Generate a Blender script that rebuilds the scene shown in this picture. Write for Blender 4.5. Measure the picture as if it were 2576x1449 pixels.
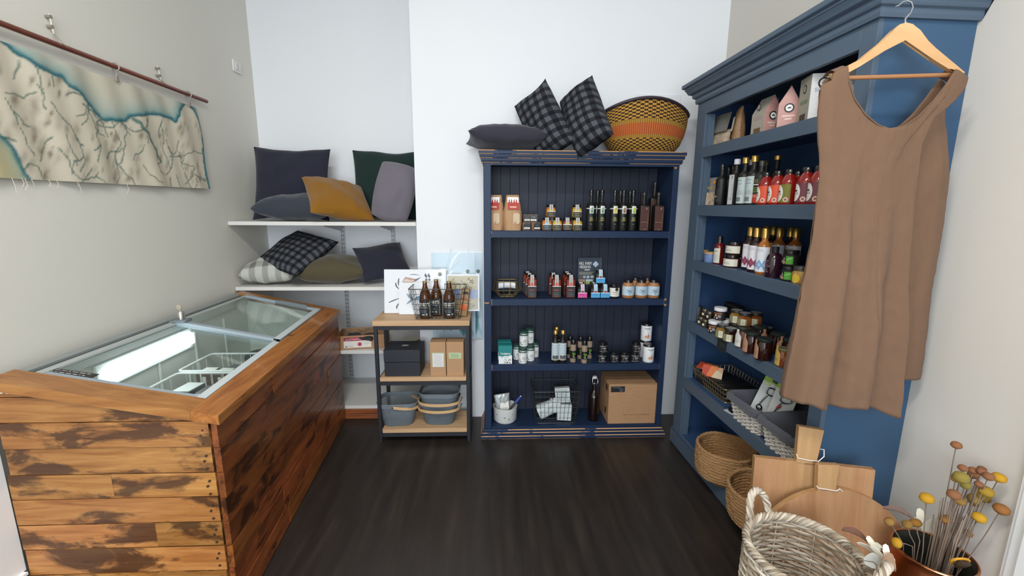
import bpy, bmesh, math, random
from mathutils import Matrix, Vector, Euler, noise
PI = math.pi
rnd = random.Random(7)
C = bpy.context.scene.collection
SC = bpy.context.scene
for o in list(bpy.data.objects): bpy.data.objects.remove(o)

# ------------------------------------------------------------------ camera, light, exposure
FPX, CX, CY = 1085.0, 1288.0, 724.5
_dn = Vector((1250-CX, 6600-CY, FPX)).normalized()
_fw = Vector((1244-CX, 524-CY, FPX)); _fw = (_fw - _dn*_fw.dot(_dn)).normalized()
_rt = _dn.cross(_fw)
EYE = Vector((0, 0, 1.5))
def ray(px, py):
    v = Vector((px-CX, py-CY, FPX))
    return Vector((_rt.dot(v), _fw.dot(v), -_dn.dot(v)))
def at(px, py, Y):
    d = ray(px, py); return EYE + d*(Y/d.y)
def atz(px, py, z):
    d = ray(px, py); return EYE + d*((z-EYE.z)/d.z)
def atx(px, py, x):
    d = ray(px, py); return EYE + d*(x/d.x)
def atp(px, py, p, n):
    d = ray(px, py); return EYE + d*((Vector(p)-EYE).dot(Vector(n))/d.dot(Vector(n)))

cam_d = bpy.data.cameras.new('camera'); cam = bpy.data.objects.new('camera', cam_d); C.objects.link(cam)
r = Vector((_rt.x, _fw.x, -_dn.x)); d = Vector((_rt.y, _fw.y, -_dn.y)); f = Vector((_rt.z, _fw.z, -_dn.z))
cam.matrix_world = Matrix(((r.x, -d.x, -f.x, EYE.x), (r.y, -d.y, -f.y, EYE.y), (r.z, -d.z, -f.z, EYE.z), (0, 0, 0, 1)))
cam_d.sensor_width = 36.0; cam_d.lens = 36.0*FPX/2576.0; cam_d.clip_start = 0.05
SC.camera = cam
SC.view_settings.view_transform = 'Standard'; SC.view_settings.look = 'None'
SC.view_settings.exposure = 0.22; SC.view_settings.gamma = 1.0; SC.view_settings.use_curve_mapping = False

world = bpy.data.worlds.new('world'); SC.world = world; world.use_nodes = True
bg = world.node_tree.nodes['Background']; bg.inputs[0].default_value = (0.75, 0.86, 1.0, 1); bg.inputs[1].default_value = .8
def area(name, loc, size, power, color, aim):
    l = bpy.data.lights.new(name, 'AREA'); l.shape = 'RECTANGLE'; l.size, l.size_y = size
    l.energy = power; l.color = color
    o = bpy.data.objects.new(name, l); C.objects.link(o); o.location = loc
    o.rotation_euler = (Vector(aim)-Vector(loc)).to_track_quat('-Z', 'Y').to_euler()
    return o
# daylight through the shop window behind the camera, and the ceiling fitting
area('window_daylight', (-0.30, -2.55, 1.75), (2.0, 2.3), 104, (0.86, 0.93, 1.0), (0.3, 3, 1.35))
area('ceiling_lamp_light', (-0.35, 0.05, 3.28), (1.1, 0.25), 46, (1.0, 0.98, 0.95), (-0.35, 0.15, 0))

# ------------------------------------------------------------------ materials
def lin(c):
    if isinstance(c, str):
        c = c.lstrip('#'); c = [int(c[i:i+2], 16) for i in (0, 2, 4)]
    return tuple(((v/255)/12.92 if v/255 <= .04045 else ((v/255+.055)/1.055)**2.4) for v in c) + (1.0,)
MATS = {}
class NT:
    def __init__(s, m): s.t = m.node_tree; s.n = s.t.nodes; s.l = s.t.links
    def add(s, typ, **kw):
        n = s.n.new(typ)
        for k, v in kw.items():
            if k.startswith('i_'): n.inputs[k[2:].replace('_', ' ')].default_value = v
            else: setattr(n, k, v)
        return n
    def link(s, a, b): s.l.new(a, b)
def base(name, c='#ffffff', rough=.5, metal=0., spec=.5, coat=0.):
    m = bpy.data.materials.new(name); m.use_nodes = True
    b = m.node_tree.nodes['Principled BSDF']
    b.inputs['Base Color'].default_value = lin(c); b.inputs['Roughness'].default_value = rough
    b.inputs['Metallic'].default_value = metal; b.inputs['Specular IOR Level'].default_value = spec
    b.inputs['Coat Weight'].default_value = coat
    MATS[name] = m
    return m, b, NT(m)
def col(c, rough=.5, metal=0., spec=.5, coat=0.):
    k = 'paint %s %.2f %.1f %.1f %.1f' % (c, rough, metal, spec, coat)
    if k not in MATS: base(k, c, rough, metal, spec, coat)
    return MATS[k]
def ramp(nt, stops, interp='LINEAR'):
    r = nt.add('ShaderNodeValToRGB'); r.color_ramp.interpolation = interp
    e = r.color_ramp.elements
    while len(e) < len(stops): e.new(.5)
    for i, (p, c) in enumerate(stops): e[i].position = p; e[i].color = lin(c)
    return r
def coords(nt, scale=(1, 1, 1), kind='Object', rot=(0, 0, 0)):
    t = nt.add('ShaderNodeTexCoord'); m = nt.add('ShaderNodeMapping')
    m.inputs['Scale'].default_value = scale; m.inputs['Rotation'].default_value = rot
    nt.link(t.outputs[kind], m.inputs[0]); return m.outputs[0]
def noise_n(nt, vec, scale, detail=4, rough=.55, dist=0.):
    n = nt.add('ShaderNodeTexNoise'); n.inputs['Scale'].default_value = scale; n.inputs['Detail'].default_value = detail
    n.inputs['Roughness'].default_value = rough; n.inputs['Distortion'].default_value = dist
    nt.link(vec, n.inputs['Vector']); return n
def bump(nt, b, h, strength=.2, dist=.01):
    n = nt.add('ShaderNodeBump'); n.inputs['Strength'].default_value = strength; n.inputs['Distance'].default_value = dist
    nt.link(h, n.inputs['Height']); nt.link(n.outputs[0], b.inputs['Normal'])
def mixc(nt, fac, a, bb, mode='MIX'):
    n = nt.add('ShaderNodeMix', data_type='RGBA', blend_type=mode)
    for s, v in ((n.inputs[0], fac), (n.inputs[6], a), (n.inputs[7], bb)):
        if hasattr(v, 'is_output'): nt.link(v, s)
        elif isinstance(v, (int, float)): s.default_value = v
        else: s.default_value = lin(v)
    return n.outputs[2]
def mathn(nt, op, a, bb=None):
    n = nt.add('ShaderNodeMath', operation=op)
    for s, v in ((n.inputs[0], a), (n.inputs[1], bb)):
        if v is None: continue
        if hasattr(v, 'is_output'): nt.link(v, s)
        else: s.default_value = v
    return n.outputs[0]

def plaster(name, c, c2):
    m, b, nt = base(name, c, .75, 0, .3)
    n = noise_n(nt, coords(nt), 1.3, 3)
    nt.link(mixc(nt, n.outputs[0], c, c2), b.inputs['Base Color'])
    n2 = noise_n(nt, coords(nt), 60, 3); bump(nt, b, n2.outputs[0], .05, .003)
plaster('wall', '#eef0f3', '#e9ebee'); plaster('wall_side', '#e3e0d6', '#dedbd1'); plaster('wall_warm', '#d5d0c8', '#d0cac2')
plaster('ceiling', '#eeeeec', '#e8e8e6')
m, b, nt = base('floor', '#2a2622', .32, 0, .5)
v = coords(nt, (7, .6, 1)); n = noise_n(nt, v, 3, 6, .6); n2 = noise_n(nt, coords(nt), 1.2, 4)
rp = ramp(nt, [(.25, '#1f1b19'), (.55, '#2e2824'), (.8, '#3e352e')]); nt.link(n.outputs[0], rp.inputs[0])
sp = noise_n(nt, coords(nt), 38, 2, .5); spf = ramp(nt, [(.72, '#000000'), (.76, '#ffffff')]); nt.link(sp.outputs[0], spf.inputs[0])
spm = mathn(nt, 'MULTIPLY', spf.outputs[0], .25)
nt.link(mixc(nt, spm, rp.outputs[0], '#5c5048'), b.inputs['Base Color'])
rr = nt.add('ShaderNodeMapRange'); nt.link(n2.outputs[0], rr.inputs[0]); rr.inputs[3].default_value = .26; rr.inputs[4].default_value = .5
nt.link(rr.outputs[0], b.inputs['Roughness']); bump(nt, b, n.outputs[0], .12, .004)

def wood(name, stops, axis=0, fine=9., rough=.5, stain=None, island=.0, bumps=.15, coat=0., stain_at=.58):
    m, b, nt = base(name, '#aa7744', rough, 0, .4, coat)
    sc = [1., 1., 1.]
    for k in range(3): sc[k] = 1.0 if k == axis else 11.0
    v = coords(nt, sc)
    if island:
        g = nt.add('ShaderNodeNewGeometry'); va = nt.add('ShaderNodeVectorMath', operation='ADD')
        cb = nt.add('ShaderNodeCombineXYZ'); k7 = mathn(nt, 'MULTIPLY', g.outputs['Random Per Island'], 37.)
        for k in range(3): nt.link(k7, cb.inputs[k])
        nt.link(v, va.inputs[0]); nt.link(cb.outputs[0], va.inputs[1]); v = va.outputs[0]
    n = noise_n(nt, v, fine*.35, 7, .62, .6)
    rp = ramp(nt, stops); nt.link(n.outputs[0], rp.inputs[0]); c = rp.outputs[0]
    if island:
        hs = nt.add('ShaderNodeHueSaturation')
        mr = nt.add('ShaderNodeMapRange'); nt.link(g.outputs['Random Per Island'], mr.inputs[0]); mr.inputs[3].default_value = 1-island; mr.inputs[4].default_value = 1+island*.7
        nt.link(mr.outputs[0], hs.inputs['Value'])
        r2 = mathn(nt, 'FRACT', mathn(nt, 'MULTIPLY', g.outputs['Random Per Island'], 13.7))
        mh = nt.add('ShaderNodeMapRange'); nt.link(r2, mh.inputs[0]); mh.inputs[3].default_value = .496; mh.inputs[4].default_value = .509
        nt.link(mh.outputs[0], hs.inputs['Hue']); nt.link(c, hs.inputs['Color']); c = hs.outputs[0]
    if stain:
        sc2 = [6.5]*3; sc2[axis] = 3.0
        v2 = coords(nt, sc2)
        if island:
            va2 = nt.add('ShaderNodeVectorMath', operation='ADD'); nt.link(v2, va2.inputs[0]); nt.link(cb.outputs[0], va2.inputs[1]); v2 = va2.outputs[0]
        s = noise_n(nt, v2, 1.1, 8, .62, .5)
        sr = ramp(nt, [(stain_at, '#000000'), (stain_at+.07, '#ffffff')]); nt.link(s.outputs[0], sr.inputs[0])
        fac = mathn(nt, 'MULTIPLY', sr.outputs[0], .85)
        c = mixc(nt, fac, c, stain)
        vk = coords(nt, [16 if k != axis else 2.6 for k in range(3)])
        kn = noise_n(nt, vk, 1.6, 3, .5); kr = ramp(nt, [(.69, '#000000'), (.73, '#ffffff')]); nt.link(kn.outputs[0], kr.inputs[0])
        c = mixc(nt, mathn(nt, 'MULTIPLY', kr.outputs[0], .7), c, '#2a1408')
    nt.link(c, b.inputs['Base Color']); bump(nt, b, n.outputs[0], bumps, .004)
    return m
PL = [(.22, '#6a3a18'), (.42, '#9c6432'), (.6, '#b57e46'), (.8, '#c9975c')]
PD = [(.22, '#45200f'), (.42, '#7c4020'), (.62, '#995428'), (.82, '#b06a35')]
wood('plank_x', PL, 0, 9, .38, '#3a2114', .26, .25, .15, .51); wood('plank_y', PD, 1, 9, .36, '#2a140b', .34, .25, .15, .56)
wood('rim_x', [(.25, '#74401c'), (.5, '#9c6230'), (.75, '#b47c44')], 0, 9, .35, '#4a2410', .1, .2, .2, .64)
wood('rim_y', [(.25, '#7a3c16'), (.5, '#a3602a'), (.75, '#b9783e')], 1, 9, .35, '#43200e', .1, .2, .2, .62)
wood('ash_x', [(.25, '#b08a64'), (.5, '#c4a07a'), (.75, '#d2b08a')], 0, 7, .5, None, 0, .08)
wood('board', [(.25, '#936844'), (.5, '#a97f59'), (.75, '#b8926b')], 2, 5, .5, None, .06, .06)
wood('hanger', [(.3, '#cc9a66'), (.55, '#d8aa78'), (.8, '#e0b88a')], 0, 5, .35, None, 0, .05, .2)
wood('copper_wood', [(.3, '#5c2a1c'), (.6, '#7d3e2a'), (.8, '#97553c')], 1, 6, .3, None, 0, .1, .2)
wood('bent', [(.3, '#c9a070'), (.6, '#dab688'), (.8, '#e6c69a')], 0, 5, .45)
wood('plinth', [(.25, '#5c3018'), (.5, '#86492a'), (.75, '#a5653c')], 0, 6, .4, '#2a140b', 0, .15)

def painted(name, c, c2, rough=.45, worn=None, amt=.5):
    m, b, nt = base(name, c, rough, 0, .28)
    n = noise_n(nt, coords(nt), 7, 5); cc = mixc(nt, n.outputs[0], c, c2)
    if worn:
        w = noise_n(nt, coords(nt), 5.5, 5, .65); wr = ramp(nt, [(amt, '#000000'), (amt+.05, '#ffffff')]); nt.link(w.outputs[0], wr.inputs[0])
        cc = mixc(nt, wr.outputs[0], cc, worn)
    nt.link(cc, b.inputs['Base Color']); n2 = noise_n(nt, coords(nt, (30, 30, 6)), 3, 3); bump(nt, b, n2.outputs[0], .06, .003)
painted('navy', '#20324f', '#1c2b44', .45); painted('navy_worn', '#20324f', '#1c2b44', .5, '#c9986a', .40)
painted('navy_in', '#2b3040', '#272b39', .5); painted('navy_rub', '#2b3140', '#262b38', .45, '#a8764c', .66)
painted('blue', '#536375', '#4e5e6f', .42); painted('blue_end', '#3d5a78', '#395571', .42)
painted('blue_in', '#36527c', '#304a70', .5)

def fabric(name, c, c2, scale=220, rough=.9):
    m, b, nt = base(name, c, rough, 0, .2)
    b.inputs['Sheen Weight'].default_value = .04 if name == 'dress_cloth' else .25; b.inputs['Sheen Roughness'].default_value = .5
    w1 = noise_n(nt, coords(nt, (scale*4, scale*4, scale*.5)), 1, 2); w2 = noise_n(nt, coords(nt, (scale*.5, scale*.5, scale*4)), 1, 2)
    a = mathn(nt, 'ADD', w1.outputs[0], w2.outputs[0]); a = mathn(nt, 'MULTIPLY', a, .5)
    nt.link(mixc(nt, a, c, c2), b.inputs['Base Color']); bump(nt, b, a, .25, .002)
    return m
fabric('navy_cloth', '#2b2c3d', '#24252f'); fabric('slate_cloth', '#3d414c', '#353943'); fabric('mustard_cloth', '#93651c', '#825717')
fabric('green_cloth', '#1f3430', '#1a2b29'); fabric('mauve_cloth', '#76707a', '#69636c'); fabric('olive_cloth', '#59503c', '#4d4534')
fabric('charcoal_cloth', '#3b3a46', '#33323c'); fabric('dress_cloth', '#7b604d', '#6f5543', 260); fabric('lining', '#55565f', '#4c4d55', 150)
def plaid(name, dark, mid, light, period=.058):
    m, b, nt = base(name, dark, .92, 0, .2)
    t = nt.add('ShaderNodeTexCoord'); s = nt.add('ShaderNodeSeparateXYZ'); nt.link(t.outputs['Object'], s.inputs[0])
    fs = []
    for k in (0, 2):
        q = mathn(nt, 'FRACT', mathn(nt, 'ADD', mathn(nt, 'DIVIDE', s.outputs[k], period), 10.25))
        fs.append(mathn(nt, 'GREATER_THAN', q, .46))
    sm = mathn(nt, 'MULTIPLY', mathn(nt, 'ADD', fs[0], fs[1]), .5)
    rp = ramp(nt, [(0., dark), (.34, mid), (.76, light)], 'CONSTANT'); nt.link(sm, rp.inputs[0])
    n1 = noise_n(nt, coords(nt, (400, 400, 40)), 1, 3); n2 = noise_n(nt, coords(nt, (40, 400, 400)), 1, 3)
    nn = mathn(nt, 'MULTIPLY', mathn(nt, 'ADD', n1.outputs[0], n2.outputs[0]), .5)
    c = mixc(nt, mathn(nt, 'MULTIPLY', nn, .6), rp.outputs[0], dark)
    nt.link(c, b.inputs['Base Color']); bump(nt, b, nn, .3, .002)
plaid('plaid_dark', '#17181d', '#33353b', '#62656b', .05); plaid('plaid_light', '#74746e', '#a9a9a3', '#d2d2cc', .085)

m, b, nt = base('kraft', '#b08a68', .8); n = noise_n(nt, coords(nt, (60, 60, 60)), 2, 4); nt.link(mixc(nt, n.outputs[0], '#a9835f', '#bc9672'), b.inputs['Base Color'])
m, b, nt = base('carton', '#ab8461', .8); n = noise_n(nt, coords(nt, (8, 8, 40)), 2, 4); nt.link(mixc(nt, n.outputs[0], '#a47c58', '#b48c68'), b.inputs['Base Color'])
m, b, nt = base('seagrass', '#a9794f', .85); v = coords(nt, (60, 60, 150)); n = noise_n(nt, v, 1, 3); n2 = noise_n(nt, coords(nt), 9, 4)
c = mixc(nt, n.outputs[0], '#7c5a3c', '#cfa67a'); nt.link(mixc(nt, n2.outputs[0], c, '#b08350'), b.inputs['Base Color']); bump(nt, b, n.outputs[0], .9, .012)
m, b, nt = base('wicker', '#b3a28b', .65); n = noise_n(nt, coords(nt), 9, 3); g = nt.add('ShaderNodeNewGeometry'); k_ = mathn(nt, 'ADD', mathn(nt, 'MULTIPLY', n.outputs[0], .7), mathn(nt, 'MULTIPLY', g.outputs['Random Per Island'], .35)); rp = ramp(nt, [(.25, '#6a5a47'), (.5, '#9c8c78'), (.75, '#cfc5b5')]); nt.link(k_, rp.inputs[0]); nt.link(rp.outputs[0], b.inputs['Base Color'])
m, b, nt = base('wicker_white', '#cfc9c0', .7); n = noise_n(nt, coords(nt), 40, 3); nt.link(mixc(nt, n.outputs[0], '#a9a196', '#e6e2dc'), b.inputs['Base Color'])
# woven bowl: dark rim, chequered straw, orange band; bands follow the height of the weave
m, b, nt = base('woven_bowl', '#a77a2c', .8)
t = nt.add('ShaderNodeTexCoord'); s = nt.add('ShaderNodeSeparateXYZ'); nt.link(t.outputs['UV'], s.inputs[0])
mp = nt.add('ShaderNodeMapping'); mp.inputs['Scale'].default_value = (72, 30, 1); nt.link(t.outputs['UV'], mp.inputs[0])
ck = nt.add('ShaderNodeTexChecker'); ck.inputs['Scale'].default_value = 1.0; ck.inputs['Color1'].default_value = lin('#c08f33'); ck.inputs['Color2'].default_value = lin('#33180f'); nt.link(mp.outputs[0], ck.inputs[0])
wv = nt.add('ShaderNodeTexWave', bands_direction='X'); wv.inputs['Scale'].default_value = 38; wv.inputs['Distortion'].default_value = 1.5; nt.link(t.outputs['UV'], wv.inputs[0])
orange = mixc(nt, wv.outputs[0], '#a04a1c', '#c96a30'); straw = mixc(nt, wv.outputs[0], '#8a6420', '#b88a34')
fo = ramp(nt, [(0, '#000000'), (.36, '#ffffff'), (.585, '#000000')], 'CONSTANT'); nt.link(s.outputs[1], fo.inputs[0])
fs_ = ramp(nt, [(0, '#ffffff'), (.06, '#000000'), (.29, '#ffffff'), (.66, '#000000')], 'CONSTANT'); nt.link(s.outputs[1], fs_.inputs[0])
c = mixc(nt, fs_.outputs[0], ck.outputs[0], straw); c = mixc(nt, fo.outputs[0], c, orange)
nt.link(c, b.inputs['Base Color']); bump(nt, b, wv.outputs[0], .5, .006)
m, b, nt = base('copper', '#b0603a', .3, 1.0); n = noise_n(nt, coords(nt), 9, 5); nt.link(mixc(nt, n.outputs[0], '#8a4526', '#c47a50'), b.inputs['Base Color'])
m, b, nt = base('copper_inside', '#4c4a42', .45, .7); n = noise_n(nt, coords(nt), 14, 5); nt.link(mixc(nt, n.outputs[0], '#2f2e2a', '#6c6c60'), b.inputs['Base Color'])
def clear(name, c=(1, 1, 1, 1), rough=.03, fac=.5, ior=1.45):
    m = bpy.data.materials.new(name); m.use_nodes = True; nt = NT(m); nt.n.clear(); MATS[name] = m
    out = nt.add('ShaderNodeOutputMaterial'); mx = nt.add('ShaderNodeMixShader'); tr = nt.add('ShaderNodeBsdfTransparent'); gl = nt.add('ShaderNodeBsdfGlossy')
    tr.inputs[0].default_value = c; gl.inputs['Roughness'].default_value = rough
    lw = nt.add('ShaderNodeLayerWeight'); lw.inputs['Blend'].default_value = .5; r0 = ((ior-1)/(ior+1))**2
    fa = mathn(nt, 'ADD', mathn(nt, 'MULTIPLY', mathn(nt, 'POWER', lw.outputs['Facing'], 5.), 1-r0), r0)
    nt.link(fa, mx.inputs[0]); nt.link(tr.outputs[0], mx.inputs[1]); nt.link(gl.outputs[0], mx.inputs[2]); nt.link(mx.outputs[0], out.inputs[0])
clear('pane', (.93, .97, .96, 1)); clear('film', (.97, .98, .985, 1), .12, .5, 1.4); clear('tray_plastic', (.95, .97, .96, 1), .06, .5, 1.6); clear('clear_glass', (.9, .93, .92, 1), .03)
def mesh_cloth(name, c, cells, hole):
    m = bpy.data.materials.new(name); m.use_nodes = True; nt = NT(m); MATS[name] = m
    b = m.node_tree.nodes['Principled BSDF']; out = m.node_tree.nodes['Material Output']; b.inputs['Base Color'].default_value = lin(c); b.inputs['Roughness'].default_value = .5
    ck = nt.add('ShaderNodeMix', data_type='FLOAT')
    t = nt.add('ShaderNodeTexCoord'); s = nt.add('ShaderNodeSeparateXYZ'); nt.link(t.outputs['UV'], s.inputs[0])
    hx = mathn(nt, 'GREATER_THAN', mathn(nt, 'FRACT', mathn(nt, 'MULTIPLY', s.outputs[0], cells[0])), hole)
    hy = mathn(nt, 'GREATER_THAN', mathn(nt, 'FRACT', mathn(nt, 'MULTIPLY', s.outputs[1], cells[1])), hole)
    al = mathn(nt, 'SUBTRACT', 1.0, mathn(nt, 'MULTIPLY', hx, hy)); nt.link(al, b.inputs['Alpha'])
mesh_cloth('metal_mesh', '#737e85', (900, 300), .42)
def emit(name, c, s):
    m, b, nt = base(name, c, .5); b.inputs['Emission Color'].default_value = lin(c); b.inputs['Emission Strength'].default_value = s
emit('tube_glow', '#f4fbff', 7.0); emit('lamp_diffuser', '#fff8ee', 4.0)
m, b, nt = base('speckled', '#e4e4e2', .35); vz = nt.add('ShaderNodeTexVoronoi'); vz.inputs['Scale'].default_value = 34; nt.link(coords(nt), vz.inputs['Vector'])
rp = ramp(nt, [(.16, '#8c8c90'), (.2, '#e4e4e2')]); nt.link(vz.outputs[0], rp.inputs[0]); nt.link(rp.outputs[0], b.inputs['Base Color'])
m, b, nt = base('oats', '#b39a80', .8); n = noise_n(nt, coords(nt), 60, 3); nt.link(mixc(nt, n.outputs[0], '#7e6a55', '#d6c2a8'), b.inputs['Base Color']); bump(nt, b, n.outputs[0], .6, .006)
m, b, nt = base('spice', '#8f7a66', .7); n = noise_n(nt, coords(nt), 160, 2); nt.link(mixc(nt, n.outputs[0], '#6a5848', '#ac9682'), b.inputs['Base Color'])
m, b, nt = base('painted_cloth', '#cfc6b4', .85, 0, .2); at_ = nt.add('ShaderNodeVertexColor', layer_name='dye'); nt.link(at_.outputs[0], b.inputs['Base Color'])
w = noise_n(nt, coords(nt), 300, 2); bump(nt, b, w.outputs[0], .15, .002)

# ------------------------------------------------------------------ mesh builder
class MB:
    def __init__(s): s.bm = bmesh.new(); s.mats = []; s.uv = s.bm.loops.layers.uv.new('UVMap')
    def mi(s, m):
        if isinstance(m, str): m = col(m) if m.startswith('#') else MATS[m]
        if m not in s.mats: s.mats.append(m)
        return s.mats.index(m)
    def faces(s, verts, faces, mat, smooth=False, M=None):
        i = s.mi(mat); vs = [s.bm.verts.new((M @ Vector(v)) if M else v) for v in verts]
        out = []
        for fc in faces:
            try: ff = s.bm.faces.new([vs[k] for k in fc])
            except ValueError: continue
            ff.material_index = i; ff.smooth = smooth; out.append(ff)
        return out
    def box(s, c, size, mat, rot=None, bev=0., bmat=None, seg=1):
        M = Matrix.Translation(c) @ (Euler(rot).to_matrix().to_4x4() if rot else Matrix()) @ Matrix.Diagonal((*size, 1))
        g = bmesh.ops.create_cube(s.bm, size=1.0, matrix=M); i = s.mi(mat)
        fs = {f for v in g['verts'] for f in v.link_faces}
        for f in fs: f.material_index = i
        if bev:
            es = {e for v in g['verts'] for e in v.link_edges}
            rb = bmesh.ops.bevel(s.bm, geom=list(es), offset=bev, segments=seg, affect='EDGES', profile=.5, clamp_overlap=True)
            if bmat:
                j = s.mi(bmat)
                for f in rb['faces']:
                    if f.calc_area() < .6*min(size[0]*size[1], size[1]*size[2], size[0]*size[2]) and min(abs(abs(f.normal.x)-1), abs(abs(f.normal.y)-1), abs(abs(f.normal.z)-1)) > .02: f.material_index = j
            elif seg > 1:
                for f in rb['faces']: f.smooth = True
        return s
    def bx(s, x0, x1, y0, y1, z0, z1, mat, **k):
        return s.box(((x0+x1)/2, (y0+y1)/2, (z0+z1)/2), (abs(x1-x0), abs(y1-y0), abs(z1-z0)), mat, **k)
    def hexa(s, p, mat):      # 8 corners: bottom ring of 4 then top ring of 4
        return s.faces(p, [(3, 2, 1, 0), (4, 5, 6, 7), (0, 1, 5, 4), (1, 2, 6, 5), (2, 3, 7, 6), (3, 0, 4, 7)], mat)
    def lathe(s, prof, mat, n=24, M=None, mats=None, sx=1., sy=1., wob=None):
        k = len(prof); vs = []; zmin = min(p[1] for p in prof); zmax = max(p[1] for p in prof)
        ring = [[s.bm.verts.new((M or Matrix()) @ Vector((p[0]*sx*math.cos(2*PI*a/n), p[0]*sy*math.sin(2*PI*a/n), p[1] + (wob(2*PI*a/n, j) if wob else 0)))) for a in range(n)] if p[0] > 1e-6 else [s.bm.verts.new((M or Matrix()) @ Vector((0, 0, p[1])))] for j, p in enumerate(prof)]
        for j in range(k-1):
            i = s.mi(mats[j] if mats and mats[j] else mat); A, B = ring[j], ring[j+1]
            for a in range(n):
                b2 = (a+1) % n
                if len(A) == 1 and len(B) == 1: continue
                q = [A[0], B[b2], B[a]] if len(A) == 1 else ([A[a], A[b2], B[0]] if len(B) == 1 else [A[a], A[b2], B[b2], B[a]])
                try: f = s.bm.faces.new(q)
                except ValueError: continue
                f.material_index = i; f.smooth = True
                for lp in f.loops:
                    z0 = j if lp.vert in A else j+1
                    aa = a if (lp.vert is A[a % len(A)] or lp.vert is B[a % len(B)]) else a+1
                    lp[s.uv].uv = (aa/n, (prof[z0][1]-zmin)/max(1e-6, zmax-zmin))
        return s
    def tube(s, pts, rad, mat, n=6, closed=False, caps=True, twist=0):
        pts = [Vector(p) for p in pts]; k = len(pts); i = s.mi(mat); rings = []
        up = Vector((0, 0, 1))
        t0 = (pts[1]-pts[0]).normalized()
        if abs(t0.dot(up)) > .9: up = Vector((1, 0, 0))
        nrm = t0.cross(up).normalized()
        for j in range(k):
            a = pts[(j-1) % k] if (closed or j > 0) else pts[j]; b2 = pts[(j+1) % k] if (closed or j < k-1) else pts[j]
            t = (b2-a)
            t = t.normalized() if t.length > 1e-9 else t0
            nrm = (nrm - t*nrm.dot(t)); nrm = nrm.normalized() if nrm.length > 1e-6 else t.orthogonal().normalized()
            bn = t.cross(nrm); rr = rad(j/(k-1)) if callable(rad) else rad
            rings.append([s.bm.verts.new(pts[j] + (nrm*math.cos(2*PI*q/n+twist*j) + bn*math.sin(2*PI*q/n+twist*j))*rr) for q in range(n)])
        for j in range(k if closed else k-1):
            A, B = rings[j], rings[(j+1) % k]
            for q in range(n):
                f = s.bm.faces.new([A[q], A[(q+1) % n], B[(q+1) % n], B[q]]); f.material_index = i; f.smooth = True
        if caps and not closed:
            for R_ in (rings[0][::-1], rings[-1]):
                f = s.bm.faces.new(R_); f.material_index = i
        return s
    def prism(s, poly, y0, y1, mat, M=None):       # outline in x, z; thickness along y
        n = len(poly); vs = [(p[0], y0, p[1]) for p in poly] + [(p[0], y1, p[1]) for p in poly]
        fs = [tuple(range(n)), tuple(range(2*n-1, n-1, -1))] + [(k, k+n, (k+1) % n + n, (k+1) % n) for k in range(n)]
        return s.faces(vs, fs, mat, False, M)
    def flat(s, poly, mat, fn):                    # a printed patch: outline in u, v laid on a surface
        R_ = getattr(fn, 'R', None)
        if not R_: return s.faces([fn(*p) for p in poly], [tuple(range(len(poly)))], mat)
        st = R_*.22; u0 = min(p[0] for p in poly); u1 = max(p[0] for p in poly); n = max(1, int(math.ceil((u1-u0)/st)))
        def clip(P, c, sg):
            out = []
            for a, b in zip(P, P[1:]+P[:1]):
                da, db = sg*(a[0]-c), sg*(b[0]-c)
                if da >= 0: out.append(a)
                if (da > 0 > db) or (da < 0 < db):
                    t = da/(da-db); out.append((c, a[1]+(b[1]-a[1])*t))
            return out
        for k in range(n):      # sliced so that it follows the curve of a round jar
            P = clip(clip(list(poly), u0+(u1-u0)*k/n, 1), u0+(u1-u0)*(k+1)/n, -1)
            Q = [p for i, p in enumerate(P) if (p[0]-P[i-1][0])**2+(p[1]-P[i-1][1])**2 > 1e-12]
            if len(Q) > 2: s.faces([fn(*p) for p in Q], [tuple(range(len(Q)))], mat)
    def grid(s, fn, nu, nv, mat, smooth=True, closed_u=False):
        vs = [fn(a/nu, b_/nv) for b_ in range(nv+1) for a in range(nu+1)]
        fs = [(b_*(nu+1)+a, b_*(nu+1)+a+1, (b_+1)*(nu+1)+a+1, (b_+1)*(nu+1)+a) for b_ in range(nv) for a in range(nu)]
        ff = s.faces(vs, fs, mat, smooth)
        for f, (b_, a) in zip(ff, [(b_, a) for b_ in range(nv) for a in range(nu)]):
            for lp, (du, dv) in zip(f.loops, ((0, 0), (1, 0), (1, 1), (0, 1))): lp[s.uv].uv = ((a+du)/nu, (b_+dv)/nv)
        return ff
    def text(s, txt, size, mat, fn, x=0., z=0., bold=.012, sq=1.):   # lettering, cap height = size, centred on x, baseline z
        vs, fs, w = glyphs(txt, bold)
        return s.faces([fn(x+(v[0]-w/2)*size*sq, z+v[1]*size) for v in vs], fs, mat)
    def mesh(s, name):
        me = bpy.data.meshes.new(name)
        bmesh.ops.recalc_face_normals(s.bm, faces=s.bm.faces) if getattr(s, 'fix', True) else None
        s.bm.to_mesh(me); s.bm.free()
        for m in s.mats: me.materials.append(m)
        try: me.set_sharp_from_angle(angle=math.radians(42))
        except Exception: pass
        return me
GL = {}
def glyphs(txt, bold=.012):
    k = (txt, bold)
    if k not in GL:
        cu = bpy.data.curves.new('glyphs', 'FONT'); cu.body = txt; cu.size = 1.0; cu.offset = bold; cu.resolution_u = 2; cu.fill_mode = 'FRONT'
        o = bpy.data.objects.new('glyphs', cu); C.objects.link(o)
        me = bpy.data.meshes.new_from_object(o.evaluated_get(bpy.context.evaluated_depsgraph_get()))
        vs = [(v.co.x/.7, v.co.y/.7) for v in me.vertices]; fs = [tuple(p.vertices) for p in me.polygons]
        w = max([v[0] for v in vs] or [0])
        GL[k] = (vs, fs, w); bpy.data.objects.remove(o); bpy.data.curves.remove(cu); bpy.data.meshes.remove(me)
    return GL[k]

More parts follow.
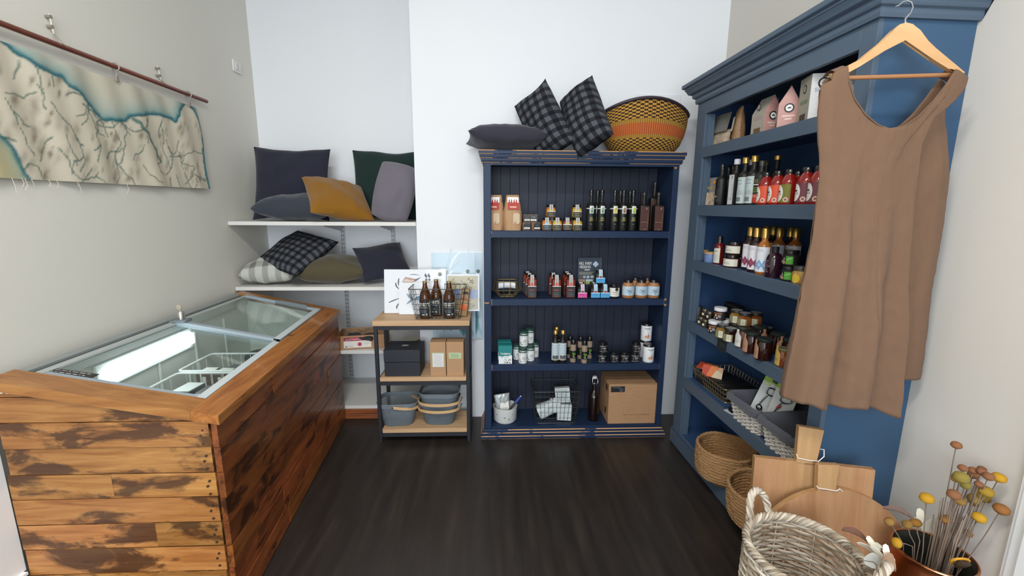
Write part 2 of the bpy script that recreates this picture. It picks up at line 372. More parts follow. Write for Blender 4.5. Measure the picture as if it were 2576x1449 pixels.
# ------------------------------------------------------------------ objects
def obj(name, mb, parent=None, mat=None, loc=None, rot=None):
    me = mb if isinstance(mb, bpy.types.Mesh) else mb.mesh(name)
    o = bpy.data.objects.new(name, me); C.objects.link(o)
    if parent: o.parent = parent
    if loc: o.location = loc
    if rot: o.rotation_euler = rot
    return o
def tag(o, label, cat, group=None, kind=None):
    if label: o['label'] = label
    if cat: o['category'] = cat
    if group: o['group'] = group
    if kind: o['kind'] = kind
    return o
def thing(name, label, cat, loc=(0, 0, 0), rot=(0, 0, 0), group=None):
    o = bpy.data.objects.new(name, None); C.objects.link(o); o.location = loc; o.empty_display_size = .05
    o.rotation_euler = rot if not isinstance(rot, (int, float)) else (0, 0, rot)
    return tag(o, label, cat, group)
def struct(name, mb, kind='structure'):
    o = obj(name, mb); o['kind'] = kind; return o
PROTO = {}
def place(key, label, loc, rot=0., group=None):
    """one product: an Empty with its parts; products of one kind share the meshes of their parts"""
    name, cat, parts = PROTO[key]
    t = thing(name, label, cat, loc, rot, group)
    def put(lst, par):
        for nm, me, subs, lab in lst:
            o = obj(nm, me, par)
            if lab: o['label'] = lab
            put(subs, o)
    put(parts, t)
    return t
def proto(key, name, cat, *parts):
    def conv(p): return (p[0], p[1].mesh(p[0]), [conv(q) for q in (p[2] if len(p) > 2 else [])], p[3] if len(p) > 3 else None)
    PROTO[key] = (name, cat, [conv(p) for p in parts])
def cylf(R_, z0=0.):       # label surface on a round jar, facing local -y
    f = lambda u, v: (R_*math.sin(u/R_), -R_*math.cos(u/R_), z0+v)
    f.R = R_; return f
def flatf(y, z0=0., x0=0.):
    return lambda u, v: (x0+u, y, z0+v)
def wrap(mb, R_, z0, z1, mat, a0=-1.6, a1=1.6, n=16):
    mb.grid(lambda u, v: (R_*math.sin(a0+(a1-a0)*u), -R_*math.cos(a0+(a1-a0)*u), z0+(z1-z0)*v), n, 1, mat)
    return mb
def circ(cx, cz, rr, n=18, sx=1.): return [(cx+rr*sx*math.cos(2*PI*k/n), cz+rr*math.sin(2*PI*k/n)) for k in range(n)]
def rect(x0, x1, z0, z1): return [(x0, z0), (x1, z0), (x1, z1), (x0, z1)]
def rrect(x0, x1, z0, z1, rr, n=4):
    out = []
    for cx, cz, a in ((x1-rr, z0+rr, -PI/2), (x1-rr, z1-rr, 0), (x0+rr, z1-rr, PI/2), (x0+rr, z0+rr, PI)):
        for k in range(n+1): out.append((cx+rr*math.cos(a+PI/2*k/n), cz+rr*math.sin(a+PI/2*k/n)))
    return out

# ================================================================== THE ROOM
LW = lambda y: -1.755 - .03*(y-2.94)          # left wall
RWX = lambda y: 1.537 - .0316*(y-1.45)        # right wall
CEIL = 3.35; YF = -2.7; YB = 2.94; YA = 3.465; XB = -.523
mb = MB(); mb.bx(-2.1, 1.95, YF-.2, 3.7, -.06, 0, 'floor'); struct('floor', mb)
mb = MB(); mb.bx(-2.1, 1.95, YF-.2, 3.7, CEIL, CEIL+.06, 'ceiling'); struct('ceiling', mb)
def slab(p, q, th, z0, z1, mat):
    """wall from p to q (x, y), thickness th to the outside (right of travel)"""
    d_ = Vector((q[0]-p[0], q[1]-p[1])).normalized(); n_ = Vector((d_.y, -d_.x))*th
    a = [(p[0], p[1]), (q[0], q[1]), (q[0]+n_.x, q[1]+n_.y), (p[0]+n_.x, p[1]+n_.y)]
    mb = MB(); mb.hexa([(x, y, z0) for x, y in a] + [(x, y, z1) for x, y in a], mat); return mb
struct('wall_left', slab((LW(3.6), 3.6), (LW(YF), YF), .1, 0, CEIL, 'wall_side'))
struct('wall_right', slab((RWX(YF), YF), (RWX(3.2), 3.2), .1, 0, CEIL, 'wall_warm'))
mb = MB(); mb.bx(XB, 1.75, YB, YB+.66, 0, CEIL, 'wall'); struct('wall_back', mb)
mb = MB(); mb.bx(-1.95, XB, YA, YA+.12, 0, CEIL, 'wall'); struct('wall_alcove', mb)
mb = MB()
mb.bx(-2.0, -1.45, YF-.1, YF, 0, CEIL, 'wall'); mb.bx(.85, 1.9, YF-.1, YF, 0, CEIL, 'wall'); mb.bx(-1.45, .85, YF-.1, YF, 2.95, CEIL, 'wall'); mb.bx(-1.45, .85, YF-.1, YF, 0, .5, 'wall')
struct('wall_front', mb)
mb = MB()
for x0, x1, z0, z1 in ((-1.45, -1.39, .5, 2.95), (.79, .85, .5, 2.95), (-1.39, .79, .5, .56), (-1.39, .79, 2.89, 2.95), (-.33, -.27, .56, 2.89)): mb.bx(x0, x1, YF-.08, YF-.02, z0, z1, '#e8e8e6')
w = struct('window_1', mb); mb = MB(); mb.bx(-1.39, .79, YF-.052, YF-.048, .56, 2.89, 'pane'); obj('window_pane', mb, w)
mb = MB()       # timber kick board under the lowest alcove shelf
mb.bx(LW(YB)+.002, XB-.002, YB-.012, YB+.02, 0, .035, 'plinth', bev=.003); mb.bx(LW(YB)+.002, XB-.002, YB-.004, YB+.02, .035, .072, 'plinth', bev=.003)
struct('baseboard_alcove', mb)
mb = MB()       # moulded white skirting on the left wall in front of the freezer
y0, y1 = .2, 1.385
for th, z0, z1 in ((.056, 0, .19), (.064, .19, .203), (.05, .203, .215), (.058, .215, .225)):
    mb.hexa([(LW(y0), y0, z0), (LW(y0)+th, y0, z0), (LW(y1)+th, y1, z0), (LW(y1), y1, z0), (LW(y0), y0, z1), (LW(y0)+th, y0, z1), (LW(y1)+th, y1, z1), (LW(y1), y1, z1)], '#f2f4f6')
struct('baseboard_left', mb)
mb = MB(); y0, y1 = .3, 1.394  # added near-white board standing in for daylight on the near left wall
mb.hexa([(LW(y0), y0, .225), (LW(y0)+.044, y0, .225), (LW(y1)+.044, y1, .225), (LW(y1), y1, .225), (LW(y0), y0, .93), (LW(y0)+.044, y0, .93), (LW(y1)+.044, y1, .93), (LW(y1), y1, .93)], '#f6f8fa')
struct('daylight_board', mb)
mb = MB(); y0, y1 = .75, 1.062      # painted door trim on the right wall
for th, a, b_ in ((.018, y0, y1), (.03, y0, y1-.03), (.012, y1, y1+.012)):
    mb.hexa([(RWX(a), a, 0), (RWX(b_), b_, 0), (RWX(b_)-th, b_, 0), (RWX(a)-th, a, 0), (RWX(a), a, 2.3), (RWX(b_), b_, 2.3), (RWX(b_)-th, b_, 2.3), (RWX(a)-th, a, 2.3)], '#eceeee')
struct('trim_1', mb)
t = thing('ceiling_lamp', 'white ceiling light fitting with a long glowing diffuser', 'lamp', (-.35, .05, CEIL))
mb = MB(); mb.box((0, 0, -.02), (1.3, .3, .04), '#f0f0ee', bev=.006); obj('housing', mb, t)
mb = MB(); mb.box((0, 0, -.05), (1.2, .24, .02), 'lamp_diffuser', bev=.005); obj('diffuser', mb, t)

# light switch on the left wall
p = atp(594, 169, (LW(3), 3, 0), (1, .03, 0))
t = thing('light_switch', 'small white switch plate high on the left wall near the corner', 'switch', (p.x, p.y, p.z), math.atan(.03))
mb = MB(); mb.box((.006, 0, 0), (.012, .105, .075), '#e6e4df', bev=.003); obj('plate', mb, t)
mb = MB()
mb.box((.014, -.02, 0), (.006, .03, .045), '#e2e0da', bev=.002); obj('rocker', mb, t)
mb = MB(); mb.box((.014, .02, 0), (.006, .03, .045), '#e2e0da', bev=.002); obj('rocker', mb, t)
p = at(1655, 250, YB)
t = thing('wall_vent', 'faint white vent plate on the wall behind the woven bowl', 'vent', (p.x, YB, p.z))
mb = MB(); mb.box((0, -.004, 0), (.3, .006, .055), '#e6e8ea', bev=.002); obj('plate', mb, t)
for k in range(2):
    mb = MB(); mb.box((0, -.0065, .01-.02*k), (.26, .003, .004), '#dfe1e3'); obj('slat', mb, t)

# ================================================================== PLANK-CLAD FREEZER
FA = lambda y: -.945 - .085*(y-1.40)        # aisle side x at depth y
FW = lambda y: -1.655 - .03*(y-1.40)         # wall side
Y0, Y1 = 1.40, 2.925
ZW, ZA = .925, .795                          # height at the wall and at the aisle
def ztop(x, y): u = (x-FW(y))/(FA(y)-FW(y)); return ZW+(ZA-ZW)*u
fr = thing('display_freezer', 'low chest freezer clad in reclaimed timber planks with sliding glass lids', 'freezer', (0, 0, 0))
rr_ = random.Random(3)
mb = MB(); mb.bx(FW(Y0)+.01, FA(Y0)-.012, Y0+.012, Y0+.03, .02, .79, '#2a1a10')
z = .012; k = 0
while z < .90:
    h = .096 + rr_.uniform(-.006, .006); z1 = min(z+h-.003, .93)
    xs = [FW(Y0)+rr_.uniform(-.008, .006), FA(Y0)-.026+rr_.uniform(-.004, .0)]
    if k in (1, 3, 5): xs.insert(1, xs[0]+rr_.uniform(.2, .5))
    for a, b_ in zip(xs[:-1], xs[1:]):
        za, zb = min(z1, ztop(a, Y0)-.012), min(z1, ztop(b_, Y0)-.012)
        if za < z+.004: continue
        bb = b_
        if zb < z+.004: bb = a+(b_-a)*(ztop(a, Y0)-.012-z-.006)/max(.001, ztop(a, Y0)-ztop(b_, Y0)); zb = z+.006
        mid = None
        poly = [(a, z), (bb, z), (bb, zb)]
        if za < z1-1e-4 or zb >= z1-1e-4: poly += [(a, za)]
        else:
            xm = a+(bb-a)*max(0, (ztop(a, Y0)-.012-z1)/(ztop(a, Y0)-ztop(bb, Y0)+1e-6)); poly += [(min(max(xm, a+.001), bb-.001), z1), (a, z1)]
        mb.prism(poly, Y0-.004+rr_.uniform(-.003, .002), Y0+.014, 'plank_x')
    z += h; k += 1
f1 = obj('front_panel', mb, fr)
mb = MB()
for zz in [i*.096+.03 for i in range(8)]:
    for dx, dz in ((-.045, .0), (-.05, .03), (-.042, .05)):
        mb.lathe([(.0, -.002), (.0042, -.002), (.0042, .0015), (0, .002)], '#3a2a20', 8, Matrix.Translation((FA(Y0)-.005+dx, Y0-.006, zz+dz)) @ Matrix.Rotation(PI/2, 4, 'X'))
obj('nail', mb, f1)
mb = MB()  # pale discs painted as light showing through holes in the front planks
for px in (2, 20, 51):
    q = at(px, 985, Y0-.005); mb.flat([(q.x+.012*math.cos(a), q.z+.007*math.sin(a)) for a in [2*PI*k/12 for k in range(12)]], '#e8e2d6', flatf(Y0-.0075))
obj('hole_light_spot', mb, f1)
mb = MB(); z = .78; k = 0
def sidebox(ya, yb, z0, z1, off, mat):
    mb.hexa([(FA(ya)-.02, ya, z0), (FA(ya)+off, ya, z0), (FA(yb)+off, yb, z0), (FA(yb)-.02, yb, z0), (FA(ya)-.02, ya, z1), (FA(ya)+off, ya, z1), (FA(yb)+off, yb, z1), (FA(yb)-.02, yb, z1)], mat)
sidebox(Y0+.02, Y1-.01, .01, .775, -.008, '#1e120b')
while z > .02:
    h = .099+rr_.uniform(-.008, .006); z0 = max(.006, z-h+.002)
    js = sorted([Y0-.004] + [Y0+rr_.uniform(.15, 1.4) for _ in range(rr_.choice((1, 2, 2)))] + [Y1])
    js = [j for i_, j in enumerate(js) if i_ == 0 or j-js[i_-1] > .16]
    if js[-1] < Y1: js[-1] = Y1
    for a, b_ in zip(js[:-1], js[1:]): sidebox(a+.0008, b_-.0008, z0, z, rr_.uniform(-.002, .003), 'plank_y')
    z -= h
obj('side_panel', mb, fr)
mb = MB(); mb.hexa([(FW(Y1), Y1-.02, .01), (FA(Y1)-.02, Y1-.02, .01), (FA(Y1)-.02, Y1, .01), (FW(Y1), Y1, .01), (FW(Y1), Y1-.02, .9), (FA(Y1)-.02, Y1-.02, .77), (FA(Y1)-.02, Y1, .77), (FW(Y1), Y1, .9)], 'plank_x'); obj('end_panel', mb, fr)
mb = MB(); mb.hexa([(FW(Y0), Y0+.02, .01), (FW(Y0)+.02, Y0+.02, .01), (FW(Y1)+.02, Y1-.02, .01), (FW(Y1), Y1-.02, .01), (FW(Y0), Y0+.02, .89), (FW(Y0)+.02, Y0+.02, .885), (FW(Y1)+.02, Y1-.02, .885), (FW(Y1), Y1-.02, .89)], '#3a3c3c'); obj('wall_side_panel', mb, fr)
def top(x, y, dz=0.): return (x, y, ztop(x, y)+dz)
def cap(pts, th, mat, name, dz=.016):
    mb = MB(); mb.hexa([top(x, y, dz-th) for x, y in pts] + [top(x, y, dz) for x, y in pts], mat); return obj(name, mb, fr)
xi = lambda y: FA(y)-.088                      # inner edge of the aisle cap
cap([(FW(Y0)-.005, Y0-.014), (FA(Y0)-.075, Y0-.014), (FA(Y0+.085)-.074, Y0+.085), (FW(Y0)-.005, Y0+.085)], .034, 'rim_x', 'front_rim')
cap([(FA(Y0)-.074, Y0-.014), (FA(Y0)+.016, Y0-.014), (FA(Y1)+.014, Y1), (FA(Y1)-.085, Y1)], .034, 'rim_y', 'aisle_rim')
cap([(FW(Y1), Y1-.075), (FA(Y1)-.09, Y1-.075), (FA(Y1)-.087, Y1), (FW(Y1), Y1)], .034, 'rim_x', 'end_rim')
mb = MB()
for k, (da, db, dz, m_) in enumerate(((.0, .03, .012, '#8d9290'), (.03, .05, .004, '#4e5452'), (.05, .075, .010, '#a9aeac'))):
    a, b_ = Y0+.085, Y1-.075
    mb.hexa([top(FW(a)+da, a, -.03), top(FW(a)+db, a, -.03), top(FW(b_)+db, b_, -.03), top(FW(b_)+da, b_, -.03), top(FW(a)+da, a, dz), top(FW(a)+db, a, dz), top(FW(b_)+db, b_, dz), top(FW(b_)+da, b_, dz)], m_)
obj('wall_track', mb, fr)
# cold cabinet inside
xa = lambda y: FW(y)+.06; xb = lambda y: FA(y)-.09
mb = MB(); a, b_ = Y0+.09, Y1-.08; zb = .5
P = [(xa(a), a), (xb(a), a), (xb(b_), b_), (xa(b_), b_)]
mb.faces([(x, y, zb) for x, y in P] + [top(x, y, -.016) for x, y in P], [(0, 1, 2, 3), (0, 4, 5, 1), (1, 5, 6, 2), (2, 6, 7, 3), (3, 7, 4, 0)], '#c9cdc6')
obj('liner', mb, fr)
mb = MB()
for q in range(1, 5):
    y = a+(b_-a)*q/5; mb.tube([(xa(y)+.006, y, zb), (xa(y)+.006, y, .84)], .006, '#d4d8d4', 5)
obj('liner_rib', mb, fr)
def lid(ya, yb, dz, name):
    mb = MB(); x0 = lambda y: FW(y)+.075
    mb.hexa([top(x0(ya), ya, dz-.003), top(xi(ya), ya, dz-.003), top(xi(yb), yb, dz-.003), top(x0(yb), yb, dz-.003), top(x0(ya), ya, dz+.003), top(xi(ya), ya, dz+.003), top(xi(yb), yb, dz+.003), top(x0(yb), yb, dz+.003)], 'pane')
    l = obj(name, mb, fr); mb = MB()
    def bar(A, B, Cc, D, m_='#9aa5ad'): mb.hexa([top(*q, dz-.006) for q in (A, B, Cc, D)] + [top(*q, dz+.009) for q in (A, B, Cc, D)], m_)
    bar((x0(ya), ya), (xi(ya), ya), (xi(ya), ya+.028), (x0(ya), ya+.028)); bar((x0(yb), yb-.028), (xi(yb), yb-.028), (xi(yb), yb), (x0(yb), yb))
    bar((xi(ya)-.03, ya), (xi(ya), ya), (xi(yb), yb), (xi(yb)-.03, yb), '#c4ccce')
    obj('lid_frame', mb, l); return l
l1 = lid(Y0+.088, 2.20, .0, 'near_lid'); l2 = lid(2.165, Y1-.078, .012, 'far_lid')
mb = MB(); x, y = FW(1.5)+.34, Y0+.10
mb.prism([(-.1, 0), (.1, 0), (.07, .02), (-.07, .02)], 0, .02, '#6d767c', Matrix.Translation(top(x, y, .004)) @ Matrix.Rotation(math.atan(.185), 4, 'Y') @ Matrix.Rotation(-PI/2, 4, 'X')); obj('lid_handle', mb, l1)
mb = MB(); x, y = -1.33, Y1-.112
mb.prism([(-.1, 0), (.1, 0), (.07, .024), (-.07, .024)], 0, .02, '#6d767c', Matrix.Translation(top(x, y, .034)) @ Matrix.Rotation(math.atan(.185), 4, 'Y') @ Matrix.Rotation(-PI/2, 4, 'X')); obj('lid_handle', mb, l2)
mb = MB(); x, y = FW(2.2)+.085, 2.19; q = top(x, y, .016)
mb.box((q[0], q[1], q[2]+.004), (.08, .06, .016), '#6d767c', bev=.004)
mb.lathe([(.016, 0), (.017, .035), (.012, .043), (0, .045)], col('#c9c6c0', .2, .9), 16, Matrix.Translation((q[0]+.005, q[1], q[2]+.01)))
mb.tube([(q[0]+.005, q[1], q[2]+.05), (q[0]+.005, q[1], q[2]+.066)], .006, '#a09a8c', 8); mb.lathe([(0, 0), (.013, .001), (.013, .006), (0, .007)], '#a89f8c', 14, Matrix.Translation((q[0]+.005, q[1]-.003, q[2]+.076)) @ Matrix.Rotation(PI/2, 4, 'X'))
obj('lock', mb, l1)
# lit tube along the wall side inside the cabinet
mb = MB(); a, b_ = 1.70, 2.27
def onw(y, d_, zz): return (xa(y)+d_, y, zz)
mb.hexa([onw(a, .002, .765), onw(a, .014, .765), onw(b_, .014, .765), onw(b_, .002, .765), onw(a, .002, .868), onw(a, .014, .868), onw(b_, .014, .868), onw(b_, .002, .868)], '#dfe4e2'); lm = obj('lamp_mount', mb, fr)
mb = MB(); a += .03; b_ -= .01
mb.hexa([onw(a, .014, .78), onw(a, .035, .79), onw(b_, .035, .79), onw(b_, .014, .78), onw(a, .014, .85), onw(a, .035, .842), onw(b_, .035, .842), onw(b_, .014, .85)], 'tube_glow'); obj('lamp_tube', mb, lm)

# goods inside: two wire trays, food packs, tubs
GZ = .511
def wire_tray(name, label, x0, x1, y0, y1, z0, z1):
    t = thing(name, label, 'basket', ((x0+x1)/2, (y0+y1)/2, z0), 0, 'wire trays inside the freezer')
    w_, l_, h = (x1-x0)/2, (y1-y0)/2, z1-z0; mb = MB()
    mb.tube([(p_[0], p_[1], h) for p_ in rrect(-w_, w_, -l_, l_, .02)], .0055, '#dfe3e1', 6, closed=True); obj('rim', mb, t)
    mb = MB(); n = 6
    for k in range(1, n):
        x = -w_+2*w_*k/n; mb.tube([(x, -l_, h), (x, -l_, .004), (x, l_, .004), (x, l_, h)], .002, '#d4d9d6', 4)
    for k in range(1, 5):
        y = -l_+2*l_*k/5; mb.tube([(-w_, y, h), (-w_, y, .004), (w_, y, .004), (w_, y, h)], .002, '#d4d9d6', 4)
    obj('wire_mesh', mb, t)
wire_tray('wire_tray', 'white wire tray near the front inside the freezer', -1.54, -1.225, 1.78, 2.055, .505, .70)
wire_tray('wire_tray', 'white wire tray with brown cartons beyond the front tray in the freezer', -1.56, -1.25, 2.08, 2.34, .505, .70)
def fpack(key, top_c, side_c, sz):
    mb = MB(); mb.box((0, 0, sz[2]/2), sz, side_c, bev=.004); m2 = MB(); m2.box((0, 0, sz[2]+.0015), (sz[0]*.94, sz[1]*.94, .003), top_c, bev=.001)
    m3 = MB(); m3.box((sz[0]*.1, -sz[1]/2-.001, sz[2]*.5), (sz[0]*.25, .002, sz[2]*.8), '#e4e4df')
    proto(key, 'food_carton', 'carton', ('carton_body', mb), ('lid', m2), ('label', m3))
fpack('pack_white', '#d8dbd8', '#4c4f52', (.085, .11, .145)); fpack('pack_brown', '#e0ddd6', '#5a4433', (.07, .085, .16)); fpack('pack_dark', '#5b5d60', '#2e2f33', (.08, .1, .135))
for k, (x, y, kk, lb) in enumerate(((-1.46, 1.86, 'pack_white', 'white topped food pack at the left front of the near freezer tray'), (-1.45, 1.985, 'pack_white', 'white topped food pack at the left back of the near freezer tray'), (-1.355, 1.85, 'pack_white', 'white topped food pack at the middle front of the near freezer tray'), (-1.27, 1.86, 'pack_dark', 'dark food pack at the right front of the near freezer tray'), (-1.35, 1.975, 'pack_dark', 'dark food pack at the middle back of the near freezer tray'),
      (-1.47, 2.16, 'pack_brown', 'brown and white carton at the left of the far freezer tray'), (-1.385, 2.15, 'pack_brown', 'brown and white carton in the middle of the far freezer tray'), (-1.305, 2.14, 'pack_brown', 'brown and white carton at the right of the far freezer tray'), (-1.40, 2.26, 'pack_dark', 'dark food pack behind the brown cartons in the freezer'))):
    place(kk, lb, (x, y, GZ), rnd.uniform(-.1, .1), 'food packs in the freezer trays')
for k, (x, y, lb) in enumerate(((-1.36, 2.44, 'round black tub in the freezer, nearer of two'), (-1.27, 2.60, 'round black tub in the freezer, farther of two'))):
    t = thing('food_tub', lb, 'tub', (x, y, .502), 0, 'black tubs in the freezer')
    mb = MB(); mb.lathe([(0, 0), (.06, 0), (.072, .14), (.0, .14)], '#26282a', 24); obj('tub_body', mb, t)
    mb = MB(); mb.lathe([(.074, .135), (.076, .15), (.07, .165), (.05, .175), (0, .176)], '#3b3f40', 24); obj('lid', mb, t)
q = at(160, 928, 1.56)
x, y = -1.53, 1.515; q = top(x, y, .004)
t = thing('price_card', 'small black chalk price card lying on the near glass lid', 'sign', q, (0, math.atan(.185), .05))
mb = MB(); mb.box((0, 0, .002), (.17, .075, .003), '#2b2a2a', bev=.001); cd = obj('card', mb, t)
mb = MB(); rg = random.Random(5)
for k in range(4):
    xx = -.07
    while xx < .06:
        w_ = rg.uniform(.006, .02); mb.flat([(xx, .024-.016*k), (xx+w_, .024-.016*k+rg.uniform(-.002, .002)), (xx+w_, .028-.016*k), (xx, .029-.016*k)], '#b9b4ae', lambda u, v: (u, v, .0042)); xx += w_+.005
obj('chalk_writing', mb, cd)

# ================================================================== ALCOVE SHELVES
XL = lambda y: LW(y)+.004
ASH = [('topmost white alcove shelf carrying the upright cushions', 1.404), ('second white alcove shelf carrying the check cushions', .965), ('third white alcove shelf carrying the open carton', .511), ('lowest white alcove shelf just above the timber kick board', .098)]
for k, (lb, z) in enumerate(ASH):
    th = .024
    t = thing('wall_shelf', lb, 'shelf', (0, 0, z), 0, 'white shelves in the alcove')
    mb = MB(); mb.hexa([(XL(YB), YB, -th), (XB-.003, YB, -th), (XB-.003, YA-.004, -th), (XL(YA), YA-.004, -th), (XL(YB), YB, 0), (XB-.003, YB, 0), (XB-.003, YA-.004, 0), (XL(YA), YA-.004, 0)], '#dedcd7'); obj('board', mb, t)
    if k < 3:
        for x in (-1.19, -.80):
            mb = MB(); mb.prism([(0, 0), (0, -.055), (-.02, -.06), (-.36, -.012), (-.36, 0)], -.0015, .0015, '#c8cbcd', Matrix.Translation((x, YA-.022, -th)) @ Matrix.Rotation(PI/2, 4, 'Z')); obj('bracket', mb, t)
for x, lb in ((-1.19, 'slotted white shelf upright on the alcove wall, left one'), (-.80, 'slotted white shelf upright on the alcove wall, right one')):
    t = thing('shelf_upright', lb, 'shelf rail', (x, YA, 0), 0, 'slotted uprights in the alcove')
    mb = MB(); mb.bx(-.016, .016, -.014, -.001, .1, 1.38, '#cfd2d4', bev=.002); s_ = obj('channel', mb, t)
    mb = MB()
    for k in range(40):
        for dx in (-.007, .007): mb.flat(rect(dx-.002, dx+.002, .12+k*.032, .14+k*.032), '#3f4246', flatf(-.0145))
    obj('slots', mb, s_)

# ================================================================== CUSHIONS
def cushion(label, loc, size, rot, mat, group, seed=0, k=.07):
    w_, h, th = size; N = 28; mb = MB()
    def f(sgn):
        def g(a, b_):
            u, v = a*2-1, b_*2-1
            e = max(0., (1-u*u)*(1-v*v))
            x = w_/2*u*(1-k*(1-v*v)*abs(u)**.6); z = h/2*v*(1-k*(1-u*u)*abs(v)**.6)
            y = sgn*th/2*e**.42
            nn = noise.noise(Vector((x*9+seed*7, z*9, sgn*2+seed)))*.012*min(1, e*5) + noise.noise(Vector((x*22+seed, z*5, seed)))*.005*min(1, e*5)
            return (x, y+nn*(th/.15), z + noise.noise(Vector((x*6, seed*3.1, z*6)))*.012)
        return g
    mb.grid(f(-1), N, N, mat); mb.grid(f(1), N, N, mat)
    bmesh.ops.remove_doubles(mb.bm, verts=mb.bm.verts, dist=.0004)
    t = obj('cushion', mb); t.location = loc; t.rotation_euler = rot
    return tag(t, label, 'cushion', group)
R = math.radians
G1, G2, G3 = 'cushions on the top alcove shelf', 'cushions on the second alcove shelf', 'cushions on top of the navy bookcase'
def rotm(*ops):
    M = Matrix()
    for ax, a in ops: M = M @ Matrix.Rotation(R(a), 4, ax)
    return M.to_euler()
def cush_ax(label, A, ex, ed, th, mat, group, seed=0):
    """cushion from its top left corner A and the directions of its top and left edges"""
    ex, ed = Vector(ex), Vector(ed); lx, ld = ex.length, ed.length
    X = ex.normalized(); Z = (-ed - X*(-ed).dot(X)).normalized(); Y = Z.cross(X)
    M = Matrix((X, Y, Z)).transposed(); c = Vector(A) + (X*lx - Z*ld)/2
    return cushion(label, c, (lx, ld, th), M.to_euler(), mat, group, seed)
def cush_px(label, x0, x1, y0, y1, Y, th, mat, group, lean=0, roll=0, seed=0, flat=None, wide=0, zb=None, k=.07):
    a, b_ = at(x0, y0, Y), at(x1, y1, Y)
    if zb: b_.z = zb
    w_ = b_.x-a.x+wide; c = (a+b_)/2; c.x += wide/2
    if flat: return cushion(label, c, (w_, flat, abs(a.z-b_.z)), rotm(('Z', roll), ('X', 90+lean)), mat, group, seed)
    return cushion(label, c, (w_, abs(a.z-b_.z)/math.cos(R(lean)), th), rotm(('Y', roll), ('X', -lean)), mat, group, seed, k)
cush_px('large square navy cushion standing against the wall on the top alcove shelf', 628, 836, 368, 553, 3.20, .13, 'navy_cloth', G1, 10, 1, 1, zb=1.408)
cush_px('slate grey cushion lying flat in front of the upright navy cushion', 650, 842, 487, 551, 3.07, 0, 'slate_cloth', G1, 4, 0, 2, .26, zb=1.406)
cush_px('dark green square cushion standing at the right end of the top alcove shelf', 883, 1066, 376, 553, 3.36, .11, 'green_cloth', G1, 7, 0, 3, zb=1.408)
cush_ax('mustard cushion tilted between the slate and mauve cushions', at(757, 444, 3.12), (.34, .24, -.06), (.27, -.20, -.245), .17, 'mustard_cloth', G1, 4)
cush_px('mauve grey cushion leaning at the right end of the top alcove shelf', 944, 1040, 416, 550, 3.06, .17, 'mauve_cloth', G1, 8, 13, 5, zb=1.425, k=-.13)
cush_px('pale grey check cushion lying at the left end of the second alcove shelf', 617, 754, 646, 719, 3.09, 0, 'plaid_light', G2, 10, 6, 6, .28, zb=.968)
cush_ax('dark check cushion lying tilted on top of the pale check cushion', at(750, 580, 3.36), (.36, -.18, -.075), (-.22, -.28, -.20), .15, 'plaid_dark', G2, 7)
cush_px('olive cushion lying flat under the edge of the dark check cushion', 752, 922, 640, 711, 3.13, 0, 'olive_cloth', G2, 6, 8, 8, .34, zb=.968)
cush_ax('navy cushion propped at the right end of the second alcove shelf', at(886, 624, 3.20), (.31, .17, .03), (.15, -.20, -.22), .11, 'navy_cloth', G2, 9)
cush_px('plain charcoal cushion lying at the left end on top of the navy bookcase', 1174, 1385, 316, 381, 2.75, 0, 'charcoal_cloth', G3, -6, 6, 10, .30)
cush_ax('dark check cushion leaning over the plain charcoal cushion on the bookcase', at(1294, 268, 2.86), (.175, -.15, .125), (.29, -.20, -.235), .20, 'plaid_dark', G3, 11)
cush_ax('dark check cushion standing on its corner beside the woven bowl', at(1408, 258, 2.85), (.165, -.15, .125), (.10, -.22, -.36), .20, 'plaid_dark', G3, 12)

# ================================================================== NAVY BOOKCASE
BX0, BX1, BF, BB, BT = -.066, 1.115, 2.645, 2.925, 1.836
IX0, IX1 = -.02, 1.08
SH = [1.366, .94, .507, .075]
bk = thing('bookcase', 'navy bookcase with worn edges and beadboard back against the white wall', 'bookcase', (0, 0, 0))
for x0, x1 in ((BX0, IX0-.002), (IX1+.002, BX1)):
    mb = MB(); mb.bx(x0, x1, BF+.02, BB, .06, 1.79, 'navy', bev=.003, bmat='navy_worn'); obj('side_panel', mb, bk)
mb = MB(); n = 18
for k in range(n):
    a = IX0+(IX1-IX0)*k/n; mb.bx(a+.0004, a+(IX1-IX0)/n-.0004, BB-.018, BB-.008, .07, 1.77, 'navy_in', bev=.0012)
mb.bx(IX0, IX1, BB-.008, BB, .06, 1.78, '#1a1d28'); obj('beadboard_back', mb, bk)
for k, z in enumerate(SH[:3]):
    mb = MB(); mb.bx(IX0-.004, IX1+.004, BF+.014, BB-.018, z-.030, z, 'navy'); s_ = obj('shelf', mb, bk)
    mb = MB(); mb.bx(IX0, IX1, BF, BF+.016, z-.044, z+.0005, 'navy', bev=.003, bmat='navy_worn'); obj('shelf_rail', mb, s_)
mb = MB(); mb.bx(IX0-.004, IX1+.004, BF+.004, BB-.018, .05, SH[3], 'navy'); obj('bottom_board', mb, bk)
mb = MB()
mb.bx(BX0, IX0, BF, BF+.022, .06, 1.79, 'navy', bev=.0032, bmat='navy_worn'); mb.bx(IX1, BX1, BF, BF+.022, .06, 1.79, 'navy', bev=.0032, bmat='navy_worn'); mb.bx(IX0-.001, IX1+.001, BF, BF+.02, 1.75, 1.79, 'navy', bev=.0032, bmat='navy_worn')
obj('face_frame', mb, bk)
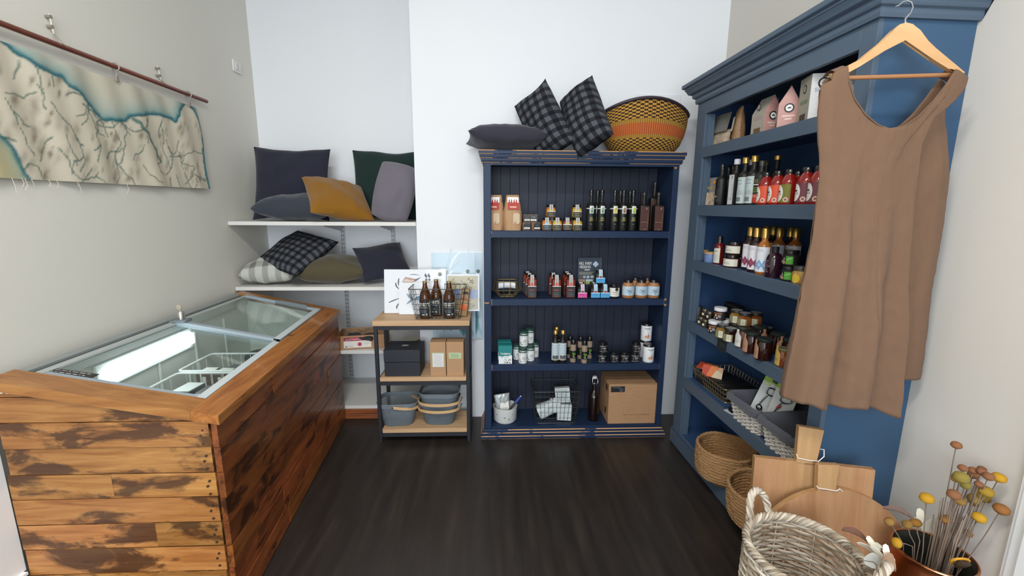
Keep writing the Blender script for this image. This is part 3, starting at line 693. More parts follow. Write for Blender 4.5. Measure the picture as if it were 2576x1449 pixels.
def mould(prof, x0, x1, y0, y1, mat, wear=None, mb=None):
    """moulding round three sides of a case: profile of (projection, z) between front corners"""
    mb = mb or MB(); path = lambda p: [(x0-p, y1), (x0-p, y0-p), (x1+p, y0-p), (x1+p, y1)]
    for j in range(len(prof)-1):
        A, B = path(prof[j][0]), path(prof[j+1][0]); m_ = prof[j][2] if len(prof[j]) > 2 and prof[j][2] else mat
        for k in range(3): mb.faces([(*A[k], prof[j][1]), (*A[k+1], prof[j][1]), (*B[k+1], prof[j+1][1]), (*B[k], prof[j+1][1])], [(0, 1, 2, 3)], m_)
    for pr, top_ in ((prof[0], 0), (prof[-1], 1)):
        q = path(pr[0]); mb.faces([(*p_, pr[1]) for p_ in q], [(0, 1, 2, 3)], mat)
    for side in (0, 3):
        mb.faces([(path(pr[0])[side][0], y1, pr[1]) for pr in prof], [tuple(range(len(prof)))], mat)
    return mb
W_ = 'navy_worn'
mb = mould([(0, 1.765), (.006, 1.765, W_), (.009, 1.768), (.012, 1.778), (.012, 1.79), (.016, 1.79, W_), (.019, 1.793), (.021, 1.803), (.021, 1.812), (.025, 1.812, W_), (.027, 1.815), (.027, 1.831, W_), (.024, BT)], BX0, BX1, BF, BB, 'navy'); obj('crown_moulding', mb, bk)
mb = mould([(.022, 0), (.024, 0, W_), (.026, .003), (.026, .018, W_), (.022, .022), (.017, .024), (.017, .038, W_), (.014, .042), (.010, .043), (.010, .055, W_), (.006, .06), (0, .06)], BX0, BX1, BF, BB, 'navy'); obj('plinth', mb, bk)
# bare wood where the paint has rubbed through
mb = MB()
rg = random.Random(9)
for x, z, w_, h in ((BX0+.002, .915, .03, .012), (IX1, .935, .012, .02), (IX1, .9, .014, .018), (IX1+.002, 1.745, .016, .014)):
    mb.flat([(x+w_*.5+w_*.5*math.cos(a)*(1+.3*math.sin(3*a)), z+h*.5*math.sin(a)*(1+.3*math.cos(2*a))) for a in [2*PI*k/14 for k in range(14)]], '#b47a48', flatf(BF-.0006))
obj('bare_patch', mb, bk, None)

# ================================================================== BLUE CUPBOARD
# local frame: u from the far end to the near end, w from the front towards the wall
cu = thing('shop_cupboard', 'tall blue painted open cupboard with stepped crown along the right wall', 'cupboard', (1.168, 2.573, 0), -PI/2+math.atan(.019/.618))
def cupt(u, w, z):      # world point of a cupboard position
    a = -PI/2+math.atan(.019/.618); return Vector((1.168+u*math.cos(a)-w*math.sin(a), 2.573+u*math.sin(a)+w*math.cos(a), z))
UL, UD = 1.142, .334; CSH = [1.842, 1.521, 1.206, .84, .478, .10]; STW = .092
mb = MB(); mb.bx(0, .02, .018, UD, 0, 2.10, 'blue_in'); obj('side_panel', mb, cu)
mb = MB(); mb.bx(UL-.022, UL, .018, UD, 0, 2.10, 'blue_end', bev=.0015); obj('side_panel', mb, cu)
mb = MB(); mb.bx(.02, UL-.022, UD-.014, UD, .05, 2.10, 'blue_in'); obj('back_panel', mb, cu)
mb = MB(); mb.bx(.001, UL-.001, .001, UD, 2.10, 2.12, 'blue'); obj('top_board', mb, cu)
mb = MB()
mb.bx(-.004, STW, 0, .02, .098, 2.10, 'blue', bev=.002); mb.bx(1.078, UL, 0, .02, .098, 2.10, 'blue', bev=.002); mb.bx(STW-.001, 1.079, 0, .02, 2.022, 2.10, 'blue', bev=.001)
mb.bx(STW, STW+.010, .012, .05, .1, 2.02, 'blue'); obj('face_frame', mb, cu)
for z in CSH[:5]:
    h = .056 if z != .478 else .062
    mb = MB(); mb.bx(.02, UL-.022, .02, UD-.014, z-.028, z, 'blue_in'); s_ = obj('shelf', mb, cu)
    mb = MB(); mb.bx(STW-.002, 1.08, .0, .021, z-h, z+.0015, 'blue', bev=.0015); obj('shelf_rail', mb, s_)
mb = MB(); mb.bx(.02, UL-.022, .02, UD-.014, .07, .10, 'blue_in'); mb.bx(-.012, UL+.002, -.012, .02, 0, .098, 'blue', bev=.004); obj('base', mb, cu)
mb = MB()
prof = [(0, 2.045), (.012, 2.045), (.016, 2.062), (.016, 2.084), (.026, 2.09), (.030, 2.10), (.032, 2.118), (.044, 2.124), (.050, 2.128), (.055, 2.142), (.062, 2.158), (.066, 2.162), (.066, 2.172), (.078, 2.178), (.080, 2.183), (.08, 2.206), (.074, 2.21)]
prof = [(p_*.92, 2.092+(z_-2.045)*.70) for p_, z_ in prof]
obj('crown_moulding', mould(prof, 0, UL, 0, UD, 'blue'), cu)

# ================================================================== TIMBER AND STEEL SHELF RACK
TX0, TX1, TF, TB = -.748, -.158, 2.60, 2.86
rk = thing('shelf_rack', 'black steel and pale timber shelf rack between the freezer and the bookcase', 'rack', (0, 0, 0))
for x in (TX0+.011, TX1-.011):
    for y in (TF+.011, TB-.011):
        mb = MB(); mb.box((x, y, .39), (.022, .022, .78), '#23252c', bev=.002); obj('post', mb, rk)
for z in (.768, .405, .052):
    mb = MB()
    for y in (TF+.011, TB-.011): mb.bx(TX0+.022, TX1-.022, y-.011, y+.011, z-.012, z+.012, '#23252c')
    for x in (TX0+.011, TX1-.011): mb.bx(x-.011, x+.011, TF+.022, TB-.022, z-.012, z+.012, '#23252c')
    obj('rail', mb, rk)
mb = MB(); mb.bx(TX0-.004, TX1+.003, TF-.003, TB+.003, .781, .815, 'ash_x', bev=.002); obj('shelf_board', mb, rk)
for z in (.417, .064):
    mb = MB(); mb.bx(TX0+.023, TX1-.023, TF+.004, TB-.004, z, z+.028, 'ash_x', bev=.002); obj('shelf_board', mb, rk)
RS = (.815, .445, .092)

# ================================================================== MAP CLOTH ON ITS ROD
pw, nw = (LW(2), 2, 0), (1, .03, 0)
def wl(px, py): q = atp(px, py, pw, nw); return q.y, q.z
def wpt(y, z, off): return Vector((LW(y)+off, y-.03*off, z))
ang = math.atan(.03)
rd = thing('hanging_rod', 'slender reddish wooden rod hung by cords across the left wall', 'rod', (0, 0, 0))
ye, ze = wl(507, 255); ys, zs = wl(0, 66); sl = (ze-zs)/(ye-ys)
mb = MB(); mb.tube([wpt(ys-.75, zs-.75*sl, .03), wpt(ye, ze, .03)], .0105, 'copper_wood', 10); obj('rod_pole', mb, rd)
for px, py, qx, qy in ((115, 42, 135, 112), (391, 172, 402, 212)):
    a = wl(px, py); b_ = wl(qx, qy); zr = zs+(b_[0]-ys)*sl
    mb = MB(); mb.tube([wpt(b_[0]-.015, zr, .04), wpt(a[0], a[1]-.05, .012), wpt(b_[0]+.012, zr, .04)], .0016, '#8c8678', 5); c_ = obj('cord', mb, rd)
    mb = MB()
    for dz in (0, -.035): mb.tube([wpt(a[0], a[1]+dz, .0), wpt(a[0], a[1]+dz, .02)], .007, '#8a8276', 8)
    mb.tube([wpt(a[0], a[1]+.01, .015), wpt(a[0]+.004, a[1]-.06, .016)], .003, '#d9d2c0', 6); obj('knot', mb, c_)
clips = [wl(275, 180), wl(461, 245)]; clips.insert(0, (1.75, 0))
for y, _ in clips[1:] + [(1.62, 0), (1.2, 0)]:
    zr = zs+(y-ys)*sl; mb = MB(); mb.tube([wpt(y, zr+.017*math.cos(a), .03+.017*math.sin(a)) for a in [2*PI*k/14 for k in range(14)]], .003, '#a39b90', 6, closed=True)
    mb.box(wpt(y, zr-.05, .03), (.008, .018, .026), '#8c857a', bev=.002); mb.tube([wpt(y, zr-.017, .03), wpt(y, zr-.04, .03)], .002, '#a39b90', 5); obj('ring_clip', mb, rd)
ty0 = wl(466, 256); ty = lambda y: zs+(y-ys)*sl-.055
def mz(v, y):   # height on the cloth: v 0 bottom, 1 top
    zb_ = 1.592+.012*(y-1.6)/1.1; return zb_+(ty(y)-zb_)*v
MY0, MY1 = 1.0, ys + (wl(490, 300)[0]-ys)
def pts(l): return [Vector(wl(x/2.899, y/2.899)) for x, y in l]
coast = [Vector((MY0, 2.16)), Vector((1.5, 2.12))] + pts([(0, 320), (60, 380), (130, 420), (210, 485), (300, 525), (400, 565), (450, 620), (540, 680), (600, 750), (660, 810), (720, 870), (800, 882), (880, 885), (920, 850), (1000, 842), (1100, 832), (1160, 850), (1230, 870), (1250, 890), (1280, 800), (1330, 750), (1380, 800), (1420, 880), (1440, 1000), (1450, 1120), (1470, 1250), (1492, 1375)])
west = pts([(-160, 900), (0, 1020), (60, 1090), (110, 1180), (140, 1260), (185, 1305)])
riv = [pts(l) for l in ([(930, 870), (985, 900), (1000, 940), (1050, 970), (1070, 1030), (1110, 1090), (1125, 1140), (1150, 1175)], [(790, 890), (820, 980), (850, 1040), (810, 1140), (830, 1200), (850, 1290), (830, 1340)], [(720, 880), (680, 890), (690, 950), (660, 990), (700, 1060), (640, 1090)], [(320, 740), (420, 870), (480, 930), (520, 1030), (560, 1060)], [(210, 490), (240, 600), (260, 650)], [(0, 670), (80, 690), (150, 710), (220, 670)], [(330, 550), (345, 600), (340, 625)], [(600, 750), (580, 830), (520, 850)], [(610, 770), (600, 860), (560, 910)], [(440, 690), (480, 670), (520, 690), (540, 690)], [(140, 1240), (180, 1190), (240, 1210), (290, 1300)], [(0, 720), (60, 820), (110, 960), (160, 1060), (210, 1130)], [(1450, 1120), (1380, 1100), (1320, 1130), (1310, 1190), (1380, 1220), (1370, 1290), (1330, 1340)], [(100, 440), (100, 500), (70, 570)], [(1155, 1175), (1110, 1190), (1130, 1250), (1170, 1270)], [(270, 1180), (280, 1060), (330, 1000)], [(60, 810), (140, 900), (190, 930)], [(1150, 870), (1130, 940), (1140, 1010)], [(860, 890), (890, 950), (925, 990)], [(700, 1060), (660, 1180)], [(470, 1260), (480, 1180), (560, 1150)], [(520, 1340), (590, 1290), (620, 1230)])]
rgm = random.Random(2)
wood_hills = [(rgm.uniform(MY0, MY1), rgm.uniform(1.6, 2.0), rgm.uniform(.008, .034), rgm.uniform(.3, .95)) for _ in range(170)]
for _ in range(34):
    q = Vector((rgm.uniform(1.3, MY1-.05), rgm.uniform(1.62, 1.95))); L = [q.copy()]; h_ = rgm.uniform(-2.6, -.6)
    for _k in range(rgm.randint(3, 8)): h_ += rgm.uniform(-.8, .8); q = q+Vector((math.cos(h_), math.sin(h_)))*.03; L.append(q.copy())
    riv.append(L)
def seg(p, L):
    best = 9; side = 0
    for a, b_ in zip(L[:-1], L[1:]):
        ab = b_-a; t_ = max(0, min(1, (p-a).dot(ab)/max(1e-9, ab.dot(ab)))); dd = (p-a-ab*t_).length
        if dd < best: best = dd; side = ab.x*(p.y-a.y)-ab.y*(p.x-a.x)
    return best, side
def hexc(h): return Vector(lin(h)[:3])
CR, CR2, TE, TD, BR = hexc('#dcd4c0'), hexc('#cdc4b0'), hexc('#4f9498'), hexc('#1d6470'), hexc('#7a6b5a')
NU, NV = 300, 100
mb = MB(); lay = None
def mapf(u, v):
    y = MY0+(MY1-MY0)*u; y += .028*(1-v)*u**6 ; z = mz(v, y)
    off = .022+.007*math.sin(y*17+v*1.5)*(1-.4*v)+.004*math.sin(y*41+v*4) + .003*math.sin(v*9+y*3)
    return wpt(y, z, off)
ff = mb.grid(mapf, NU, NV, 'painted_cloth')
me = mb.mesh('cloth'); ca = me.color_attributes.new('dye', 'FLOAT_COLOR', 'POINT')
for i, vtx in enumerate(me.vertices):
    p = Vector((vtx.co.y, vtx.co.z)); jn = noise.noise(Vector((p.x*30, p.y*30, 0)))*.006+noise.noise(Vector((p.x*90, p.y*90, 3)))*.003
    p = p+Vector((jn, noise.noise(Vector((p.x*30, p.y*30, 9)))*.006+noise.noise(Vector((p.x*95, p.y*95, 7)))*.003))
    c = CR.lerp(CR2, .5+.5*noise.noise(Vector((p.x*3, p.y*5, 1))))
    dc, sd = seg(p, coast); sea = sd > 0
    if not sea:
        hk = 0
        for hy, hz, hs, ha in wood_hills:
            dy, dz = p.x-hy-.35*(p.y-hz), p.y-hz; q = (dy*dy*3.2+dz*dz*.6)/(hs*hs)
            if q < 3: hk = max(hk, ha*math.exp(-q*1.4))
        hk *= .8+.85*noise.noise(Vector((p.x*28, p.y*28, 5)))
        if hk > 0: c = c.lerp(BR, min(.75, hk))
        c = c.lerp(BR, .22*max(0, noise.noise(Vector((p.x*9, p.y*6, 4)))))
        for L in riv:
            
            if abs(p.x-L[0].x) > .34: continue
            dr, _ = seg(p, L); wd = .0075 if L is riv[0] else .0026
            if dr < wd*1.7: c = c.lerp(hexc('#2f6a66') if L is riv[0] else hexc('#5a7468'), .8*max(0, min(1, 1.7-dr/wd)))
    if sea: c = c.lerp(TE, .85*math.exp(-dc/.05)); c = c.lerp(TD, .95*math.exp(-(dc/.012)**2))
    else: c = c.lerp(TD, .9*math.exp(-(dc/.005)**2))
    dw, sw = seg(p, west)
    if sw < 0 and p.y < west[1].y+.02: c = hexc('#cfc39a').lerp(TE, .8*math.exp(-dw/.03)); c = c.lerp(TD, .9*math.exp(-(dw/.01)**2))
    else: c = c.lerp(TD, .8*math.exp(-(dw/.005)**2))
    ca.data[i].color = (*c, 1)
mc = obj('painted_map_cloth', me); tag(mc, 'cream cloth painted with teal coastline and brown ranges hanging from the rod', 'wall hanging')
for k, px in enumerate((15, 40, 48, 64, 108, 128, 178, 182, 306)):
    y = wl(px, 455)[0]; z = mz(0, y); ln = rgm.uniform(.015, .05); mb = MB()
    mb.tube([wpt(y, z+.002, .022), wpt(y+.004, z-ln*.5, .024), wpt(y+rgm.uniform(-.006, .01), z-ln, .02)], .0009, '#d8cfbc', 4); obj('loose_thread', mb, mc)

# ================================================================== GOODS: ONE OF EACH KIND
INK, WHT, CRM, GOLD = '#1b1b1d', '#eceae6', '#e4dfd2', '#c8a45a'
gold = col('#cda659', .28, .85); blk = col('#161618', .25, 0, .5, .3); steel = col('#b9bcc0', .25, .9)
def lathe_mb(prof, mat, n=22, **k): mb = MB(); mb.lathe(prof, mat, n, **k); return mb
def bottle(key, name, rb, hb, rn, hn, body, capm, cap_h=.018, cap_r=None, shoulder=.03, label=None, cat='bottle', extra=()):
    """round bottle: body radius and height, neck radius, total height under the cap"""
    prof = [(0, 0), (rb*.9, 0), (rb, .006), (rb, hb)] + [(rn+(rb-rn)*(.5+.5*math.cos(PI*k/6)), hb+shoulder*k/6) for k in range(1, 7)] + [(rn, hn), (0, hn)]
    cr = cap_r or rn*1.12
    parts = [('bottle_body', lathe_mb(prof, body)), ('cap', lathe_mb([(rn*.6, hn-cap_h*.6), (cr, hn-cap_h*.55), (cr, hn+cap_h*.45), (cr*.85, hn+cap_h*.55), (0, hn+cap_h*.55)], capm, 18))]
    if label: parts += label
    proto(key, name, cat, *parts, *extra)
def jar(key, rb, hb, rl, hl, body, lid, label=None, cat='jar', name='jar', nseg=22, rtop=None):
    rt = rtop or rl*.92
    prof = [(0, 0), (rb*.9, 0), (rb, .005), (rb, hb*.82), (rt, hb*.95), (rt, hb), (0, hb)]
    parts = [('jar_body', lathe_mb(prof, body, nseg)), ('lid', lathe_mb([(rl, hb), (rl, hb+hl*.9), (rl*.95, hb+hl), (0, hb+hl)], lid, 24))]
    if label: parts += label
    proto(key, name, cat, *parts)
def lab(R_, z0, z1, mat, draw=None, a=1.5, nm='label', txt=None):
    mb = MB(); wrap(mb, R_+.0006, z0, z1, mat, -a, a); subs = []
    if draw: mt = MB(); draw(mt, cylf(R_+.0011)); subs = [('print', mt)]
    return [(nm, mb, subs)]
def flab(x0, x1, z0, z1, y, mat, draw=None, nm='label'):
    mb = MB(); mb.box(((x0+x1)/2, y-.0005, (z0+z1)/2), (x1-x0, .001, z1-z0), mat); subs = []
    if draw: mt = MB(); draw(mt, flatf(y-.0014)); subs = [('print', mt)]
    return [(nm, mb, subs)]
def lines(mt, fn, x0, x1, z, n, dz, mat, h=.0022, seed=1):
    rg = random.Random(seed)
    for k in range(n):
        a = x0+(x1-x0)*rg.uniform(0, .12); b_ = x1-(x1-x0)*rg.uniform(0, .2)
        m_ = 5
        for q in range(m_): mt.flat(rect(a+(b_-a)*q/m_, a+(b_-a)*(q+.86)/m_, z-k*dz, z-k*dz+h), mat, fn)
def olive_d(c1, c2):
    def d_(m, f):
        m.flat(rrect(-.0125, .0135, .10, .152, .003), '#dfe6da', f); m.flat([(-.008, .108), (.004, .112), (.01, .14), (.002, .146), (-.009, .13)], c1, cylf(.0293)); m.flat(circ(.003, .118, .0075, 12, .7), c2, cylf(.0296))
        m.flat(rect(-.0125, .0135, .100, .107), '#222824', cylf(.0297)); lines(m, f, -.012, .012, .080, 3, .008, '#a8a05c', .004, 2); m.flat(rect(-.017, .017, .062, .0635), '#a8a05c', f); m.flat(rect(-.004, .004, .040, .043), '#8d8d86', f)
    return d_
band = lambda: ('neck_band', (lambda mb: (wrap(mb, .0287, .133, .139, '#c9cbc8', -1.5, 1.5), mb)[1])(MB()))
for kk, a_, b2 in (('oil_green', '#8aa58c', '#54705c'), ('oil_lemon', '#c9b03a', '#e0c23c'), ('oil_chilli', '#9c7a6a', '#8f4038'), ('oil_lime', '#b4c23c', '#8aa034')):
    md = MB(); olive_d(a_, b2)(md, cylf(.0286))
    bottle(kk, 'oil_bottle', .0275, .150, .011, .232, '#131512', blk, .03, .0128, .032, None, 'bottle', [('label', md), band()])
# square dark vinegar bottles
def sqbottle(key, w_, hb, hn, lab_h):
    mb = MB(); mb.box((0, 0, hb/2), (w_, w_, hb), '#191412', bev=.006, seg=2); mb.lathe([(w_*.42, hb-.002), (.012, hb+.012), (.011, hn)], '#191412', 16)
    m2 = lathe_mb([(.011, hn-.004), (.0145, hn-.003), (.0145, hn+.012), (.012, hn+.015), (0, hn+.015)], col('#2a2826', .3), 16)
    def d_(m, f): m.text('B', .011, '#c49a6a', f, w_*.16, hb-.026, 0); [m.flat(rect(w_*.3, w_*.34, .03+k*.014, .036+k*.014), '#a8745a', f) for k in range(6)]; m.flat(rect(-w_*.4, w_*.3, hb*.34, hb*.34+.0015), '#b09080', f); m.flat(rect(-w_*.1, w_*.2, .01, .012), '#b09080', f)
    proto(key, 'vinegar_bottle', 'bottle', ('bottle_body', mb), ('stopper', m2), *flab(-w_*.46, w_*.46, .004, lab_h, -w_/2, '#4c2c24', d_))
sqbottle('sq_short', .058, .158, .222, .15); sqbottle('sq_tall', .062, .205, .292, .19)
# preserve jars with a striped band over the lid
def preserve(key, w_, hb, hl, body, labc, band_in, flash, lid=blk, wl_=.92, top_lab=.62, stripes=3, name='preserve_jar', logo=None):
    mb = MB(); mb.box((0, 0, hb*.45), (w_, w_, hb*.9), body, bev=w_*.16, seg=3); mb.lathe([(w_*.44, hb*.86), (w_*.40, hb)], body, 20)
    m2 = lathe_mb([(w_*.43, hb), (w_*.43, hb+hl*.85), (w_*.4, hb+hl), (0, hb+hl)], lid, 22)
    bw = w_*.36; y0 = -w_/2-.0006; m3 = MB(); zt = hb+hl+.0012; zl = hb*top_lab
    m3.bx(-bw/2, bw/2, y0-.0006, y0+.0004, zl-hb*.02, hb*.97, WHT)
    m3.hexa([(-bw/2, y0-.0006, hb*.97), (bw/2, y0-.0006, hb*.97), (bw/2, y0+.0006, hb*.97), (-bw/2, y0+.0006, hb*.97), (-bw/2, -w_*.42, zt), (bw/2, -w_*.42, zt), (bw/2, -w_*.42+.001, zt), (-bw/2, -w_*.42+.001, zt)], WHT)
    m3.bx(-bw/2, bw/2, -w_*.42, 0, zt-.001, zt+.0004, WHT)
    ms = MB()
    for k in range(stripes):
        x = -bw/2+bw*(k+1)/(stripes+1); ms.flat(rect(x-bw*.07, x+bw*.07, zl+hb*.14, hb*.97), band_in, flatf(y0-.0011))
        ms.faces([(x-bw*.07, y0-.0012, hb*.97), (x+bw*.07, y0-.0012, hb*.97), (x+bw*.07, -w_*.42-.0006, zt), (x-bw*.07, -w_*.42-.0006, zt)], [(0, 1, 2, 3)], band_in)
    ms.flat(rect(-bw*.4, bw*.4, zl, zl+hb*.14), flash, flatf(y0-.0011))
    def d_(m, f): lines(m, f, -w_*.28, w_*.28, hb*top_lab*.64, 1, .005, flash, hb*.035); lines(m, f, -w_*.3, w_*.3, hb*top_lab*.42, 3, hb*.07, '#8d8a80', .0016); m.flat(rect(-w_*.46, w_*.46, hb*top_lab-.004, hb*top_lab-.0005), WHT, f)
    proto(key, name, 'jar', ('jar_body', mb), ('lid', m2), *flab(-w_*wl_/2, w_*wl_/2, hb*.07, hb*top_lab, -w_/2, labc, d_), ('seal_band', m3, [('stripes', ms)]))
preserve('pres_amber', .058, .064, .014, '#b5742c', '#24231f', INK, '#c9b02e'); preserve('pres_gold', .058, .064, .014, '#b8922e', '#24231f', INK, '#c9b02e')
preserve('pres_red', .058, .064, .014, '#6a2418', '#24231f', INK, '#c9b02e'); preserve('pres_blue', .058, .064, .014, '#b5742c', '#28384a', INK, '#8cc3d8')
preserve('pres_tall', .058, .135, .012, '#7a3016', '#25262a', INK, '#c4502e', top_lab=.60); preserve('pres_tall_red', .058, .135, .012, '#6e2210', '#25262a', INK, '#d84a42', top_lab=.60)
preserve('pres_pink', .062, .074, .014, '#1d1c1e', '#d8489a', '#b06a98', '#7a2030', stripes=3, top_lab=.52); preserve('pres_sky', .062, .074, .014, '#1d1c1e', '#3aa3dc', '#4aa8d8', '#8a2a30', stripes=3, top_lab=.52)
# small black boxes with kraft sides
mb = MB(); mb.box((0, 0, .024), (.046, .046, .048), 'kraft', bev=.001)
def d_(m, f): m.flat(circ(0, .034, .015, 16, 1.2), '#3a3a3c', f); lines(m, f, -.016, .016, .034, 2, .005, '#8e8e8e', .002); m.flat(rect(-.018, .018, .010, .019), WHT, f); lines(m, f, -.012, .012, .013, 1, .005, INK, .0022)
proto('black_box', 'small_box', 'box', ('box_body', mb), *flab(-.022, .022, .002, .046, -.023, '#1d1d1f', d_))
# kraft bags of flour-like goods
def bag(key, w_, h, dp, mat, taper=0.):
    mb = MB()
    def sh(sgn):
        def g(a, b_):
            u, v = a*2-1, b_; dd = dp/2*(1-v**2.2)**.8+.004; x = w_/2*u*(1-.06*math.sin(v*PI)+.02*v-taper*max(0, v-.45)*1.8+taper*.35*math.sin(v*PI))
            y = sgn*dd*(1-abs(u)**5)**.6 + noise.noise(Vector((u*4, v*6, sgn+w_*30)))*.004
            return (x, y, h*v)
        return g
    mb.grid(sh(-1), 16, 18, mat); mb.grid(sh(1), 16, 18, mat); bmesh.ops.remove_doubles(mb.bm, verts=mb.bm.verts, dist=.0005); wt = 1-taper*.95; mb.bx(-w_/2*.96*wt, w_/2*.96*wt, -.005, .005, h-.02, h, mat, bev=.001); return mb
lf = lambda m: (m.box((0, -.034, .165), (.068, .002, .075), WHT, (-.28, 0, .0)), m)[1]
mb = MB()
def chil(u, v): return (u, -.0362+(v-.165)*.288, v)
mb.faces([chil(*p) for p in rect(-.034, .034, .128, .168)], [(0, 1, 2, 3)], '#b03024')
for a0 in (-.024, -.010, .006, .020): mb.faces([(x, y-.0006, z) for x, y, z in [chil(a0-.006, .165), chil(a0+.006, .163), chil(a0+.004, .182), chil(a0+.001, .192), chil(a0-.002, .182)]], [(0, 1, 2, 3, 4)], '#a8281e')
mb.faces([(x, y-.0009, z) for x, y, z in [chil(*p) for p in rect(-.02, .02, .138, .146)]], [(0, 1, 2, 3)], '#e0b4a0')
proto('kraft_bag', 'paper_bag', 'bag', ('bag_body', bag('', .112, .215, .09, 'kraft', .34)), ('label', lf(MB()), [('chilli_print', mb)]), ('sticker', (lambda m: (m.flat(rrect(-.0, .040, .04, .105, .012), '#c9b294', flatf(-.0485)), m)[1])(MB())))
# black jar with a cream label; nut butter jars
def d_(m, f): m.flat(circ(.008, .058, .011, 16), '#2a2a2c', f); lines(m, f, -.02, .02, .038, 1, .005, '#5a5852', .0035); lines(m, f, -.018, .018, .03, 2, .006, '#8a877e', .0016)
jar('label_jar', .034, .076, .026, .014, '#141315', blk, lab(.034, .012, .068, '#e2ded2', d_, 1.2))
def d_(m, f):
    for rr2 in (.021, .0198): m.flat([(x+.0, z*.75+.046*.25+.0) for x, z in circ(0, .046, rr2, 20, 1.1)], '#3a4450' if rr2 > .02 else '#b8cbd9', cylf(.0396+(.0003 if rr2 < .02 else 0)))
    g = cylf(.0402); lines(m, g, -.016, .016, .048, 2, .009, '#46525e', .005); m.flat(rect(-.003, .003, .026, .032), '#46525e', g)
jar('nut_jar', .0385, .098, .0285, .017, '#a9744a', blk, lab(.0385, .018, .076, '#b8cbd9', d_, 1.45), rtop=.03)
# teal carton, white canisters with dark green lids
mb = MB(); mb.box((0, 0, .062), (.088, .06, .124), '#1f7f80', bev=.0015)
def d_(m, f):
    m.flat([(-.043, .002), (.043, .002), (.043, .058), (.03, .061), (.02, .054), (.0, .056), (-.02, .051), (-.043, .056)], '#e6e7e8', f)
    m.text('TASMAN', .012, WHT, lambda u, v: flatf(-.0322)(u, v), 0, .064); m.text('SEA SALT', .009, '#a8adb2', flatf(-.0323), -.004, .042); rg = random.Random(4)
    for k in range(16): m.flat(circ(rg.uniform(-.01, .038), rg.uniform(.006, .034), .0026, 6, 1.4), INK, flatf(-.0323))
proto('salt_carton', 'salt_carton', 'carton', ('carton_body', mb), ('print', (lambda m: (d_(m, flatf(-.0316)), m)[1])(MB())))
mb = lathe_mb([(0, 0), (.027, 0), (.028, .003), (.028, .072), (.0275, .074)], '#e4e5e5'); m2 = lathe_mb([(.028, .070), (.028, .098), (.025, .101), (0, .101)], '#23463c')
def d_(m, f): m.text('TASMAN', .0095, '#dfe6e0', f, 0, .078); m.text('SEA SALT', .007, '#b4b4b6', f, 0, .058); m.flat(rrect(-.004, .02, .026, .048, .002), '#c2bfb8', f); [m.flat(circ(x, z, .003, 6, 1.4), INK, f) for x, z in ((-.018, .016), (-.010, .012), (-.02, .026))]; lines(m, f, -.002, .018, .018, 2, .005, '#9a9a9a', .0014)
proto('salt_canister', 'salt_canister', 'canister', ('canister_body', mb), ('lid', m2), ('print', (lambda m: (d_(m, cylf(.0287)), m)[1])(MB())))
# slim bottles with gold caps and pale script labels
def d_(m, f):
    rg = random.Random(8)
    for k in range(4):
        z = .118-.017*k; m.faces([f(-.018+.036*q/12+.0008*s2, z+.004*math.sin(q*2.1+k)+s2*.0016) for q in range(13) for s2 in (0, 1)], [(2*q, 2*q+2, 2*q+3, 2*q+1) for q in range(12)], '#5e6a70')
    m.flat([(-.021, .030), (.021, .030), (.021, .048), (.008, .056), (-.004, .050), (-.014, .056), (-.021, .048)], '#5a5a60', f); m.flat(rect(-.021, .021, .022, .030), '#a89c84', f)
bottle('script_oil', 'oil_bottle', .0245, .138, .0105, .205, '#17130f', gold, .024, .0145, .03, lab(.0245, .02, .136, '#bfcdd2', d_, 1.35))
# spice grinders
mb = lathe_mb([(0, 0), (.0195, 0), (.0195, .118), (.0165, .124)], 'spice', 20); m2 = lathe_mb([(.0185, .118), (.0185, .142), (.016, .15), (0, .15)], blk, 20)
def d_(m, f): [m.flat([(cx, cz), (cx+.004, cz+.006), (cx, cz+.012), (cx-.004, cz+.006)] if k % 2 else [(cx-.006, cz), (cx, cz+.004), (cx+.006, cz), (cx, cz-.004)], '#7fae3c', f) for k, (cx, cz) in enumerate(((0, .052), (-.007, .056), (.005, .062), (.008, .05), (-.002, .044)))]; lines(m, f, -.006, .012, .036, 2, .005, '#cfcfc8', .0016)
proto('grinder', 'spice_grinder', 'grinder', ('grinder_body', mb), ('cap', m2), *lab(.0195, .026, .078, '#141414', d_, 1.5))
# squat black tins
mb = lathe_mb([(0, 0), (.03, 0), (.0325, .004), (.0325, .046), (.029, .05)], '#161619'); m2 = lathe_mb([(.029, .05), (.029, .064), (.026, .067), (0, .067)], blk)
def d_(m, f): m.flat(rect(-.03, .03, .0425, .044), '#c9c9c9', f); m.flat(rect(-.03, .03, .006, .0075), '#c9c9c9', f); lines(m, f, -.006, .02, .028, 1, .005, '#cfcfcf', .005); lines(m, f, -.006, .018, .02, 2, .005, '#a8a8a8', .0015); m.flat(rect(-.02, -.0165, .012, .032), '#8f5a5a', f)
proto('black_tin', 'black_tin', 'tin', ('tin_body', mb), ('lid', m2), ('print', (lambda m: (d_(m, cylf(.0331)), m)[1])(MB())))
# tall white tubs with black lids
mb = lathe_mb([(0, 0), (.035, 0), (.036, .003), (.036, .108), (.035, .110)], '#e2e2e4'); m2 = lathe_mb([(.0366, .104), (.0366, .114), (.034, .117), (0, .117)], blk)
def d_(m, f): m.text('rivsalt.', .0115, INK, f, 0, .082); m.flat(rect(-.008, .008, .074, .076), '#8a8a8a', f); m.flat([(-.016, .022), (.012, .018), (.014, .032), (.006, .038), (-.010, .040), (-.018, .032)], '#d19a78', f); m.flat([(.002, .036), (.008, .036), (.008, .062), (.003, .064)], '#b8b4b0', cylf(.0371)); m.flat([(.006, .03), (.012, .03), (.012, .044), (.006, .044)], '#b04030', cylf(.0373))
proto('salt_tub', 'salt_tub', 'tub', ('tub_body', mb), ('lid', m2), ('print', (lambda m: (d_(m, cylf(.0367)), m)[1])(MB())))

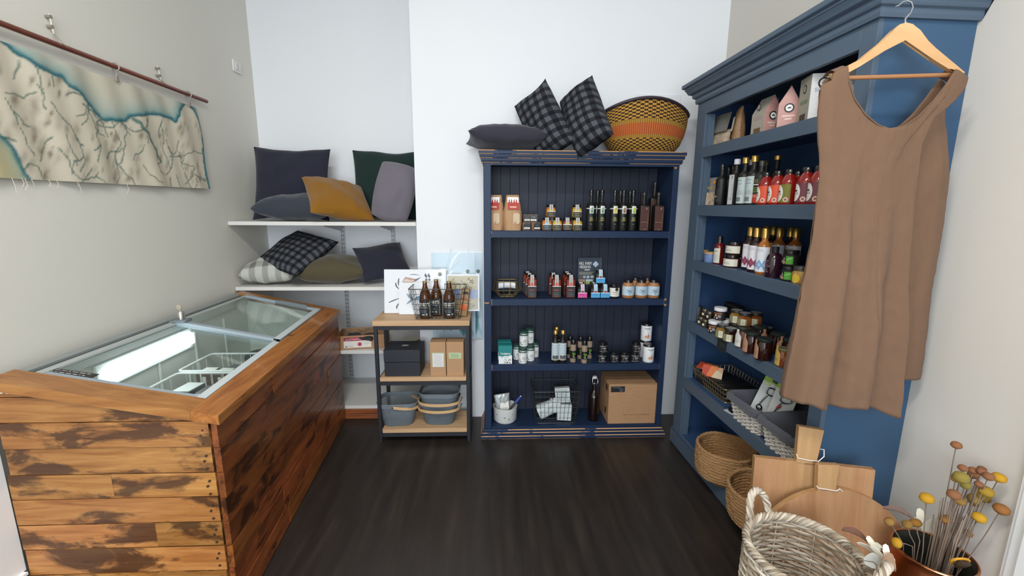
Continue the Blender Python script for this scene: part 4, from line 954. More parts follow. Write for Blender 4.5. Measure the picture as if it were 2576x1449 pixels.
# ================================================================== ON THE NAVY BOOKCASE
def X(px, Y, py=600): return at(px, py, Y).x
z = SH[0]
G = 'kraft bags on the bookcase top shelf'
place('kraft_bag', 'kraft paper bag with chilli label, half hidden at the far left of the top shelf', (X(1246, 2.74, 570), 2.74, z), -.25, G)
place('kraft_bag', 'kraft paper bag with chilli label, the fuller one in front beside the small black boxes', (X(1289, 2.72, 570), 2.715, z), .05, G)
G = 'small black boxes on the bookcase top shelf'
for px, Y, dz, rz, lb in ((1324, 2.70, 0, .1, 'small black box at the lower left of its stack beside the kraft bag'), (1348, 2.70, 0, .25, 'small black box at the lower right of its stack beside the amber jars'), (1325, 2.745, .049, .05, 'small black box on the upper left of its stack'), (1343, 2.735, .049, -.2, 'small black box on the upper right of its stack')):
    place('black_box', lb, (X(px, Y, 570), Y, z+dz), rz, G)
G = 'banded preserve jars on the bookcase top shelf'
for px, Y, dz, kk, lb in ((1375, 2.70, 0, 'pres_blue', 'amber jar with pale blue label, first of the lower row of banded jars'), (1401, 2.70, 0, 'pres_gold', 'golden jar second in the lower row of banded jars'), (1426, 2.70, 0, 'pres_red', 'dark red jar third in the lower row of banded jars'), (1451.5, 2.70, 0, 'pres_gold', 'golden jar at the right end of the lower row of banded jars'),
      (1384.5, 2.735, .0795, 'pres_amber', 'amber jar stacked on the left of the banded jars'), (1449.5, 2.735, .0795, 'pres_gold', 'golden jar stacked on the right of the banded jars')):
    place(kk, lb, (X(px, Y, 565), Y, z+dz), rnd.uniform(-.04, .04), G)
place('pres_gold', 'jar standing behind the left stacked banded jar, mostly hidden', (X(1386, 2.79, 560), 2.80, z), 0, G)
place('pres_gold', 'jar standing behind the right stacked banded jar, mostly hidden', (X(1449, 2.79, 560), 2.80, z), 0, G)
G = 'oil bottles on the bookcase top shelf'
for px, Y, kk, lb in ((1485, 2.70, 'oil_green', 'black oil bottle with pale green label, left of its pair'), (1512, 2.70, 'oil_green', 'black oil bottle with pale green label, right of its pair'), (1501, 2.79, 'oil_green', 'black oil bottle standing behind the pair with pale green labels'),
      (1544, 2.70, 'oil_lemon', 'black oil bottle with lemon picture label'), (1566, 2.70, 'oil_chilli', 'black oil bottle with reddish chilli picture label'), (1590, 2.70, 'oil_lime', 'black oil bottle with lime picture label'), (1557.5, 2.79, 'oil_lemon', 'black oil bottle behind the lemon and chilli label bottles'), (1581.5, 2.79, 'oil_lime', 'black oil bottle behind the chilli and lime label bottles')):
    place(kk, lb, (X(px, Y, 560), Y, z), 0, G)
G = 'square vinegar bottles on the bookcase top shelf'
for px, Y, kk, lb in ((1617, 2.70, 'sq_short', 'short square brown bottle at the left of the vinegar group'), (1653, 2.70, 'sq_short', 'short square brown bottle at the right of the vinegar group'), (1642, 2.80, 'sq_tall', 'tallest square bottle behind the two short vinegar bottles'), (1612, 2.80, 'sq_short', 'short square bottle behind the left vinegar bottle')):
    place(kk, lb, (X(px, Y, 560), Y, z), .0, G)
# second shelf
z = SH[1]
def wire_basket(label, loc, rot, top_, bot, h, mat, n=(9, 6), rows=4, wr=.0016, rim=.0028, name='wire_basket', group=None):
    t = thing(name, label, 'basket', loc, rot, group); tw, tl = top_; bw, bl = bot
    mb = MB(); mb.tube([(p[0], p[1], h) for p in rrect(-tw/2, tw/2, -tl/2, tl/2, .02)], rim, mat, 6, closed=True); obj('rim', mb, t)
    mb = MB(); mb.tube([(p[0], p[1], wr) for p in rrect(-bw/2, bw/2, -bl/2, bl/2, .02)], wr*1.3, mat, 5, closed=True)
    for k in range(1, rows):
        s_ = k/rows; mb.tube([(p[0], p[1], h*s_) for p in rrect(-(bw+(tw-bw)*s_)/2, (bw+(tw-bw)*s_)/2, -(bl+(tl-bl)*s_)/2, (bl+(tl-bl)*s_)/2, .02)], wr, mat, 4, closed=True)
    for k in range(n[0]+1):
        s_ = -.46+.92*k/n[0]; mb.tube([(tw*s_, -tl/2, h), (bw*s_, -bl/2, wr), (bw*s_, bl/2, wr), (tw*s_, tl/2, h)], wr, mat, 4)
    for k in range(n[1]+1):
        s_ = -.45+.9*k/n[1]; mb.tube([(-tw/2, tl*s_, h), (-bw/2, bl*s_, wr), (bw/2, bl*s_, wr), (tw/2, tl*s_, h)], wr, mat, 4)
    obj('wire_mesh', mb, t); return t
brass = col('#8a7748', .35, .7); dwire = col('#4d4f4e', .45, .6)
c = at(1275, 745, 2.75); t = thing('wire_basket', 'small tarnished wire basket holding a roll of white paper', 'basket', (c.x, 2.75, z), 0)
mb = MB(); mb.tube([(p[0], p[1], .10) for p in rrect(-.075, .075, -.05, .05, .025)], .0026, brass, 6, closed=True); obj('rim', mb, t)
mb = MB(); mb.tube([(p[0], p[1], .045) for p in rrect(-.085, .085, -.058, .058, .03)], .002, brass, 5, closed=True); mb.tube([(p[0], p[1], .003) for p in rrect(-.05, .05, -.035, .035, .015)], .002, brass, 5, closed=True)
for x in (-.06, -.02, .02, .06): mb.tube([(x, -.05, .10), (x*1.1, -.06, .05), (x*.8, -.035, .003), (x*.8, .035, .003), (x*1.1, .06, .05), (x, .05, .10)], .002, brass, 5)
for y in (-.025, .025): mb.tube([(-.075, y, .10), (-.088, y, .05), (-.05, y, .003), (.05, y, .003), (.088, y, .05), (.075, y, .10)], .002, brass, 5)
for s2 in (-1, 1): mb.tube([(s2*.088, -.03, .05), (s2*.105, -.02, .045), (s2*.108, .0, .04), (s2*.105, .02, .045), (s2*.088, .03, .05)], .002, brass, 5)
obj('wire_frame', mb, t)
mb = MB(); mb.grid(lambda u, v: (-.055+.11*u, .004+(.018+.006*math.sin(u*5))*math.cos(2*PI*v*1.1), .06+.02*math.sin(2*PI*v*1.1)+.006*math.sin(u*3)), 8, 16, '#e6e6ea')
o = obj('paper_roll', mb); o.location = (c.x, 2.75, z+.006); tag(o, 'white paper roll lying inside the small tarnished wire basket', 'paper')
G = 'tall banded sauce jars on the bookcase second shelf'
for px, Y, kk, lb in ((1338, 2.69, 'pres_tall', 'tall sauce jar at the front of the left file'), (1331.5, 2.765, 'pres_tall', 'tall sauce jar in the middle of the left file'), (1326.5, 2.84, 'pres_tall', 'tall sauce jar at the back of the left file'),
      (1399, 2.69, 'pres_tall_red', 'tall sauce jar at the front of the middle file'), (1390.5, 2.78, 'pres_tall_red', 'tall sauce jar at the back of the middle file'), (1434.5, 2.69, 'pres_tall_red', 'tall sauce jar at the front of the right file'), (1428, 2.765, 'pres_tall', 'tall sauce jar in the middle of the right file'), (1424, 2.84, 'pres_tall', 'tall sauce jar at the back of the right file')):
    place(kk, lb, (X(px, Y, 730), Y, z), -.03, G)
G = 'square jars with bright labels on the bookcase second shelf'
for px, Y, dz, kk, lb in ((1463, 2.69, 0, 'pres_pink', 'pink labelled square jar at the front'), (1459, 2.77, 0, 'pres_pink', 'pink labelled square jar hidden behind the front pink jar'), (1495.5, 2.69, 0, 'pres_sky', 'sky blue labelled jar, left of the front pair'), (1519.5, 2.69, 0, 'pres_sky', 'sky blue labelled jar, right of the front pair'), (1493, 2.77, 0, 'pres_sky', 'sky blue labelled jar behind the front pair'), (1506.5, 2.72, .090, 'pres_sky', 'sky blue labelled jar stacked on top of the blue pair')):
    place(kk, lb, (X(px, Y, 735), Y, z+dz), 0, G)
c = at(1481, 690, 2.86); t = thing('leaflet', 'dark blue leaflet with photos standing behind the bright labelled jars', 'leaflet', (c.x, 2.85, z), (-.06, 0, .02))
mb = MB(); mb.box((0, 0, .118), (.15, .002, .236), '#2f3b4a'); mb.box((.012, .0025, .12), (.15, .002, .236), '#3a4656'); cd = obj('card', mb, t)
mb = MB(); f = flatf(-.0018)
mb.text('HILL FARM', .02, WHT, f, -.026, .19, .0, .62); mb.text('PRESERVES', .018, WHT, f, -.026, .166, .0, .62); lines(mb, f, -.03, .012, .153, 1, .005, WHT, .006)
mb.flat([(.045, .172), (.067, .194), (.045, .216), (.023, .194)], '#8fa2c4', f); mb.flat([(.045, .177), (.062, .194), (.045, .211), (.028, .194)], WHT, flatf(-.0022)); mb.flat([(.045, .182), (.057, .194), (.045, .206), (.033, .194)], '#5f78a8', flatf(-.0026)); mb.flat([(.045, .186), (.053, .194), (.045, .202), (.037, .194)], '#c4cede', flatf(-.003))
for a, b_, c1, d1, m_ in ((-.066, .03, .136, .142, '#8f8a6c'), (-.066, .02, .126, .13, '#b8b4a4')): mb.flat(rect(a, b_, c1, d1), m_, f)
for x, m_ in ((-.055, '#6a4a3a'), (-.03, '#8fa0a8'), (-.005, '#a8b0b4')): mb.flat(circ(x, .108, .011, 14), m_, f)
mb.flat(rect(.012, .034, .1, .118), '#b8bcc0', f); mb.flat(rect(-.068, -.025, .06, .092), '#b08a6a', f); mb.flat(rect(-.02, .03, .06, .092), '#a8b860', f); mb.flat(rect(-.02, .03, .08, .092), '#bcd0e0', flatf(-.0022))
obj('print', mb, cd)
place('label_jar', 'black jar with round badge on its cream label beside the nut butter jars', (X(1544, 2.69, 740), 2.69, z), .02)
G = 'nut butter jars on the bookcase second shelf'
for px, Y, lb in ((1579.5, 2.70, 'nut butter jar with pale blue label, left of the front three'), (1612.5, 2.70, 'nut butter jar with pale blue label, middle of the front three'), (1643, 2.70, 'nut butter jar with pale blue label, right of the front three'), (1597, 2.79, 'nut butter jar behind the left and middle front jars'), (1627, 2.79, 'nut butter jar behind the middle and right front jars')):
    place('nut_jar', lb, (X(px, Y, 735), Y, z), 0, G)
# third shelf
z = SH[2]
G = 'teal salt cartons on the third shelf'
place('salt_carton', 'teal salt carton, the front one at the left end of the third shelf', (X(1271, 2.69, 900), 2.69, z), 0, G)
place('salt_carton', 'teal salt carton standing behind the front teal carton', (X(1269, 2.765, 890), 2.77, z), 0, G)
G = 'white salt canisters with dark green lids'
for px, Y, dz, lb in ((1315, 2.69, 0, 'salt canister at the front of the canister pile'), (1334, 2.735, 0, 'salt canister right behind the front canister'), (1300.5, 2.765, 0, 'salt canister at the left back of the canister pile'), (1345, 2.81, 0, 'salt canister at the right back of the canister pile'), (1317, 2.735, .1015, 'salt canister on top of the pile, front one'), (1332, 2.80, .1015, 'salt canister on top of the pile, back one'), (1322, 2.83, 0, 'salt canister hidden at the back of the pile')):
    place('salt_canister', lb, (X(px, Y, 890), Y, z+dz), -.05, G)
G = 'gold capped bottles on the third shelf'
for px, Y, lb in ((1396.5, 2.69, 'gold capped bottle with pale script label, front left'), (1415, 2.69, 'gold capped bottle with pale script label, front right'), (1399, 2.765, 'gold capped bottle behind the front left one')):
    place('script_oil', lb, (X(px, Y, 890), Y, z), 0, G)
G = 'spice grinders on the third shelf'
for px, Y, lb in ((1441.5, 2.70, 'spice grinder at the left front of the grinder group'), (1470, 2.68, 'spice grinder at the right front of the grinder group'), (1433.5, 2.78, 'spice grinder at the left back of the grinder group'), (1459.5, 2.765, 'spice grinder at the middle back of the grinder group'), (1482, 2.77, 'spice grinder at the right back of the grinder group')):
    place('grinder', lb, (X(px, Y, 890), Y, z), .1, G)
G = 'squat black tins on the third shelf'
for px, dz, lb in ((1514.5, 0, 'black tin at the bottom of the left stack'), (1515, .068, 'black tin at the top of the left stack'), (1544, 0, 'single black tin beside the left stack'), (1570.5, 0, 'single black tin beside the right stack'), (1597, 0, 'black tin at the bottom of the right stack'), (1598, .068, 'black tin at the top of the right stack')):
    place('black_tin', lb, (X(px, 2.70, 895), 2.70, z+dz), rnd.uniform(-.3, .3), G)
G = 'white salt tubs on the third shelf'
for px, Y, dz, lb in ((1631, 2.70, 0, 'white salt tub standing alone at the front right'), (1621.5, 2.79, 0, 'white salt tub at the bottom of the stack behind the front tub'), (1622.5, 2.79, .118, 'white salt tub at the top of the stack behind the front tub')):
    place('salt_tub', lb, (X(px, Y, 890), Y, z+dz), .1 if dz == 0 else -.15, G)
# lowest shelf
z = SH[3]
c = at(1270, 1060, 2.745); t = thing('bowl', 'white speckled straight sided bowl holding a silver pouch', 'bowl', (c.x+.002, 2.745, z), 0)
mb = MB(); mb.lathe([(0, 0), (.066, 0), (.079, .014), (.082, .105), (.0835, .108), (.080, .108), (.076, .018), (0, .012)], 'speckled', 36); obj('bowl_body', mb, t)
bx_ = c.x
t = thing('foil_pouch', 'silver foil pouch with white label standing in the speckled bowl', 'pouch', (bx_-.012, 2.75, z+.03), (.1, -.08, .15))
obj('pouch_body', bag('', .105, .165, .05, col('#b4b9ba', .3, .35)), t); mb = MB(); mb.grid(lambda u, v: (-.02+.06*u, -.031+.018*v**2-.002, .05+.07*v), 4, 6, '#e4e2dc'); lb_ = obj('label', mb, t)
mb = MB(); lines(mb, lambda u, v: (u, -.0335, v), -.015, .035, .075, 3, .008, '#a09c90', .0016); obj('print', mb, lb_)
t = thing('pen', 'dark pen with bright blue grip leaning out of the speckled bowl', 'pen', (bx_+.035, 2.70, z+.1), (0, .75, .3))
mb = MB(); mb.lathe([(0, -.03), (.006, -.02), (.008, .03), (.0085, .05)], '#2a2522', 12); obj('barrel', mb, t)
mb = MB(); mb.lathe([(.0095, .05), (.0105, .055), (.0105, .1), (.008, .104), (0, .105)], '#23408c', 12); obj('grip', mb, t)
mb = MB(); mb.lathe([(.0, .104), (.004, .105), (.004, .112), (0, .114)], '#d8dce0', 10); obj('button', mb, t)
c = at(1396, 1045, 2.755); wb = wire_basket('dark wire basket holding white boxes on the lowest bookcase shelf', (c.x-.002, 2.765, z), 0, (.32, .21), (.27, .165), .235, dwire, (10, 7), 6, .0013, .0026)
c0 = c
t = thing('white_box', 'white printed box leaning on the right inside the dark wire basket', 'box', (c.x+.058, 2.735, z+.006), (-.12, .03, -.1))
mb = MB(); mb.box((0, 0, .055), (.095, .07, .11), '#c9d2d2', bev=.001); obj('box_body', mb, t)
t = thing('white_box', 'white box with grey pattern stacked on top in the dark wire basket', 'box', (c.x+.052, 2.745, z+.125), (-.2, -.1, -.1))
mb = MB(); mb.box((0, 0, .05), (.1, .06, .1), '#c3cccc', bev=.001); b_ = obj('box_body', mb, t); mb = MB(); lines(mb, flatf(-.0306), -.045, .045, .085, 8, .0105, '#8a9698', .005, 3); obj('print', mb, b_)
t = thing('white_bag', 'crumpled white paper bag lying on the left in the dark wire basket', 'bag', (c.x-.115, 2.75, z+.05), (0, 1.15, 0)); obj('bag_body', bag('', .1, .155, .09, '#ccd6d6'), t); mb = MB(); mb.box((0, -.005, .12), (.075, .06, .075), '#d4dddc', (.2, .5, .1), bev=.004); obj('bag_top', mb, t)
t = thing('swing_top_bottle', 'dark brown bottle with white swing stopper on the lowest bookcase shelf', 'bottle', (X(1492, 2.73, 1050), 2.73, z), .4)
mb = MB(); mb.lathe([(0, 0), (.034, 0), (.037, .004), (.037, .165)] + [(.0145+.0225*(.5+.5*math.cos(PI*k/8)), .165+.06*k/8) for k in range(1, 9)] + [(.0125, .285), (.015, .287), (.015, .298), (.011, .300), (0, .300)], col('#1a0d08', .12, 0, .6, .4), 28); obj('bottle_body', mb, t)
mb = MB(); mb.lathe([(.011, .298), (.0155, .302), (.0155, .312), (.01, .318), (0, .318)], '#d8d5d0', 18); obj('stopper', mb, t)
mb = MB()
for s2 in (-1, 1): mb.tube([(s2*.016, 0, .309), (s2*.022, -.006, .28), (s2*.017, -.01, .262), (s2*.0145, 0, .268)], .0013, steel, 5)
mb.tube([(.0155*math.cos(a), .0155*math.sin(a), .268) for a in [2*PI*k/16 for k in range(16)]], .0014, steel, 5, closed=True); mb.tube([(-.017, -.01, .262), (0, -.018, .258), (.017, -.01, .262)], .0013, steel, 5); obj('wire_bail', mb, t)
a, b_ = at(1528, 1069, 2.665), at(1654, 1067, 2.665); w_ = b_.x-a.x
t = thing('carton', 'brown cardboard carton filling the right of the lowest bookcase shelf', 'carton', ((a.x+b_.x)/2, 2.78, z), .0)
mb = MB(); mb.box((0, 0, .14), (w_, .23, .28), 'carton', bev=.002); cb = obj('carton_body', mb, t)
mb = MB(); mb.box((0, -.0585, .2835), (w_*.998, .112, .003), 'carton'); mb.box((0, .0585, .2835), (w_*.998, .112, .003), 'carton'); obj('flap', mb, cb)
mb = MB(); f = flatf(-.1156); mb.text('750ml   Amber Flip Top Beer Bottle', .0085, '#6a4c34', f, .02, .062, .0); obj('lettering', mb, cb)
mb = MB(); mb.bx(-w_/2+.012, -w_/2+.105, -.1165, -.115, .228, .268, '#1d1f22'); tg = obj('chalk_label', mb, cb); mb = MB(); f = flatf(-.1171); mb.text('750 ml Beer', .008, '#8a9096', f, -w_/2+.05, .257, 0); mb.text('bottles', .008, '#8a9096', f, -w_/2+.08, .246, 0); lines(mb, f, -w_/2+.07, -w_/2+.1, .234, 1, .005, '#8a9096', .004); obj('chalk_writing', mb, tg)
mb = MB(); mb.bx(-w_/2-.001, -w_/2+.001, -.06, -.03, .05, .09, '#2a1c12'); mb.bx(-w_/2-.001, -w_/2+.001, -.08, -.03, .22, .26, '#5a3f2a'); obj('hand_hole', mb, cb)
# woven bowl on top
c = at(1617, 380, 2.775); t = thing('woven_bowl', 'large round woven straw bowl with orange band on top of the bookcase', 'bowl', (c.x, 2.79, BT), (.0, 0, 0))
prof = [(0, .004), (.165, .0), (.195, .012), (.232, .06), (.255, .12), (.268, .18), (.272, .235), (.268, .262)]
def wobf(a, j): return (-.034*math.cos(2*a)+.008*math.cos(a+2.2))*(j/7)**2
mb = MB(); mb.lathe(prof, 'woven_bowl', 72, None, None, 1, .52, wobf); mb.lathe([(p[0]*.965, p[1]+.004) for p in prof][1:], '#6e5222', 48, None, None, 1, .52, wobf); obj('bowl_body', mb, t)
mb = MB(); mb.tube([(.272*math.cos(2*PI*k/72), .272*.52*math.sin(2*PI*k/72), .266+wobf(2*PI*k/72, 7)) for k in range(72)], .010, '#2b2029', 8, closed=True); obj('bound_rim', mb, t)

# ================================================================== ON THE RACK
z = RS[0]
def sheet(name, label, px0, px1, py0, py1, Y, lean, draw, rot=0., group='art prints in clear sleeves', cat='print', base_=None, th=.004):
    """stiff print in a clear sleeve leaning back; draws on a 0..1 square"""
    a, b_ = at(px0, py0, Y), at(px1, py1, Y); w_, h = b_.x-a.x, a.z-b_.z; zb = base_ if base_ is not None else b_.z
    h = a.z-zb
    t = thing(name, label, cat, ((a.x+b_.x)/2, Y, zb), (-R(lean), 0, rot), group)
    mb = MB(); mb.box((0, 0, h/2), (w_, th, h), '#e9eaee'); bd = obj('backing_board', mb, t)
    mb = MB(); f = lambda u, v: (-w_/2+w_*u, -th/2-.0006, h*v); draw(mb, f, lambda e: (lambda u, v: (-w_/2+w_*u, -th/2-.0006-e, h*v)), w_, h); obj('picture', mb, bd)
    mb = MB(); rg = random.Random(int(px0))
    mb.grid(lambda u, v: (-w_/2-.006+(w_+.012)*u, -th/2-.004-.0016*math.sin(u*5+v*4+px0)-.0008*math.sin(v*11+u*3), -.001+(h+.006)*v), 14, 14, 'film'); obj('clear_sleeve', mb, t)
    return t
def sticker(m, fe, cx, cz, w_, h, rr=.013):
    m.flat([(cx+rr/w_*math.cos(2*PI*k/18), cz+rr/h*math.sin(2*PI*k/18)) for k in range(18)], '#33493c', fe(.0006)); m.flat([(cx+rr*.8/w_*x, cz+rr*.8/h*y) for x, y in ((-1, .1), (0, .25), (1, .1), (1, -.1), (0, .02), (-1, -.1))], '#8ea392', fe(.001))
def curve_poly(p, w0, n=10):
    """tapering curved stroke through three points"""
    out = []; back = []
    for k in range(n+1):
        s_ = k/n; x = (1-s_)**2*p[0][0]+2*s_*(1-s_)*p[1][0]+s_*s_*p[2][0]; y = (1-s_)**2*p[0][1]+2*s_*(1-s_)*p[1][1]+s_*s_*p[2][1]
        dx = 2*(1-s_)*(p[1][0]-p[0][0])+2*s_*(p[2][0]-p[1][0]); dy = 2*(1-s_)*(p[1][1]-p[0][1])+2*s_*(p[2][1]-p[1][1]); L = math.hypot(dx, dy) or 1
        w_ = w0*(.15+.85*math.sin(PI*min(1, .15+s_*.85)))
        out.append((x-dy/L*w_, y+dx/L*w_)); back.append((x+dy/L*w_, y-dx/L*w_))
    return out+back[::-1]
def lobster(m, f, fe, w_, h):
    for p in (((.19, .70), (.17, .62), (.27, .52)), ((.24, .80), (.21, .64), (.27, .60)), ((.07, .24), (.15, .30), (.27, .35)), ((.20, .10), (.19, .18), (.26, .24))): m.flat(curve_poly(p, .012), '#55505a', f)
    m.flat([(.29, .72), (.34, .83), (.42, .81), (.52, .78), (.60, .83), (.52, .73), (.44, .70), (.32, .70)], '#b89484', f); m.flat([(.30, .72), (.35, .79), (.43, .75), (.52, .76), (.44, .71)], '#dcc4b8', fe(.0004)); m.flat([(.48, .76), (.60, .83), (.55, .77), (.50, .73)], '#6a5a58', fe(.0004))
    m.flat(curve_poly(((.42, .88), (.5, .90), (.58, .86)), .008), '#6a6468', f)
    for x in (.65, .70): m.flat([(x, .86), (x+.02, .92), (x+.05, .84), (x+.035, .80)], '#4e4c52', f); m.flat([(x+.02, .74), (x+.045, .74), (x+.05, .79), (x+.015, .79)], '#3a3a3e', f)
    m.flat([(.665, .72), (.735, .72), (.74, .66), (.68, .65)], '#c4a094', f); sticker(m, fe, .905, .89, w_, h)
def mackerel(m, f, fe, w_, h):
    m.flat([(.32, .46), (.40, .55), (.54, .60), (.72, .62), (.86, .57), (.95, .50), (.86, .43), (.70, .39), (.52, .41), (.40, .44)], '#a8c4dc', f); m.flat([(.32, .48), (.40, .56), (.54, .615), (.72, .635), (.86, .585), (.94, .51), (.70, .54), (.50, .52)], '#4c78a8', fe(.0004))
    for x in (.44, .52, .6, .68, .76): m.flat([(x, .53), (x+.02, .53), (x+.035, .60), (x+.015, .60)], '#2e4a70', fe(.0008))
    m.flat([(.33, .47), (.27, .60), (.16, .66), (.21, .52), (.26, .48), (.20, .40), (.15, .31), (.26, .38)], '#8496a8', f)
def turtle(m, f, fe, w_, h):
    m.flat(rect(0, 1, 0, 1), '#c3d6e0', f); rg = random.Random(11)
    for k in range(34): x, y = rg.uniform(.02, .6), rg.uniform(.02, .85); m.flat(curve_poly(((x, y), (x+rg.uniform(.05, .2), y+rg.uniform(.02, .2)), (x+rg.uniform(.15, .4), y+rg.uniform(.05, .25))), rg.uniform(.006, .03)), rg.choice(['#eef5f8', '#9ab2c4', '#7f98ae', '#b4cbd8', '#f4f8fa']), fe(.0003+.00003*k))
    m.flat([(.62, .10), (.64, .32), (.70, .40), (.78, .36), (.84, .26), (.82, .12), (.72, .04)], '#5f9aa8', fe(.0016)); m.flat([(.64, .14), (.66, .30), (.72, .36), (.78, .30), (.79, .16), (.71, .08)], '#3f7684', fe(.002))
    m.flat([(.58, .36), (.62, .44), (.64, .30), (.60, .24)], '#6a98a4', fe(.0016)); m.flat([(.74, .42), (.82, .54), (.90, .46), (.84, .40)], '#6a98a4', fe(.0016)); m.flat([(.80, .12), (.95, .02), (.97, .08), (.84, .2)], '#9cc4cc', fe(.0016))
    sticker(m, fe, .83, .79, w_, h, .0125)
def weed(m, f, fe, w_, h):
    m.flat(rect(.04, .96, .04, .96), '#b7aa86', f); m.flat(rect(.04, .96, .34, .58), '#8795b8', fe(.0003)); rg = random.Random(6)
    for k in range(70):
        x, y = rg.uniform(.06, .85), rg.choice([rg.uniform(.05, .30), rg.uniform(.58, .9)]); m.flat(curve_poly(((x, y), (x+rg.uniform(-.05, .1), y+rg.uniform(.0, .08)), (min(.95, x+rg.uniform(-.08, .14)), min(.95, y+rg.uniform(-.02, .1)))), rg.uniform(.006, .016)), rg.choice(['#8a7c54', '#cfc49c', '#a3945f', '#ddd4b4', '#74694a']), fe(.0005+.00002*k))
    sticker(m, fe, .74, .80, w_, h, .0115)
sheet('art_print', 'sea print with turtle in clear sleeve standing against the wall behind the rack', 1084, 1196, 636, 800, 2.905, 2, turtle, 0, base_=.60)
sheet('art_print', 'second sea print peeping out to the right behind the turtle print', 1150, 1214, 636, 800, 2.925, 1, turtle, 0, base_=.60)
sheet('art_print', 'brown and blue seaweed print in clear sleeve at the right end of the rack top', 1123, 1206, 691, 797, 2.845, 6, weed, 0, base_=.817)
sheet('art_print', 'white lobster print in clear sleeve leaning at the left of the rack top', 962, 1122, 679, 793, 2.79, 9, lobster, 0, base_=.817)
sheet('art_print', 'white fish print standing in front of the lobster print on the rack', 1001, 1118, 712, 795, 2.755, 9, mackerel, 0, base_=.817)
c = at(1107, 812, 2.68); wire_basket('grey wire basket holding brown beer bottles on the rack top', (c.x-.008, 2.70, z), 0, (.345, .185), (.275, .135), .195, dwire, (11, 6), 6, .0013, .0028)
G = 'brown beer bottles in the wire basket'
md = MB(); f = cylf(.0388); md.text("HENRY'S", .021, CRM, f, 0, .078, .02, .72); md.flat(rect(-.033, .033, .066, .071), '#8c9092', f)
for k, z_ in enumerate((.05, .043, .036)): md.flat(rect(-.033+.004*k, .02, z_, z_+.0035), '#5f6468', f)
md.flat(rect(-.01, .008, .022, .027), WHT, f); md.flat(circ(.022, .026, .006, 14), '#b8b8b6', f); md.flat(rect(.04, .05, .01, .11), '#8d8c82', f)
m2 = MB(); wrap(m2, .0382, .012, .112, '#22262a', -1.5, 1.5)
beer, b_, nt = base('beer_glass', '#5c2e0c', .07, 0, .6, .3); b_.inputs['Transmission Weight'].default_value = .3; b_.inputs['IOR'].default_value = 1.4
prof = [(0, 0), (.034, 0), (.0375, .005), (.0375, .125), (.035, .14), (.027, .165), (.017, .19), (.0135, .205), (.0135, .226), (0, .226)]
proto('beer', 'beer_bottle', 'bottle', ('bottle_body', lathe_mb(prof, 'beer_glass', 28)), ('cap', lathe_mb([(.0135, .219), (.0152, .221), (.0148, .229), (.012, .231), (0, .231)], col('#a08a5c', .35, .6), 18)), ('label', m2, [('lettering', md)]))
for px, Y, rz, lb in ((1071, 2.665, -.25, 'brown beer bottle at the left front of the wire basket'), (1099, 2.735, -.55, 'brown beer bottle behind the gap between the front two'), (1131, 2.665, -.02, 'brown beer bottle at the right front of the wire basket')):
    place('beer', lb, (X(px, Y, 790), Y, z+.006), rz, G)
t = thing('snack_packet', 'clear packet with orange and brown contents at the right in the wire basket', 'packet', (X(1164, 2.70, 790), 2.70, z+.006), (.0, .12, -.1))
mb = MB(); mb.box((0, 0, .09), (.055, .03, .18), '#9a7a58', bev=.008, seg=2); mb.box((0, -.004, .062), (.057, .03, .05), '#c8622c', bev=.006, seg=2); mb.box((.003, -.004, .115), (.056, .03, .018), '#b0562e', bev=.006); mb.box((.006, -.004, .155), (.05, .03, .03), '#2f2a26', bev=.008); mb.box((0, -.005, .095), (.054, .03, .014), '#c9b698', bev=.005); obj('packet_body', mb, t)
# middle shelf
z = RS[1]
a, b_ = at(967, 949, 2.615), at(1058, 949, 2.615); w_ = b_.x-a.x
t = thing('gift_box', 'black lidded gift box on the middle shelf of the rack', 'box', ((a.x+b_.x)/2, 2.715, z), 0)
mb = MB(); mb.box((0, 0, .046), (w_*.985, .188, .092), '#23262e', bev=.0015); obj('box_body', mb, t)
mb = MB(); mb.box((0, 0, .135), (w_, .192, .080), '#252831', bev=.0015); ld = obj('lid', mb, t)
mb = MB(); mb.box((.004, .0, .1755), (.045, .03, .001), '#6c6c64'); mb.box((.004, -.002, .1763), (.03, .01, .001), '#b8b8b0'); obj('badge', mb, ld)
G = 'kraft boxes on the middle rack shelf'
for px0, px1, pt, kk, lb in ((1082, 1122, 857, 0, 'brown kraft box with a long pale label, left of the pair'), (1123, 1168, 859, 1, 'brown kraft box with a small green label, right of the pair')):
    a, b_ = at(px0, 944-2*kk+4, 2.625+.0*kk), at(px1, pt, 2.625); w_, h = b_.x-a.x, .225
    t = thing('kraft_box', lb, 'box', ((a.x+b_.x)/2, 2.67, z), .0 if kk == 0 else -.03, G)
    mb = MB(); mb.box((0, 0, h/2), (w_*.93, .095, h), 'kraft', bev=.0015); bo = obj('box_body', mb, t)
    mb = MB(); y = -.0482
    if kk == 0: mb.flat(rect(-w_*.34, w_*.36, .06, .155), '#b9c4a8', flatf(y-.0004)); mb.flat(rect(-w_*.31, w_*.33, .062, .148), '#dcdcd6', flatf(y-.0008)); lines(mb, flatf(y-.0012), -w_*.28, w_*.3, .135, 7, .0105, '#a89cac', .0026)
    else: mb.flat(rrect(-w_*.34, w_*.34, .115, .155, .004), '#b3c49c', flatf(y-.0004)); lines(mb, flatf(y-.0008), -w_*.26, w_*.26, .142, 3, .009, '#71835e', .003)
    obj('label', mb, bo)
